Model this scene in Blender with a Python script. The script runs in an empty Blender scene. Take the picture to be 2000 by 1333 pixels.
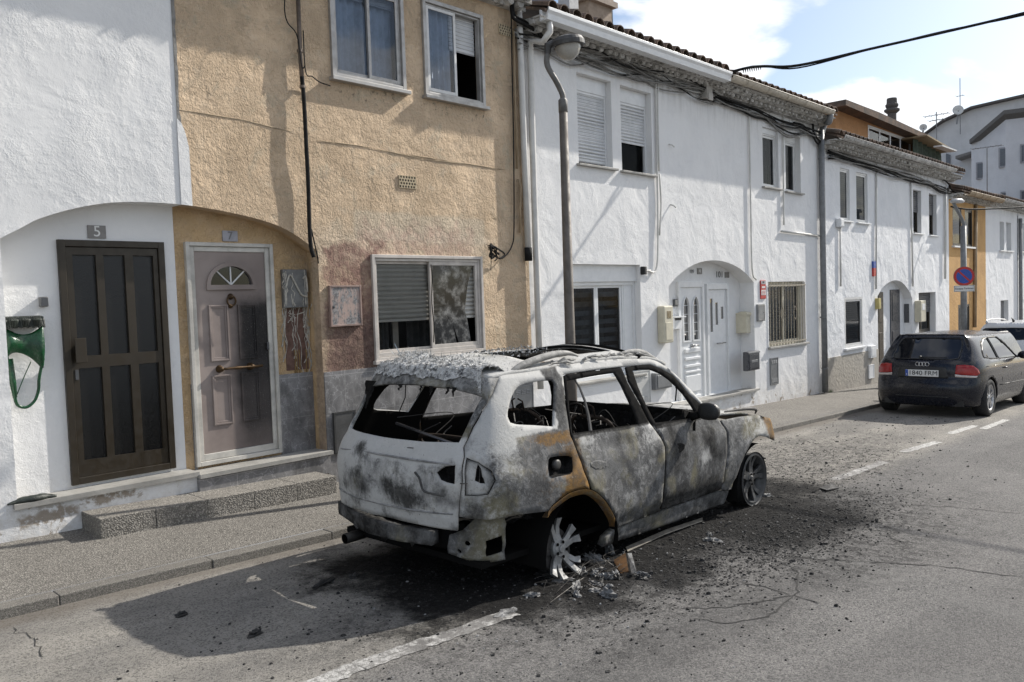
import bpy, bmesh, math, random
from mathutils import Vector, Matrix, noise
from mathutils.geometry import delaunay_2d_cdt
random.seed(7)
S = bpy.context.scene
COL = S.collection
# ---------------------------------------------------------------- camera
cam = bpy.data.objects.new('camera', bpy.data.cameras.new('camera'))
COL.objects.link(cam); S.camera = cam
cam.data.sensor_width = 36.0; cam.data.lens = 28.8
cam.data.clip_start = 0.05; cam.data.clip_end = 2000
def aim(yaw, pitch, roll, loc):
    f = Vector((math.sin(yaw)*math.cos(pitch), math.cos(yaw)*math.cos(pitch), -math.sin(pitch)))
    r = Vector((math.cos(yaw), -math.sin(yaw), 0)); u = r.cross(f)
    r2 = r*math.cos(roll)+u*math.sin(roll); u2 = -r*math.sin(roll)+u*math.cos(roll)
    m = Matrix((r2, u2, -f)).transposed().to_4x4(); m.translation = Vector(loc); return m
cam.matrix_world = aim(0.808097, 0.0506175, -0.0339883, (0, -7.0, 1.92))
# ---------------------------------------------------------------- sun, sky, exposure
SUN_TO = Vector((1, -0.215, 0.74)).normalized()
sun = bpy.data.objects.new('sun', bpy.data.lights.new('sun', 'SUN')); COL.objects.link(sun)
sun.data.energy = 4.4; sun.data.angle = math.radians(0.53); sun.data.color = (1, 0.95, 0.87)
sun.rotation_euler = SUN_TO.to_track_quat('Z', 'Y').to_euler(); sun.location = (20, -6, 14)
S.view_settings.view_transform = 'Standard'; S.view_settings.look = 'None'
S.view_settings.exposure = 0.5; S.view_settings.gamma = 1
W = bpy.data.worlds.new('World'); S.world = W; W.use_nodes = True
def world():
    nt = W.node_tree; N = nt.nodes; L = nt.links
    bg = N['Background']; bg.inputs[1].default_value = 0.15
    sky = N.new('ShaderNodeTexSky'); sky.sky_type = 'NISHITA'; sky.sun_disc = False
    sky.sun_elevation = math.asin(SUN_TO.z); sky.sun_rotation = math.atan2(SUN_TO.x, SUN_TO.y)
    sky.air_density = 1.0; sky.dust_density = 1.5; sky.ozone_density = 1.0
    tc = N.new('ShaderNodeTexCoord'); sep = N.new('ShaderNodeSeparateXYZ'); L.new(tc.outputs['Generated'], sep.inputs[0])
    def mt(op, a, b=None):
        n = N.new('ShaderNodeMath'); n.operation = op
        for i, v in enumerate((a, b)):
            if v is None: continue
            if isinstance(v, (int, float)): n.inputs[i].default_value = v
            else: L.new(v, n.inputs[i])
        return n.outputs[0]
    zc = mt('ADD', mt('MAXIMUM', sep.outputs[2], 0.0), 0.14)
    cb = N.new('ShaderNodeCombineXYZ')
    L.new(mt('DIVIDE', sep.outputs[0], zc), cb.inputs[0]); L.new(mt('DIVIDE', sep.outputs[1], zc), cb.inputs[1])
    cb.inputs[2].default_value = 5.5
    nz = N.new('ShaderNodeTexNoise'); nz.inputs['Scale'].default_value = 1.4; nz.inputs['Detail'].default_value = 9
    nz.inputs['Roughness'].default_value = 0.52; nz.inputs['Distortion'].default_value = 0.3
    L.new(cb.outputs[0], nz.inputs['Vector'])
    mr = N.new('ShaderNodeMapRange'); mr.interpolation_type = 'SMOOTHSTEP'
    mr.inputs[1].default_value = 0.47; mr.inputs[2].default_value = 0.57
    L.new(nz.outputs[0], mr.inputs[0])
    dim = N.new('ShaderNodeMix'); dim.data_type = 'RGBA'; dim.blend_type = 'MULTIPLY'; dim.inputs[0].default_value = 1; L.new(sky.outputs[0], dim.inputs[6]); dim.inputs[7].default_value = (.60, .63, .66, 1)
    mx = N.new('ShaderNodeMix'); mx.data_type = 'RGBA'
    L.new(mr.outputs[0], mx.inputs[0]); L.new(dim.outputs[2], mx.inputs[6]); mx.inputs[7].default_value = (5.6, 5.7, 5.9, 1)
    L.new(mx.outputs[2], bg.inputs[0])
world()
# ---------------------------------------------------------------- helpers
def col4(c): return tuple(c)+(1,) if len(c) == 3 else c
class Mat:
    def __init__(s, name, base=(.5, .5, .5), rough=.6, metal=0.0, spec=.5):
        s.m = bpy.data.materials.new(name); s.m.use_nodes = True
        s.nt = s.m.node_tree; s.b = s.nt.nodes['Principled BSDF']
        s.b.inputs['Base Color'].default_value = col4(base); s.b.inputs['Roughness'].default_value = rough
        s.b.inputs['Metallic'].default_value = metal; s.b.inputs['Specular IOR Level'].default_value = spec
        s._pos = None
    def link(s, v, sock):
        if hasattr(v, 'is_output'): s.nt.links.new(v, sock)
        elif isinstance(v, (tuple, list)):
            sock.default_value = col4(v) if sock.type == 'RGBA' else v
        else: sock.default_value = v
    def n(s, t, ins, out=0, **pr):
        nd = s.nt.nodes.new('ShaderNode'+t)
        for k, v in pr.items(): setattr(nd, k, v)
        for k, v in ins.items():
            if v is not None: s.link(v, nd.inputs[k])
        return nd.outputs[out]
    def pos(s):
        if s._pos is None: s._pos = s.n('NewGeometry', {}, 'Position')
        return s._pos
    def obj(s): return s.n('TexCoord', {}, 'Object')
    def xyz(s, v=None):
        nd = s.nt.nodes.new('ShaderNodeSeparateXYZ'); s.link(v or s.pos(), nd.inputs[0]); return nd.outputs
    def scl(s, v, sc): return s.n('Mapping', {0: v, 'Scale': sc})
    def noise(s, scale, detail=4, rough=.55, vec=None, dist=0.0): 
        return s.n('TexNoise', {'Vector': vec or s.pos(), 'Scale': scale, 'Detail': detail, 'Roughness': rough, 'Distortion': dist})
    def vor(s, scale, vec=None, feature='F1', rnd=1.0): return s.n('TexVoronoi', {'Vector': vec or s.pos(), 'Scale': scale, 'Randomness': rnd}, 'Distance', feature=feature)
    def vcol(s, scale, vec=None): return s.n('TexVoronoi', {'Vector': vec or s.pos(), 'Scale': scale}, 'Color')
    def math(s, op, a, b=0.0, clamp=False):
        nd = s.nt.nodes.new('ShaderNodeMath'); nd.operation = op; nd.use_clamp = clamp
        s.link(a, nd.inputs[0]); s.link(b, nd.inputs[1]); return nd.outputs[0]
    def mul(s, a, b): return s.math('MULTIPLY', a, b)
    def add(s, a, b): return s.math('ADD', a, b)
    def mr(s, v, a, b, c=0.0, d=1.0, smooth=True):
        return s.n('MapRange', {0: v, 1: a, 2: b, 3: c, 4: d}, interpolation_type='SMOOTHSTEP' if smooth else 'LINEAR')
    def mix(s, f, a, b, mode='MIX'):
        nd = s.nt.nodes.new('ShaderNodeMix'); nd.data_type = 'RGBA'; nd.blend_type = mode
        s.link(f, nd.inputs[0]); s.link(a, nd.inputs[6]); s.link(b, nd.inputs[7]); return nd.outputs[2]
    def box(s, x0, x1, z0, z1, f=.05, wob=.1, ax=(0, 2), sc=6.0, vec=None):
        """soft-edged box mask in metres on two world axes, its outline broken up by noise"""
        c = s.xyz(vec); w = s.math('MULTIPLY', s.math('SUBTRACT', s.noise(sc, 5, .6, vec), .5), wob*2)
        X = s.add(c[ax[0]], w); Z = s.add(c[ax[1]], w)
        a = s.mul(s.mr(X, x0-f, x0+f), s.mr(X, x1+f, x1-f)); b = s.mul(s.mr(Z, z0-f, z0+f), s.mr(Z, z1+f, z1-f))
        return s.mul(a, b)
    def base(s, v): s.link(v, s.b.inputs['Base Color']); return s
    def rough(s, v): s.link(v, s.b.inputs['Roughness']); return s
    def bump(s, h, dist=.01, strength=1.0, nrm=None):
        o = s.n('Bump', {'Height': h, 'Distance': dist, 'Strength': strength, 'Normal': nrm}); s.link(o, s.b.inputs['Normal']); return o
class MB:
    """collects shapes and links them as ONE mesh object"""
    def __init__(s): s.v = []; s.f = []; s.mi = []; s.cur = 0; s.col = None
    def mat(s, i): s.cur = i; return s
    def add(s, vs, fs):
        o = len(s.v); s.v += [tuple(p) for p in vs]
        for f in fs: s.f.append([i+o for i in f]); s.mi.append(s.cur)
        return s
    def quad(s, a, b, c, d): return s.add([a, b, c, d], [(0, 1, 2, 3)])
    def box(s, x0, x1, y0, y1, z0, z1):
        v = [(x, y, z) for z in (z0, z1) for y in (y0, y1) for x in (x0, x1)]
        return s.add(v, [(0, 2, 3, 1), (4, 5, 7, 6), (0, 1, 5, 4), (2, 6, 7, 3), (0, 4, 6, 2), (1, 3, 7, 5)])
    def sbox(s, x0, x1, y0, y1, z0, z1, sl):
        """a box whose bottom and top follow a slope along x"""
        v = [(x, y, z+sl*(x-x0)) for z in (z0, z1) for y in (y0, y1) for x in (x0, x1)]
        return s.add(v, [(0, 2, 3, 1), (4, 5, 7, 6), (0, 1, 5, 4), (2, 6, 7, 3), (0, 4, 6, 2), (1, 3, 7, 5)])
    def tube(s, pts, r, n=8, cap=True, smooth=1, flat=1.0):
        P = [Vector(p) for p in pts]; rr = r if isinstance(r, (list, tuple)) else [r]*len(P)
        rings = []; up = None
        for i, p in enumerate(P):
            t = (P[min(i+1, len(P)-1)]-P[max(i-1, 0)]);
            if t.length < 1e-9: t = Vector((0, 0, 1))
            t.normalize()
            if up is None: up = t.orthogonal().normalized()
            else:
                up = up-t*up.dot(t)
                if up.length < 1e-6: up = t.orthogonal()
                up.normalize()
            b = t.cross(up)
            rings.append([p+up*(math.cos(2*math.pi*k/n)*rr[i])+b*(math.sin(2*math.pi*k/n)*rr[i]*flat) for k in range(n)])
        vs = [q for R in rings for q in R]; fs = []
        for i in range(len(P)-1):
            for k in range(n): fs.append((i*n+k, i*n+(k+1) % n, (i+1)*n+(k+1) % n, (i+1)*n+k))
        if cap: fs.append(tuple(range(n-1, -1, -1))); fs.append(tuple((len(P)-1)*n+k for k in range(n)))
        return s.add(vs, fs)
    def lathe(s, prof, c, axis=(0, 0, 1), n=24, a0=0, a1=2*math.pi):
        ax = Vector(axis).normalized(); e = ax.orthogonal().normalized(); g = ax.cross(e); c = Vector(c)
        full = abs(a1-a0-2*math.pi) < 1e-6; m = n if full else n+1; vs = []
        for r, h in prof:
            for k in range(m):
                t = a0+(a1-a0)*k/n; vs.append(c+ax*h+(e*math.cos(t)+g*math.sin(t))*r)
        fs = []
        for i in range(len(prof)-1):
            for k in range(n):
                k2 = (k+1) % m; fs.append((i*m+k, i*m+k2, (i+1)*m+k2, (i+1)*m+k))
        return s.add(vs, fs)
    def poly(s, outline, holes=(), y=0.0, flip=False, fn=None):
        """flat face with holes in the xz plane at depth y"""
        vs, tri = fill(outline, holes); fn = fn or (lambda a, b: (a, y, b))
        return s.add([fn(a, b) for a, b in vs], [t[::-1] if flip else t for t in tri])
    def prism(s, outline, y0, y1, holes=(), fn=None):
        fn = fn or (lambda a, y, b: (a, y, b))
        vs, tri = fill(outline, holes)
        s.add([fn(a, y0, b) for a, b in vs], tri); s.add([fn(a, y1, b) for a, b in vs], [t[::-1] for t in tri])
        for lp in [outline]+list(holes): s.strip(lp, y0, y1, True, fn)
        return s
    def strip(s, lp, y0, y1, closed=False, fn=None):
        fn = fn or (lambda a, y, b: (a, y, b))
        n = len(lp); vs = [fn(a, y0, b) for a, b in lp]+[fn(a, y1, b) for a, b in lp]
        return s.add(vs, [(i, (i+1) % n, (i+1) % n+n, i+n) for i in range(n if closed else n-1)])
    def build(s, name, mats, parent=None, smooth=False, bevel=0.0, fix=True, label=None, cat=None, group=None, kind=None, loc=None):
        me = bpy.data.meshes.new(name); me.from_pydata(s.v, [], s.f); 
        for m in (mats if isinstance(mats, (list, tuple)) else [mats]): me.materials.append(m.m if isinstance(m, Mat) else m)
        me.polygons.foreach_set('material_index', s.mi)
        if s.col:
            at = me.color_attributes.new('burn', 'FLOAT_COLOR', 'POINT')
            at.data.foreach_set('color', [c for q in s.col for c in q])
        me.update()
        if fix:
            bm = bmesh.new(); bm.from_mesh(me); bmesh.ops.recalc_face_normals(bm, faces=bm.faces); bm.to_mesh(me); bm.free()
        if smooth: me.polygons.foreach_set('use_smooth', [True]*len(me.polygons))
        o = bpy.data.objects.new(name, me); COL.objects.link(o)
        if parent:
            o.parent = parent
        if loc: o.location = loc
        if bevel:
            b = o.modifiers.new('bevel', 'BEVEL'); b.width = bevel; b.segments = 2; b.limit_method = 'ANGLE'; b.angle_limit = math.radians(40)
        tag(o, label, cat, group, kind)
        return o
def tag(o, label=None, cat=None, group=None, kind=None):
    if label: o['label'] = label
    if cat: o['category'] = cat
    if group: o['group'] = group
    if kind: o['kind'] = kind
    return o
def thing(name, label, cat, loc=(0, 0, 0), group=None):
    o = bpy.data.objects.new(name, None); o.empty_display_size = .2; COL.objects.link(o); o.location = loc
    return tag(o, label, cat, group)
def inside(p, poly):
    x, y = p; r = False; j = len(poly)-1
    for i in range(len(poly)):
        a, b = poly[i], poly[j]
        if (a[1] > y) != (b[1] > y) and x < (b[0]-a[0])*(y-a[1])/(b[1]-a[1])+a[0]: r = not r
        j = i
    return r
def dens(lp, d):
    out = []
    for i in range(len(lp)):
        a, b = lp[i], lp[(i+1) % len(lp)]; k = max(1, int(math.hypot(b[0]-a[0], b[1]-a[1])/d+.5))
        out += [(a[0]+(b[0]-a[0])*t/k, a[1]+(b[1]-a[1])*t/k) for t in range(k)]
    return out
def fill(outline, holes=(), grid=0.0):
    """triangulate an outline with holes; with grid > 0 fill the inside with points that far apart"""
    loops = [list(outline)]+[list(h) for h in holes]
    if grid: loops = [dens(l, grid) for l in loops]
    vs = []; ed = []
    for l in loops:
        o = len(vs); vs += l; ed += [(o+i, o+(i+1) % len(l)) for i in range(len(l))]
    if grid:
        x0, x1 = min(p[0] for p in loops[0]), max(p[0] for p in loops[0]); y0, y1 = min(p[1] for p in loops[0]), max(p[1] for p in loops[0])
        bnd = list(vs); cell = {}
        for p in bnd: cell.setdefault((int(p[0]//grid), int(p[1]//grid)), []).append(p)
        r = 0; y = y0+grid*.5
        while y < y1:
            x = x0+grid*(.25 if r % 2 else .75)
            while x < x1:
                c = (int(x//grid), int(y//grid))
                near = any(math.hypot(q[0]-x, q[1]-y) < grid*.45 for i in (-1, 0, 1) for j in (-1, 0, 1) for q in cell.get((c[0]+i, c[1]+j), ()))
                if not near and inside((x, y), loops[0]) and not any(inside((x, y), h) for h in loops[1:]): vs.append((x, y))
                x += grid
            y += grid*.87; r += 1
    R = delaunay_2d_cdt([Vector(p) for p in vs], ed, [], 0, 1e-6)
    ov = [(p.x, p.y) for p in R[0]]; tri = []
    for f in R[2]:
        c = (sum(ov[i][0] for i in f)/len(f), sum(ov[i][1] for i in f)/len(f))
        if inside(c, loops[0]) and not any(inside(c, h) for h in loops[1:]): tri.append(tuple(f))
    return ov, tri
def rect(x0, x1, z0, z1): return [(x0, z0), (x1, z0), (x1, z1), (x0, z1)]
def circ(x, z, r, n=16, rz=None): return [(x+r*math.cos(2*math.pi*k/n), z+(rz or r)*math.sin(2*math.pi*k/n)) for k in range(n)]
def text(s, x, y, z, size, mat, parent, name='lettering', width=None, rot=None, depth=.002, align='CENTER'):
    """raised lettering standing in the xz plane, facing -y"""
    cu = bpy.data.curves.new(name, 'FONT'); cu.body = s; cu.size = size; cu.align_x = align; cu.align_y = 'CENTER'; cu.extrude = depth
    t = bpy.data.objects.new(name, cu); COL.objects.link(t)
    me = bpy.data.meshes.new_from_object(t.evaluated_get(bpy.context.evaluated_depsgraph_get()))
    bpy.data.objects.remove(t)
    R = rot or Matrix.Rotation(math.radians(90), 4, 'X')
    if width:
        xs = [v.co.x for v in me.vertices]; k = width/max(1e-6, max(xs)-min(xs)); me.transform(Matrix.Diagonal((k, 1, 1, 1)))
    me.transform(R); me.materials.clear(); me.materials.append(mat.m)
    o = bpy.data.objects.new(name, me); COL.objects.link(o); o.location = (x, y, z)
    if parent: o.parent = parent
    return o
def spline(P, n=8): return [tuple(p) for p in catmull([list(p) for p in P], n)]
def nz(p, s=1.0, k=0.0): return noise.noise(Vector((p[0]*s+k, p[1]*s-k, p[2]*s+k*2)))

# ---------------------------------------------------------------- car skins
def catmull(P, n=12, closed=False):
    out=[]; m=len(P)
    def g(i):
        if closed: return P[i%m]
        if i<0: return [2*a-b for a,b in zip(P[0],P[1])]
        if i>=m: return [2*a-b for a,b in zip(P[-1],P[-2])]
        return P[i]
    for i in range(m if closed else m-1):
        a,b,c,d=g(i-1),g(i),g(i+1),g(i+2)
        for k in range(n):
            t=k/n; t2=t*t; t3=t2*t
            out.append([.5*(2*q+(r-p)*t+(2*p-5*q+4*r-s)*t2+(3*q-p-3*r+s)*t3) for p,q,r,s in zip(a,b,c,d)])
    if not closed: out.append(list(P[-1]))
    return out
def interp(T, x):
    if x<=T[0][0]: return T[0][1]
    for a,b in zip(T,T[1:]):
        if x<=b[0]:
            return a[1]+(b[1]-a[1])*(x-a[0])/(b[0]-a[0])
    return T[-1][1]
class Shell:
    """A car skin: a plan outline swept upwards; u runs from the middle of the tail round the right side (u>0) or the left (u<0)."""
    def __init__(s, plan, B, A, AF, flare=None):
        c=catmull(plan,14); s.c=c; L=[0.0]
        for a,b in zip(c,c[1:]): L.append(L[-1]+math.hypot(b[0]-a[0],b[1]-a[1]))
        s.L=L; s.B=catmull(B,8); s.A=catmull(A,8); s.AF=catmull(AF,8); s.flare=flare
        nn=[]
        for i in range(len(c)):
            a=c[max(0,i-1)]; b=c[min(len(c)-1,i+1)]; dx,dy=b[0]-a[0],b[1]-a[1]; l=math.hypot(dx,dy) or 1
            nn.append((-dy/l,dx/l))
        nn[0]=(-1.0,0.0); s.nn=nn
    def plan(s,u):
        au=min(abs(u),s.L[-1]-1e-6); lo,hi=0,len(s.L)-1
        while hi-lo>1:
            m=(lo+hi)//2
            if s.L[m]<=au: lo=m
            else: hi=m
        t=(au-s.L[lo])/max(1e-9,s.L[lo+1]-s.L[lo])
        a,b=s.c[lo],s.c[lo+1]; p,q=s.nn[lo],s.nn[lo+1]
        nx,ny=p[0]+(q[0]-p[0])*t,p[1]+(q[1]-p[1])*t; l=math.hypot(nx,ny) or 1
        return a[0]+(b[0]-a[0])*t, a[1]+(b[1]-a[1])*t, nx/l, ny/l
    def P(s,u,z):
        x,w,nx,ny=s.plan(u)
        X=x-nx*(interp(s.A,z) if nx<0 else interp(s.AF,z)); Y=w-ny*interp(s.B,z)
        if s.flare: Y+=s.flare(X,z)*ny
        return (X, -Y if u>=0 else Y, z)
    def u_at(s,x):      # u on the right flank at plan position x
        for i in range(len(s.c)-1):
            if s.c[i][1]>.6*max(p[1] for p in s.c) and s.c[i][0]<=x<=s.c[i+1][0]:
                t=(x-s.c[i][0])/(s.c[i+1][0]-s.c[i][0]); return s.L[i]+t*(s.L[i+1]-s.L[i])
        return s.L[-1]
def suv_flare(x,z):
    f=0
    for ax in (0.0,2.79):
        r=math.hypot(x-ax,z-.27); 
        if z<.85 and r<.62: f=max(f,.035*math.exp(-max(0,r-.37)**2/.012))
    return f
SUV=Shell([(-.93,0),(-.922,.25),(-.885,.48),(-.81,.66),(-.69,.775),(-.52,.83),(-.3,.85),(.1,.858),(.7,.858),(1.4,.858),(2.2,.855),(2.7,.852),(3.0,.842),(3.3,.80),(3.52,.68),(3.64,.4),(3.68,0)],
 [(0,.09),(.12,.05),(.2,.036),(.30,.026),(.335,.006),(.5,-.004),(.66,-.002),(.755,.006),(.80,.022),(.815,.032),(.9,.054),(.96,.078),(1.1,.13),(1.25,.19),(1.37,.245),(1.44,.285),(1.5,.34),(1.6,.45)],
 [(0,.16),(.15,.12),(.25,.06),(.33,.03),(.45,.02),(.62,.0),(.78,.0),(.88,.03),(.95,.075),(1.1,.17),(1.25,.265),(1.37,.34),(1.44,.39),(1.5,.45),(1.6,.6)],
 [(0,.1),(.3,0),(.6,0),(.8,.06),(.95,.3),(1.2,.8),(1.5,1.3)],suv_flare)
SUV_POS=(4.16,-2.66); SUV_YAW=.014; 
ZB = 0.276; SL = -0.03; YK = -1.44        # pavement height at the walls, street slope, kerb line
def zs(x, y=0.0): return ZB+SL*x+.04*y
def zr(x): return ZB-.12+SL*x
# ---------------------------------------------------------------- materials
def ochre():
    m = Mat('ochre_scorched_render', rough=.92, spec=.2)
    c = m.xyz(); P = m.pos()
    col = m.mix(m.mr(m.noise(1.1, 7, .65), .38, .66), (.69, .53, .37), (.585, .445, .305))
    col = m.mix(m.mul(m.mr(m.noise(6, 8, .7), .52, .7), .35), col, (.60, .52, .41))
    # old grey-green patches where the paint has worn through
    col = m.mix(m.mul(m.mr(m.noise(2.3, 8, .72, dist=.6), .53, .66), .5), col, (.47, .42, .32))
    # pale band over the lower window, pink heat-crazed paint below it
    bx = [5.033, 2.886, 6.916, 2.988, 5.017, 2.581, 4.636, 1.242, 5.318, 2.751, 6.514, 2.447, 4.651, 2.419]
    col = m.mix(m.mul(m.box(bx[0], bx[2], bx[5], bx[1], .03, .05), .75), col, (.60, .51, .39))
    col = m.mix(m.mul(m.box(bx[0]-.5, bx[2]+.05, bx[11]-.1, bx[5]+.12, .15, .2), .4), col, (.60, .52, .42))
    pink = m.mr(m.noise(9, 7, .7), .33, .62)
    col = m.mix(m.mul(m.mul(m.box(bx[0]+.02, bx[2]-.2, bx[11]-.02, bx[9], .06, .30, sc=4), pink), .5), col, (.47, .29, .24))
    col = m.mix(m.mul(m.mul(m.box(bx[12], bx[0]+.32, 0.3, bx[13]+.12, .05, .22, sc=4), m.add(m.mul(pink, .5), .5)), .97), col, (.27, .165, .135))
    col = m.mix(m.mul(m.box(bx[12]-.05, bx[0]+.5, 0.2, bx[13]-.5, .28, .16, sc=6), m.mr(m.noise(22, 6, .7), .3, .65, .5, .95)), col, (.115, .075, .066))
    col = m.mix(m.mul(m.mr(c[1], .1, .15), m.mr(m.noise(5, 6, .65), .3, .6, .55, .95)), col, (.58, .405, .225))      # deeper, more orange tone inside the porch
    for (sx0, sz0, sx1) in ((4.792, 4.173, (5.806, 4.173)[0]), (6.046, 4.182, (7.062, 4.185)[0])):
        k = m.mul(m.box(sx0+.1, sx1, sz0-.16, sz0, .05, .06), m.mr(m.noise(17, 6, .75), .54, .62)); col = m.mix(m.mul(k, .75), col, (.12, .10, .085))
    col = m.mix(m.mul(m.mr(m.noise(1.7, 9, .78, dist=1.2), .55, .62), .35), col, (.36, .29, .215))
    m.base(col)
    v = m.scl(P, (1.15, 1, .8))
    k = m.mr(m.noise(1.9, 5, .65), .32, .62, .35, 1.15); h = m.mul(k, m.add(m.mul(m.noise(21, 5, .65, v, .7), .85), m.mul(m.noise(64, 4, .65, v, .4), .5))); h = m.add(h, m.mul(m.noise(2.6, 4), 1.1))
    m.bump(h, .05); return m
OCHRE = ochre()
def white(name, a, b, dist=.02, seed=0.0, base_z=None):
    m = Mat(name, a, .88, spec=.25)
    P = m.scl(m.pos(), (1, 1, 1)); c = m.xyz()
    col = m.mix(m.mr(m.noise(.8+seed*.1, 7, .65), .4, .7), a, b)
    col = m.mix(m.mul(m.mr(m.noise(5.3, 9, .75), .6, .8), .22), col, (.5, .49, .46))
    # rain streaks and splash dirt near the pavement
    for (fx, fz, sx, sz) in ((2.037, 0.352, .20, .05), (2.499, 0.413, .22, .045), (2.093, 0.373, .12, .05)) if seed == 1 else ():
        col = m.mix(m.mul(m.box(fx-sx, fx+sx, fz-sz, fz+sz, .02, .11, sc=7), m.mr(m.noise(9, 6, .7), .40, .52)), col, (.27, .225, .18))
    ground = m.math('SUBTRACT', c[2], m.add(m.mul(c[0], SL), ZB))
    st = m.noise(7, 7, .7, m.scl(m.pos(), (1, 1, .12)))
    col = m.mix(m.mul(m.mul(m.mr(ground, .55, .02), m.mr(m.noise(9, 8, .75), .38, .66)), .55), col, (.47, .43, .37))
    col = m.mix(m.mul(m.mul(m.mr(ground, .38, .1), m.mr(m.noise(4.1, 8, .7, dist=.5), .585, .615)), .9), col, (.30, .255, .2))
    col = m.mix(m.mul(m.mul(m.mr(ground, 4.6, 5.4), m.mr(st, .42, .66)), .5), col, (.3, .29, .27))
    m.base(col)
    k = m.mr(m.noise(1.5+seed*.2, 5, .65), .35, .65, .15, 1.2); h = m.mul(k, m.add(m.mul(m.noise(12, 5, .65, dist=.8), .6 if seed == 1 else .22), m.mul(m.noise(75, 4, .65), .35))); h = m.add(h, m.mul(m.noise(1.8, 4, .5, dist=.6), 2.2)); h = m.add(h, m.mul(m.noise(110, 3), .08))
    m.bump(h, dist); return m
WHITE5 = white('white_trowelled_render', (.75, .748, .742), (.69, .69, .688), .009, 1)
WHITEA = white('white_smooth_render', (.76, .758, .752), (.70, .70, .70), .012, 2)
WHITEB = white('white_old_render', (.755, .753, .748), (.69, .69, .69), .014, 3)
WHITEC = white('white_far_render', (.76, .765, .775), (.7, .71, .72), .02, 4)
def plain_stucco(name, a, b, dist=.02):
    m = Mat(name, a, .9, spec=.2); m.base(m.mix(m.mr(m.noise(1.4, 7, .65), .4, .65), a, b)); m.bump(m.noise(14, 6, .6), dist); return m
ORANGE = plain_stucco('orange_render', (.55, .34, .15), (.46, .28, .125))
ATTIC = plain_stucco('attic_orange_render', (.42, .225, .105), (.35, .19, .09))
GREYFAR = plain_stucco('grey_white_render', (.58, .58, .585), (.52, .52, .525), .01)
GREYFAR2 = plain_stucco('pale_grey_render', (.60, .605, .625), (.55, .555, .575), .01)
PLINTH = plain_stucco('beige_plinth_render', (.42, .39, .34), (.36, .335, .3), .015)
def simple(name, a, rough=.5, metal=0, var=.15, sc=8, bump=0, spec=.5):
    m = Mat(name, a, rough, metal, spec)
    m.base(m.mix(m.mr(m.noise(sc, 6, .65, m.obj()), .35, .7, 0, 1), a, tuple(k*(1-var) for k in a)))
    m.rough(m.mr(m.noise(sc*2, 4, .6, m.obj()), .3, .7, max(.03, rough-.1), min(1, rough+.12)))
    if bump: m.bump(m.noise(sc*6, 4, .6, m.obj()), bump)
    return m
ALU = simple('white_aluminium', (.66, .66, .65), .35, 0, .12)
ALUGREY = simple('dirty_aluminium', (.40, .385, .365), .38, .35, .25)
ALUPINK = simple('smoke_stained_aluminium', (.56, .52, .48), .42, .1, .3, 5)
PVC = simple('white_pvc', (.72, .73, .735), .4, 0, .08)
BROWNALU = simple('bronze_aluminium', (.034, .026, .0165), .4, .2, .2)
CREAM = simple('cream_plastic', (.6, .56, .44), .45, 0, .12)
GREYBOX = simple('grey_metal_box', (.24, .245, .25), .4, .3, .2)
DARKBOX = simple('dark_grey_box', (.09, .093, .1), .35, .2, .2)
BLACK = simple('black_plastic', (.018, .018, .018), .5, 0, .3, bump=.001)
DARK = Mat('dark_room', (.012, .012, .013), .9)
CURTAIN = simple('curtain_cloth', (.5, .5, .5), .95, 0, .2, 4)
MARBLESLAB = simple('worn_marble_slab', (.36, .35, .325), .55, 0, .4, 3, .002)
ZINC = simple('grey_pipe', (.21, .215, .22), .5, .2, .25)
PIPEWHITE = simple('white_pipe', (.62, .61, .58), .5, 0, .2, 3)
PIPEOCHRE = simple('ochre_painted_pipe', (.36, .27, .17), .6, 0, .3, 3)
CABLE = simple('black_cable', (.018, .0175, .0175), .75, 0, .4, spec=.15)
CABLEGREY = simple('grey_cable', (.2, .195, .185), .6, 0, .4)
CABLEWHITE = simple('whitewashed_cable', (.5, .49, .46), .7, 0, .3)
BRASS = simple('tarnished_brass', (.085, .05, .022), .55, .6, .5, 20)
STEEL = simple('bare_steel', (.4, .4, .4), .35, .8, .3)
RED = simple('red_enamel', (.45, .025, .02), .35); BLUE = simple('blue_enamel', (.02, .075, .36), .35); WHITEP = simple('white_enamel', (.72, .72, .7), .35)
BLACKINK = Mat('black_ink', (.02, .02, .022), .6); GREYTEXT = Mat('grey_lettering', (.16, .16, .16), .6)
PLATEGREY = simple('grey_number_plate', (.23, .22, .21), .5, 0, .15); PALETEXT = Mat('pale_lettering', (.72, .72, .7), .5)
def shutter(name, a, pitch=.045):
    m = Mat(name, a, .45); z = m.xyz(m.obj())[2]
    f = m.math('FRACT', m.math('DIVIDE', z, pitch))
    gap = m.mr(f, .10, .03)
    m.base(m.mix(m.mul(gap, .75), m.mix(m.mr(m.noise(5, 6, .7, m.obj()), .4, .7), a, tuple(k*.85 for k in a)), tuple(k*.25 for k in a)))
    h = m.math('SINE', m.mul(f, math.pi)); m.bump(h, .012); return m
SHUT = shutter('white_shutter_slats', (.66, .67, .68)); SHUTBEIGE = shutter('beige_shutter_slats', (.42, .40, .365), .05)
SHUTGREY = shutter('grey_shutter_slats', (.2, .2, .205), .045); SHUTDARK = shutter('dark_shutter_slats', (.075, .078, .085), .05)
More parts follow.
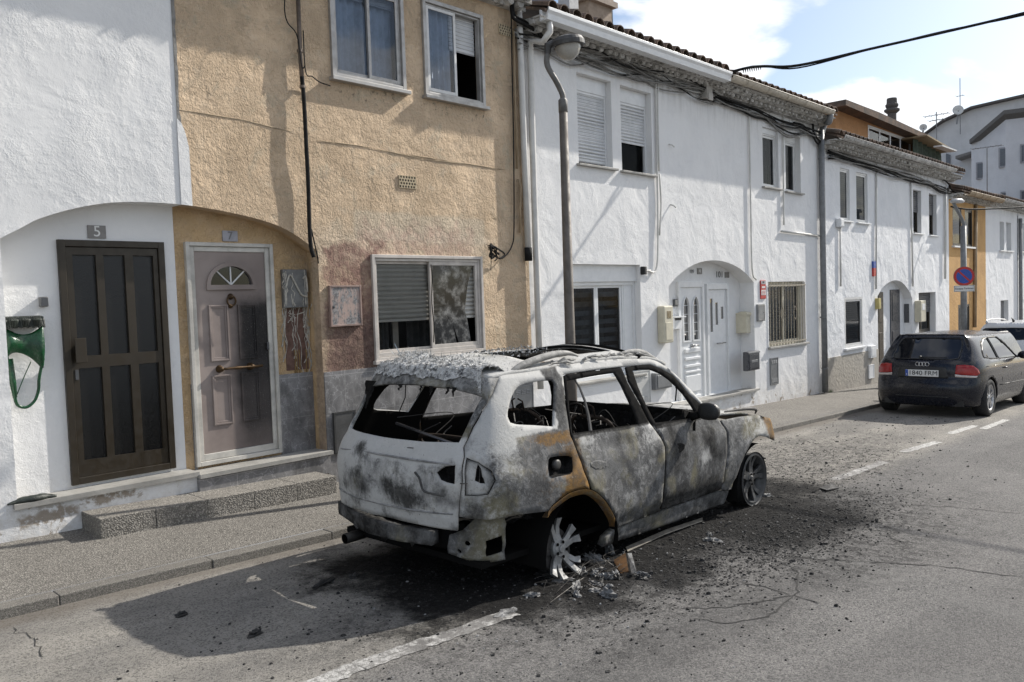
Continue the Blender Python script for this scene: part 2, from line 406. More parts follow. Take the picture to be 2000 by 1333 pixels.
def glass(name, tint=(.6, .66, .7), clear=.45, rough=.02, dirt=.1, ior=1.5):
    m = Mat(name, (.01, .012, .014), rough, spec=.5); m.b.inputs['IOR'].default_value = ior; nt = m.nt
    out = nt.nodes['Material Output']; tr = nt.nodes.new('ShaderNodeBsdfTransparent'); tr.inputs[0].default_value = col4(tint)
    mx = nt.nodes.new('ShaderNodeMixShader')
    fres = m.n('Fresnel', {'IOR': 1.5})
    k = m.math('ADD', m.mul(fres, 1.0), 1-clear, True)
    nt.links.new(k, mx.inputs[0]); nt.links.new(tr.outputs[0], mx.inputs[1]); nt.links.new(m.b.outputs[0], mx.inputs[2]); nt.links.new(mx.outputs[0], out.inputs[0])
    m.base(m.mix(m.mr(m.noise(6, 7, .7, m.obj()), .45, .75, 0, dirt), (.01, .012, .014), (.35, .35, .34)))
    m.bump(m.noise(1.2, 2), .004)
    return m
GLASS = glass('window_glass', (.94, .94, .93), .96); GLASSBLUE = glass('sky_reflecting_glass', (.80, .87, .96), .76, ior=2.6)
SOOTGLASS = glass('cracked_sooty_glass', (.7, .7, .68), .62, .08, .9)
def pebbled():
    m = Mat('patterned_dark_glass', (.02, .019, .018), .22); m.bump(m.vor(110), .0016)
    m.base(m.mix(m.mr(m.vor(110), .1, .4), (.016, .0145, .0135), (.008, .0075, .007))); return m
PEBBLE = pebbled()
def marble():
    m = Mat('grey_veined_marble', (.2, .2, .2), .3); c = m.xyz()
    d = m.n('TexNoise', {'Vector': m.pos(), 'Scale': 3.5, 'Detail': 5, 'Roughness': .6}, 'Color')
    v = m.n('VectorMath', {0: m.pos(), 1: m.n('VectorMath', {0: d, 1: (.35, .35, .35)}, operation='MULTIPLY')}, operation='ADD')
    veins = m.mr(m.vor(7, v, 'DISTANCE_TO_EDGE'), .035, .0); v2 = m.mr(m.vor(15, v, 'DISTANCE_TO_EDGE'), .04, .0)
    col = m.mix(m.mr(m.noise(4, 7, .7), .35, .7), (.15, .148, .15), (.25, .245, .245))
    col = m.mix(m.mul(veins, .5), col, (.46, .45, .45)); col = m.mix(m.mul(v2, .25), col, (.42, .41, .41))
    fx = m.math('FRACT', m.math('DIVIDE', m.add(c[0], .13), .62)); fz = m.math('FRACT', m.math('DIVIDE', m.math('SUBTRACT', c[2], m.add(.02, m.mul(c[0], 0))), .40))
    j = m.math('MAXIMUM', m.mr(m.math('ABSOLUTE', m.math('SUBTRACT', fx, .5)), .492, .497), m.mr(m.math('ABSOLUTE', m.math('SUBTRACT', fz, .5)), .488, .495))
    col = m.mix(m.mul(j, .6), col, (.40, .39, .38))
    so = m.mul(m.box((4.102, 1.437)[0], (6.139, 1.283)[0], -.4, 1.2, .1, .25, sc=3), m.mr(m.noise(6, 7, .7, m.scl(m.pos(), (1, 1, .4))), .36, .64)); col = m.mix(m.mul(so, .62), col, (.045, .043, .042))
    m.base(col); m.rough(m.mr(m.noise(12, 5, .7), .3, .7, .3, .6)); return m
MARBLE = marble()
def tile():
    m = Mat('clay_roof_tile', (.2, .11, .07), .9, spec=.2); col = m.mix(m.mr(m.noise(3, 6, .7), .35, .65), (.17, .115, .085), (.09, .075, .065))
    col = m.mix(m.mul(m.mr(m.noise(14, 6, .7), .52, .66), .6), col, (.055, .055, .05)); m.base(col); m.bump(m.noise(60, 4), .006); return m
TILE = tile()
def eaves_mat():
    m = Mat('limewashed_eaves', (.5, .48, .45), .9, spec=.2); col = m.mix(m.mr(m.noise(5, 7, .7), .38, .66), (.55, .54, .52), (.33, .32, .30))
    col = m.mix(m.mr(m.noise(12, 7, .7), .52, .64), col, (.13, .125, .115)); m.base(col); m.bump(m.noise(40, 4), .008); return m
EAVES = eaves_mat()
# ---------------------------------------------------------------- ground
SX, SY = 4.16, -2.66
def soot_mask(m):
    """where the fire blackened the street: an uneven patch round the wreck, in world metres"""
    c = m.xyz(); w1 = m.math('SUBTRACT', m.noise(1.3, 7, .68), .5); w2 = m.math('SUBTRACT', m.noise(4.3, 7, .7), .5)
    def ell(cx, cy, rx, ry, a0, a1, k1=1.1, k2=.6):
        dx = m.math('DIVIDE', m.math('SUBTRACT', c[0], cx), rx); dy = m.math('DIVIDE', m.math('SUBTRACT', c[1], cy), ry)
        d = m.math('SQRT', m.add(m.mul(dx, dx), m.mul(dy, dy))); d = m.add(d, m.add(m.mul(w1, k1), m.mul(w2, k2)))
        return m.mr(d, a1, a0)
    core = m.math('MAXIMUM', ell(SX+.2, SY-.25, 1.55, 1.25, .75, 1.12), ell(SX+2.2, SY-.55, 1.9, 1.0, .7, 1.15))
    core = m.math('MAXIMUM', core, ell(SX+2.4, SY-1.25, 1.1, .55, .6, 1.2))
    wide = m.math('MAXIMUM', ell(SX+.9, SY-.6, 2.9, 1.75, .5, 1.2), ell(SX+4.6, SY-.1, 3.4, 1.3, .5, 1.25))
    wide = m.math('MAXIMUM', wide, ell(SX+2.4, SY-1.7, 2.3, 1.0, .4, 1.2))
    return core, wide
def asphalt():
    m = Mat('worn_asphalt', (.1, .1, .1), .9, spec=.12); c = m.xyz()
    lane = m.mr(m.add(c[1], m.mul(m.math('SUBTRACT', m.noise(2.2, 5), .5), .3)), -3.85, -3.45)      # paler old surface in the parking lane
    agg = m.vcol(120); aggv = m.math('MULTIPLY', m.n('SeparateColor', {0: agg}, 0), 1.0)
    road = m.mix(m.mr(m.noise(1.2, 7, .65), .35, .68), (.20, .193, .187), (.16, .156, .152))
    park = m.mix(m.mr(m.noise(1.6, 7, .68), .35, .65), (.37, .348, .31), (.275, .26, .236))
    col = m.mix(lane, road, park)
    col = m.mix(m.mul(m.mr(m.noise(.55, 5, .6, m.scl(m.pos(), (.35, 1, 1))), .52, .66), .35), col, (.085, .083, .083))
    col = m.mix(m.mr(aggv, .55, 1.0, 0, .45), col, (.36, .345, .32)); col = m.mix(m.mr(aggv, .45, .05, 0, .6), col, (.05, .048, .047))
    col = m.mix(m.mr(m.noise(70, 4, .7), .52, .68, 0, .34), col, (.07, .068, .066)); col = m.mix(m.mr(m.noise(64, 4, .7), .45, .3, 0, .2), col, (.36, .34, .31))
    band = m.mr(m.noise(.8, 6, .62, m.scl(m.pos(), (.22, 1.6, 1)), .4), .42, .62, 0, .38); col = m.mix(band, col, (.105, .102, .10)); col = m.mix(m.mr(m.noise(.45, 8, .7, dist=.8), .56, .64, 0, .3), col, (.24, .235, .225))
    # dirt collected along the kerb
    col = m.mix(m.mul(m.mr(m.add(c[1], m.mul(m.math('SUBTRACT', m.noise(6, 5), .5), .3)), -1.72, -1.5), .5), col, (.12, .1, .08))
    core, wide = soot_mask(m)
    grit = m.mr(m.noise(13, 9, .82, dist=.6), .46, .56); fleck = m.mr(m.noise(48, 6, .78), .50, .57)
    col = m.mix(m.mul(wide, m.add(m.mul(grit, .62), m.mul(fleck, .36))), col, (.026, .025, .025))
    col = m.mix(m.mul(core, m.mr(m.noise(11, 9, .8, dist=.5), .26, .48, .62, .99)), col, (.011, .0105, .0105))
    ash = m.mul(core, m.mr(m.noise(24, 8, .8, dist=.8), .60, .70)); col = m.mix(m.mul(ash, .5), col, (.22, .22, .22))
    m.base(col)
    m.rough(m.mr(m.noise(30, 4), .3, .7, .72, .95))
    h = m.add(m.mul(m.noise(330, 3, .6), .6), m.mul(m.noise(120, 4, .65), .7)); h = m.add(h, m.mul(m.noise(9, 6, .7), m.add(.4, m.mul(core, 5.5)))); m.bump(h, .011, 1.0)
    return m
def aggregate(name, a, b, sc=95, dist=.008, kerb=False):
    m = Mat(name, a, .8, spec=.3); c = m.xyz()
    v = m.vor(sc); cc = m.n('SeparateColor', {0: m.vcol(sc)}, 0)
    col = m.mix(m.mr(m.noise(1.5, 7, .68), .35, .66), a, b)
    col = m.mix(m.mr(cc, .5, 1.0, 0, .5), col, tuple(k*1.55 for k in a)); col = m.mix(m.mr(cc, .4, .0, 0, .6), col, tuple(k*.35 for k in b))
    col = m.mix(m.mr(v, .33, .6, 0, .7), col, tuple(k*.4 for k in b))
    core, wide = soot_mask(m)
    col = m.mix(m.mul(wide, m.mr(m.noise(14, 8, .75), .4, .62, 0, .8)), col, (.04, .038, .036))
    m.base(col); m.bump(m.add(m.mul(v, -1.0), m.mul(m.noise(30, 4), .4)), dist); return m
ASPHALT = asphalt()
PAVE = aggregate('exposed_aggregate_paving', (.255, .24, .215), (.195, .182, .163), 85, .006)
STEPSTONE = aggregate('washed_pebble_step', (.31, .29, .26), (.23, .215, .19), 85, .005)
KERB = aggregate('concrete_kerb', (.25, .235, .21), (.19, .178, .16), 170, .004)
def ground():
    b = MB(); xs = [-14+i*1.5 for i in range(80)]; ys = [-40, -20, -12, -8, -6, -5, -4, -3, -2.2, YK]
    def zf(x): return zr(x)
    vs = [(x, y, zf(x)) for y in ys for x in xs]; n = len(xs)
    b.add(vs, [(j*n+i, j*n+i+1, (j+1)*n+i+1, (j+1)*n+i) for j in range(len(ys)-1) for i in range(n-1)])
    b.build('road', ASPHALT, kind='structure')
    b = MB(); x0, x1 = -14, 60
    b.add([(x0, YK+.13, zs(x0, YK+.13)), (x1, YK+.13, zs(x1, YK+.13)), (x1, .0, zs(x1)), (x0, .0, zs(x0))], [(0, 1, 2, 3)])
    b.build('pavement', PAVE, kind='structure')
    b = MB(); x = -9.35
    rr = random.Random(3)
    while x < 58:                                   # kerb stones with open joints, each a little out of line
        l = 1.0; dz = rr.uniform(-.003, .003); dy = rr.uniform(-.003, .003)
        b.sbox(x+.0015, x+l-.0015, YK+dy, YK+.134, zr(x)-.05, zs(x, YK)+.002+dz, SL); x += l
    o = b.build('kerb', KERB, bevel=.008, kind='structure')
    b = MB(); b.add([(-14, YK+.13, zs(-14, YK)-.03), (60, YK+.13, zs(60, YK)-.03), (60, YK-.01, zr(60)-.003), (-14, YK-.01, zr(-14)-.003)], [(0, 1, 2, 3)])
    b.build('kerb_bed', simple('dark_joint', (.06, .055, .05), .9), kind='structure')
    b = MB(); b.add([(-400, -400, zr(60)-3), (500, -400, zr(60)-3), (500, 400, zr(60)-3), (-400, 400, zr(60)-3)], [(0, 1, 2, 3)])
    b.build('ground', simple('far_ground', (.2, .2, .2), .95, sc=.1), kind='structure')
ground()
def paint_mat():
    m = Mat('worn_road_paint', (.6, .6, .58), .7); c = m.xyz()
    col = m.mix(m.mr(m.noise(38, 7, .78), .43, .58, 0, .92), (.50, .49, .47), (.16, .155, .145))
    core, wide = soot_mask(m); col = m.mix(m.mul(wide, m.mr(m.noise(12, 7, .75), .36, .56)), col, (.10, .095, .09)); m.base(col); m.bump(m.noise(150, 4), .006); return m
PAINT = paint_mat()
def worn_strip(pts, w, name, mat, rag=.012, dz=.004, k=26):
    """a painted strip with a ragged edge lying on the road"""
    P = [Vector((p[0], p[1])) for p in pts]; rr = random.Random(int(abs(pts[0][0])*97))
    b = MB(); L = []; R_ = []
    for a, c in zip(P, P[1:]):
        n = max(2, int((c-a).length*k)); d = (c-a).normalized(); q = Vector((-d.y, d.x))
        for i in range(n+1):
            p = a+(c-a)*i/n; L.append(p+q*(w/2+rr.uniform(-rag, rag))); R_.append(p-q*(w/2+rr.uniform(-rag, rag)))
    vs = [(p.x, p.y, zr(p.x)+dz) for p in L+R_]; n = len(L)
    b.add(vs, [(i, i+1, n+i+1, n+i) for i in range(n-1)])
    return b.build(name, mat, kind='structure')
for a in ([(2.012, -3.605), (2.37, -3.578), (2.891, -3.614), (3.443, -3.646)], [(8.504, -3.501), (9.912, -3.533)], [(10.742, -3.455), (11.888, -3.539)], [(12.792, -3.434), (13.948, -3.473)]):
    worn_strip(a, .12, 'road_marking', PAINT)
worn_strip([(13.6, -3.66), (15.0, -3.66)], .11, 'road_marking', PAINT); worn_strip([(16.4, -3.66), (18.4, -3.66)], .11, 'road_marking', PAINT)
CRACK = Mat('crack_shadow', (.025, .024, .023), .95)
def crack(pts, w=.008):
    P = []; rr = random.Random(len(pts)*31+int(pts[0][0]*50))
    for a, c in zip(pts, pts[1:]):
        l = math.hypot(c[0]-a[0], c[1]-a[1]); n = max(2, int(l/.05))
        for i in range(n): P.append((a[0]+(c[0]-a[0])*i/n+rr.gauss(0, .012), a[1]+(c[1]-a[1])*i/n+rr.gauss(0, .012)))
    P.append(pts[-1]); b = MB(); vs = []; n = len(P)
    for i, p in enumerate(P):
        q, s = P[max(0, i-1)], P[min(n-1, i+1)]; d = Vector((s[0]-q[0], s[1]-q[1])).normalized(); ww = w*rr.uniform(.3, 1.0)*(.35 if i in (0, n-1) else 1)
        vs += [(p[0]-d.y*ww, p[1]+d.x*ww, zr(p[0])+.003), (p[0]+d.y*ww, p[1]-d.x*ww, zr(p[0])+.003)]
    b.add(vs, [(2*i, 2*i+2, 2*i+3, 2*i+1) for i in range(n-1)]); b.build('road_crack', CRACK, kind='structure')
for c in ([(5.104, -3.283), (5.243, -3.677), (5.311, -3.939), (5.533, -4.311), (5.839, -4.852), (6.062, -5.288), (6.128, -5.733)], [(5.311, -3.939), (5.138, -3.935), (4.467, -3.408)], [(5.419, -4.48), (5.203, -4.597), (5.015, -4.7), (4.804, -4.756), (4.394, -4.565), (4.153, -4.358)], [(4.054, -4.522), (4.114, -4.685), (4.378, -4.803), (4.804, -4.756), (4.78, -4.935)],
          [(6.973, -4.439), (6.89, -4.601), (6.61, -4.709), (6.523, -4.834), (6.535, -4.977)], [(7.605, -4.163), (7.972, -4.752), (8.086, -5.33)], [(4.804, -4.756), (4.857, -4.566), (4.823, -4.404)], [(5.553, -3.713), (5.351, -3.844), (5.311, -3.939)]):
    crack(c, .0085)
crack([(1.323, -1.638), (1.35, -1.807), (1.338, -2.032), (1.318, -2.242)], .004)

# ---------------------------------------------------------------- house parts
X57 = 3.24; XW = 7.62; XAB = 12.2; XC = 16.62; XCD = 25.1; XDE = 29.0
X57 = (3.236, 3.719)[0]; XW = (7.683, 3.745)[0]; XAB = (12.242, 2.957)[0]; XC = (16.553, 3.118)[0]; XCD = (25.146, 3.441)[0]; XDE = (28.942, 3.583)[0]
RD = .2                                           # depth of the arched door recesses
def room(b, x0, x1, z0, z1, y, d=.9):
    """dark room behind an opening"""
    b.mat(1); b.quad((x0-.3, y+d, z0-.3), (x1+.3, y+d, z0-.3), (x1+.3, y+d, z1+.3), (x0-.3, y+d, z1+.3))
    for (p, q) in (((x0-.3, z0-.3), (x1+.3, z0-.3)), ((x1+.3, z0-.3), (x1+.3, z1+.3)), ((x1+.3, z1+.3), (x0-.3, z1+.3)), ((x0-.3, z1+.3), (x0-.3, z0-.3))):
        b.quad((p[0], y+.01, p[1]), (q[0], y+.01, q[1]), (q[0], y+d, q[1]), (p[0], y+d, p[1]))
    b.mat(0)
def opening(b, x0, x1, z0, z1, d, y=0.0):
    b.strip(rect(x0, x1, z0, z1), y, y+d, True); room(b, x0, x1, z0, z1, y+d)
def jag(lp, a=.006, d=.12):
    rr = random.Random(len(lp)); return [(x+rr.gauss(0, a), z+rr.gauss(0, a)) for x, z in dens(lp, d)]
def frame(b, x0, x1, z0, z1, w, y0, y1, wb=None, wt=None):
    wb = w if wb is None else wb; wt = w if wt is None else wt
    b.box(x0, x0+w, y0, y1, z0, z1); b.box(x1-w, x1, y0, y1, z0, z1)
    b.box(x0+w, x1-w, y0+.001, y1-.001, z0, z0+wb); b.box(x0+w, x1-w, y0+.001, y1-.001, z1-wt, z1)
def pane(x0, x1, z0, z1, y, parent, mat=None, name='pane'):
    return MB().quad((x0, y, z0), (x1, y, z0), (x1, y, z1), (x0, y, z1)).build(name, mat or GLASS, parent, fix=False)
def curtain(x0, x1, z0, z1, y, parent, mat=None, folds=7, name='curtain'):
    b = MB(); n = 40; vs = []
    for k in range(n+1):
        t = k/n; vs += [(x0+(x1-x0)*t, y+.025*math.sin(t*folds*6.28)+.01*math.sin(t*folds*15), z) for z in (z0, z1)]
    b.add(vs, [(2*k, 2*k+2, 2*k+3, 2*k+1) for k in range(n)]); return b.build(name, mat or CURTAIN, parent, smooth=True)
def local(mat_obj, *a): return mat_obj
def slats(x0, x1, z0, z1, y, parent, mat, name='shutter', t=.012, pitch=.045):
    b = MB(); z = z0; b.box(x0, x1, y-.004, y+t, z0, z0+.035); z = z0+.037
    while z < z1-.005:                                # every slat has a rounded face
        zz = min(z+pitch, z1); vs = []
        for k in range(5):
            f = k/4; vs += [(x, y-.007*math.sin(math.pi*f), z+(zz-z-.004)*f) for x in (x0, x1)]
        vs += [(x, y+.003, zz) for x in (x0, x1)]
        b.add(vs, [(2*k, 2*k+1, 2*k+3, 2*k+2) for k in range(5)]); z = zz
    b.box(x0, x1, y+.004, y+t, z0, z1); return b.build(name, mat, parent)
def sill(x0, x1, z, dep, parent, mat, t=.035, back=.12):
    return MB().box(x0, x1, -dep, back, z-t, z).build('sill', mat, parent, bevel=.004)
def tiles(x0, x1, z, y0=-.38, y1=4.6, slope=.33, parent=None, pitch=.235):
    """barrel tiles: convex caps over channels, laid in overlapping courses"""
    b = MB(); n = max(1, round((x1-x0)/pitch)); p = (x1-x0)/n; rr = random.Random(int(x0*31)); seg = 6
    for k in range(n):
        cx = x0+p*(k+.5); 
        for c in range(9):
            ya = y0+c*.4+rr.uniform(-.012, .012); yb = ya+.47; r0 = .10; r1 = .08; vs = []; dx = rr.uniform(-.008, .008)
            for (yy, r) in ((ya, r0), (yb, r1)):
                zz = z+.03+(yy-y0)*slope+(.012 if r == r0 else 0)
                vs += [(cx+dx+r*math.cos(math.pi*i/seg), yy, zz+r*math.sin(math.pi*i/seg)*.95) for i in range(seg+1)]
                vs += [(cx+dx+(r-.014)*math.cos(math.pi*i/seg), yy, zz+(r-.014)*math.sin(math.pi*i/seg)*.95) for i in range(seg+1)]
            m = seg+1; fs = []
            for i in range(seg): fs += [(i, i+1, 2*m+i+1, 2*m+i), (m+i, m+i+1, i+1, i)]
            b.add(vs, fs)
    b.add([(x0, y0+.03, z+.02), (x1, y0+.03, z+.02), (x1, y1, z+.02+(y1-y0)*slope), (x0, y1, z+.02+(y1-y0)*slope), (x0, y0+.03, z-.02), (x1, y0+.03, z-.02), (x1, y1, z-.02+(y1-y0)*slope), (x0, y1, z-.02+(y1-y0)*slope)],
          [(0, 1, 2, 3), (4, 7, 6, 5), (0, 4, 5, 1), (2, 6, 7, 3), (0, 3, 7, 4), (1, 5, 6, 2)])
    return b.build('roof', TILE, parent)
def cornice(x0, x1, z, parent, mat=None, rows=((-.15, .0), (-.32, .1)), ytop=-.33):
    """the stepped eaves: rows of limewashed tile ends carrying the roof edge"""
    b = MB(); rr = random.Random(int(x0*17)); H = .115
    zt = z-.02
    b.box(x0, x1, ytop, 0, zt-.02, zt)
    for i, (yy, dz) in enumerate(((-.20, 0), (-.09, .062))):
        b.box(x0, x1, yy-.01, 0, zt-.02-dz-.06, zt-.022-dz)
        x = x0+.08+i*.08
        while x < x1-.05:
            r = .05+rr.uniform(-.014, .012); vs = []; x += rr.uniform(-.02, .02)
            for (ya, rs) in ((yy-.085+rr.uniform(-.015, .015), r), (0, r)):
                vs += [(x+rs*math.cos(math.pi*k/6), ya, zt-.02-dz-.004-rs*math.sin(math.pi*k/6)*rr.uniform(1.0, 1.2)) for k in range(7)]
            b.add(vs, [(k, k+1, 8+k, 7+k) for k in range(6)]+[tuple(range(7))]); x += .162
    return b.build('eaves', mat or EAVES, parent)
def gutter_box(x0, x1, z, parent, mat, name='gutter'):
    pr = [(p[0]+.165, p[1]) for p in [(-.46, z-.14), (-.46, z), (-.475, z), (-.475, z-.125), (-.565, z-.125), (-.575, z-.06), (-.60, z-.03), (-.60, z), (-.618, z), (-.618, z-.035), (-.595, z-.07), (-.585, z-.14)]]
    return MB().prism(pr, x0, x1, fn=lambda a, y, b: (y, a, b)).build(name, mat, parent, bevel=.002)
def gutter_round(x0, x1, z, parent, mat, r=.075, drop=0.0):
    b = MB(); c = (-.395, z); o = [(c[0]+r*math.cos(math.pi+math.pi*k/10), c[1]+r*math.sin(math.pi+math.pi*k/10)) for k in range(11)]
    i = [(c[0]+(r-.008)*math.cos(math.pi+math.pi*k/10), c[1]+(r-.008)*math.sin(math.pi+math.pi*k/10)) for k in range(10, -1, -1)]
    b.prism(o+i, x0, x1, fn=lambda a, y, q: (y, a, q))
    b.tube([(x0, c[0]-r, z+.004), (x1, c[0]-r, z+.004)], .011, 6)
    g = b.build('gutter', mat, parent, smooth=False)
    x = x0+.5
    while x < x1:                                     # hangers
        MB().tube([(x, c[0]+(r+.006)*math.cos(math.pi+math.pi*k/8), z+(r+.006)*math.sin(math.pi+math.pi*k/8)) for k in range(9)], .008, 5).build('bracket', mat, g); x += .75
    return g
def pipe(pts, r, mat, parent, name='drainpipe', clips=(), sq=False):
    b = MB(); b.tube(pts, r, 4 if sq else 10); o = b.build(name, mat, parent, smooth=not sq)
    for (x, z) in clips: MB().lathe([(r+.001, -.012), (r+.009, -.012), (r+.009, .012), (r+.001, .012)], (x, pts[0][1] if False else pts[len(pts)//2][1], z), n=10).build('clip', mat, o)
    return o
def arch_pts(L, n=6): return spline([(a, b) for a, b in L], n)
# ---------------------------------------------------------------- the arch shared by the first two houses
ARCH1 = [(x, z) for x, z in arch_pts([(1.829, 2.506), (1.97, 2.587), (2.119, 2.672), (2.425, 2.776), (2.749, 2.833), (3.188, 2.842), (3.593, 2.807), (4.001, 2.739), (4.288, 2.644), (4.588, 2.463)])]
XL1, XR1 = ARCH1[0][0], (4.585, 1.4)[0]
ARCH1[-1] = (XR1, ARCH1[-1][1])
ZL5 = (2.397, 0.495)[1]; ZL7 = (3.892, 0.471)[1]
def split(A, x):
    i = next(k for k in range(len(A)-1) if A[k][0] <= x <= A[k+1][0]); t = (x-A[i][0])/(A[i+1][0]-A[i][0])
    p = (x, A[i][1]+t*(A[i+1][1]-A[i][1])); return A[:i+1]+[p], [p]+A[i+1:]
A5, A7 = split(ARCH1, X57)
ZT = 5.26                                          # wall tops of the nearer houses
H5 = thing('terraced_house', 'white rough rendered house with the dark bronze glazed door, nearest on the left', 'house', (0, 0, 0), 'terraced houses along the street')
H7 = thing('terraced_house', 'ochre rendered house with smoke stains, scorched white door and cracked window', 'house', (0, 0, 0), 'terraced houses along the street')
D5 = (2.275, 3.133, 0.528, 2.525); D7 = (3.319, 4.185, 0.5, 2.534)
def house5():
    b = MB(); x0 = -2.2
    b.poly([(x0, zs(x0)-.4), (X57, zs(X57)-.4), (X57, ZL5), (XL1, ZL5)]+A5+[(X57, ZT), (x0, ZT)])
    b.strip([(XL1, ZL5)]+A5, 0, RD); b.quad((XL1, 0, ZL5), (X57, 0, ZL5), (X57, RD, ZL5), (XL1, RD, ZL5))
    hole = rect(*D5); b.poly([(XL1, ZL5), (X57, ZL5)]+A5[::-1], [hole], RD)
    room(b, D5[0], D5[1], D5[2], D5[3], RD+.1)
    b.build('wall', [WHITE5, DARK], H5)
    # door slab on the worn marble threshold
    MB().prism([(XL1-.03, ZL5-.035), (X57+.01, ZL5-.035), (X57+.01, ZL5+.004), (XL1-.03, ZL5+.004)], -.04, RD+.02).build('threshold', MARBLESLAB, H5, bevel=.006)
    x0, x1, z0, z1 = D5; w, h = x1-x0, z1-z0
    b = MB(); frame(b, x0, x1, z0, z1, .055, RD-.035, RD+.05)
    d = b.build('door', BROWNALU, H5, bevel=.004)
    xs = [x0+w*f for f in (.125, .335, .405, .605, .685, .885)]; zr_ = [z1-h*f for f in (.06, .475, .525, .905)]
    holes = [rect(xs[i], xs[i+1], zr_[j+1], zr_[j]) for i in (0, 2, 4) for j in (0, 2)]
    MB().prism(rect(x0+.06, x1-.06, z0+.01, z1-.06), RD-.02, RD+.03, holes).build('leaf', BROWNALU, d, bevel=.004)
    for i in (0, 2, 4):
        for j in (0, 2): pane(xs[i]-.01, xs[i+1]+.01, zr_[j+1]-.01, zr_[j]+.01, RD+.005, d, PEBBLE)
    MB().box(x0+.065, x0+.15, RD-.095, RD-.085, z0+h*.5, z0+h*.60).box(x0+.135, x0+.145, RD-.09, RD-.02, z0+h*.51, z0+h*.59).build('handle', BROWNALU, d, bevel=.003)
    MB().box(x0+.075, x0+.1, RD-.03, RD-.015, z0+h*.43, z0+h*.47).build('lock', DARKBOX, d)
    # number plate over the door
    q = (2.516, 2.659, 2.544, 2.65); MB().box(q[0], q[1], RD-.012, RD-.001, q[2], q[3]).build('number_plate', PLATEGREY, H5)
    text('5', (q[0]+q[1])/2, RD-.013, (q[2]+q[3])/2, .125, PALETEXT, H5, 'house_number')
    tiles(-2.2, X57, 5.60, parent=H5, y0=-.43); cornice(-2.2, X57, 5.60, H5, ytop=-.38)
house5()
def scorched():
    m = Mat('smoke_scorched_door', (.6, .57, .54), .5, spec=.2); c = m.xyz(); x0, x1, z0, z1 = D7; w, h = x1-x0, z1-z0
    col = m.mix(m.mr(m.noise(3, 6, .6), .35, .7), (.31, .262, .24), (.235, .195, .178))
    col = m.mix(m.mul(m.box(x0+w*.35, x1+.3, z0-.2, z1-h*.06, .22, .12, sc=3), .7), col, (.17, .14, .13))
    col = m.mix(m.mul(m.box(x0+w*.56, x1+.2, z0+h*.14, z1-h*.26, .09, .10, sc=4), .97), col, (.016, .015, .0155))
    col = m.mix(m.mul(m.box(x0+w*.50, x0+w*.90, z0+h*.34, z0+h*.46, .06, .04, sc=4), .7), col, (.04, .036, .035))
    col = m.mix(m.mul(m.box(x0+w*.56, x1, z0+h*.04, z0+h*.35, .12, .08, sc=4), .75), col, (.075, .066, .063))
    col = m.mix(m.mul(m.mul(m.mr(m.noise(70, 4, .7), .60, .68), m.box(x0+w*.6, x1, z0+h*.1, z1-h*.3, .08, .05)), .5), col, (.22, .21, .2))
    m.base(col); m.rough(m.mr(m.noise(20, 4), .3, .7, .3, .65)); m.bump(m.mul(m.noise(60, 4), m.box(x0+w*.55, x1, z0, z1-h*.25, .1)), .004); return m
SCORCH = scorched()
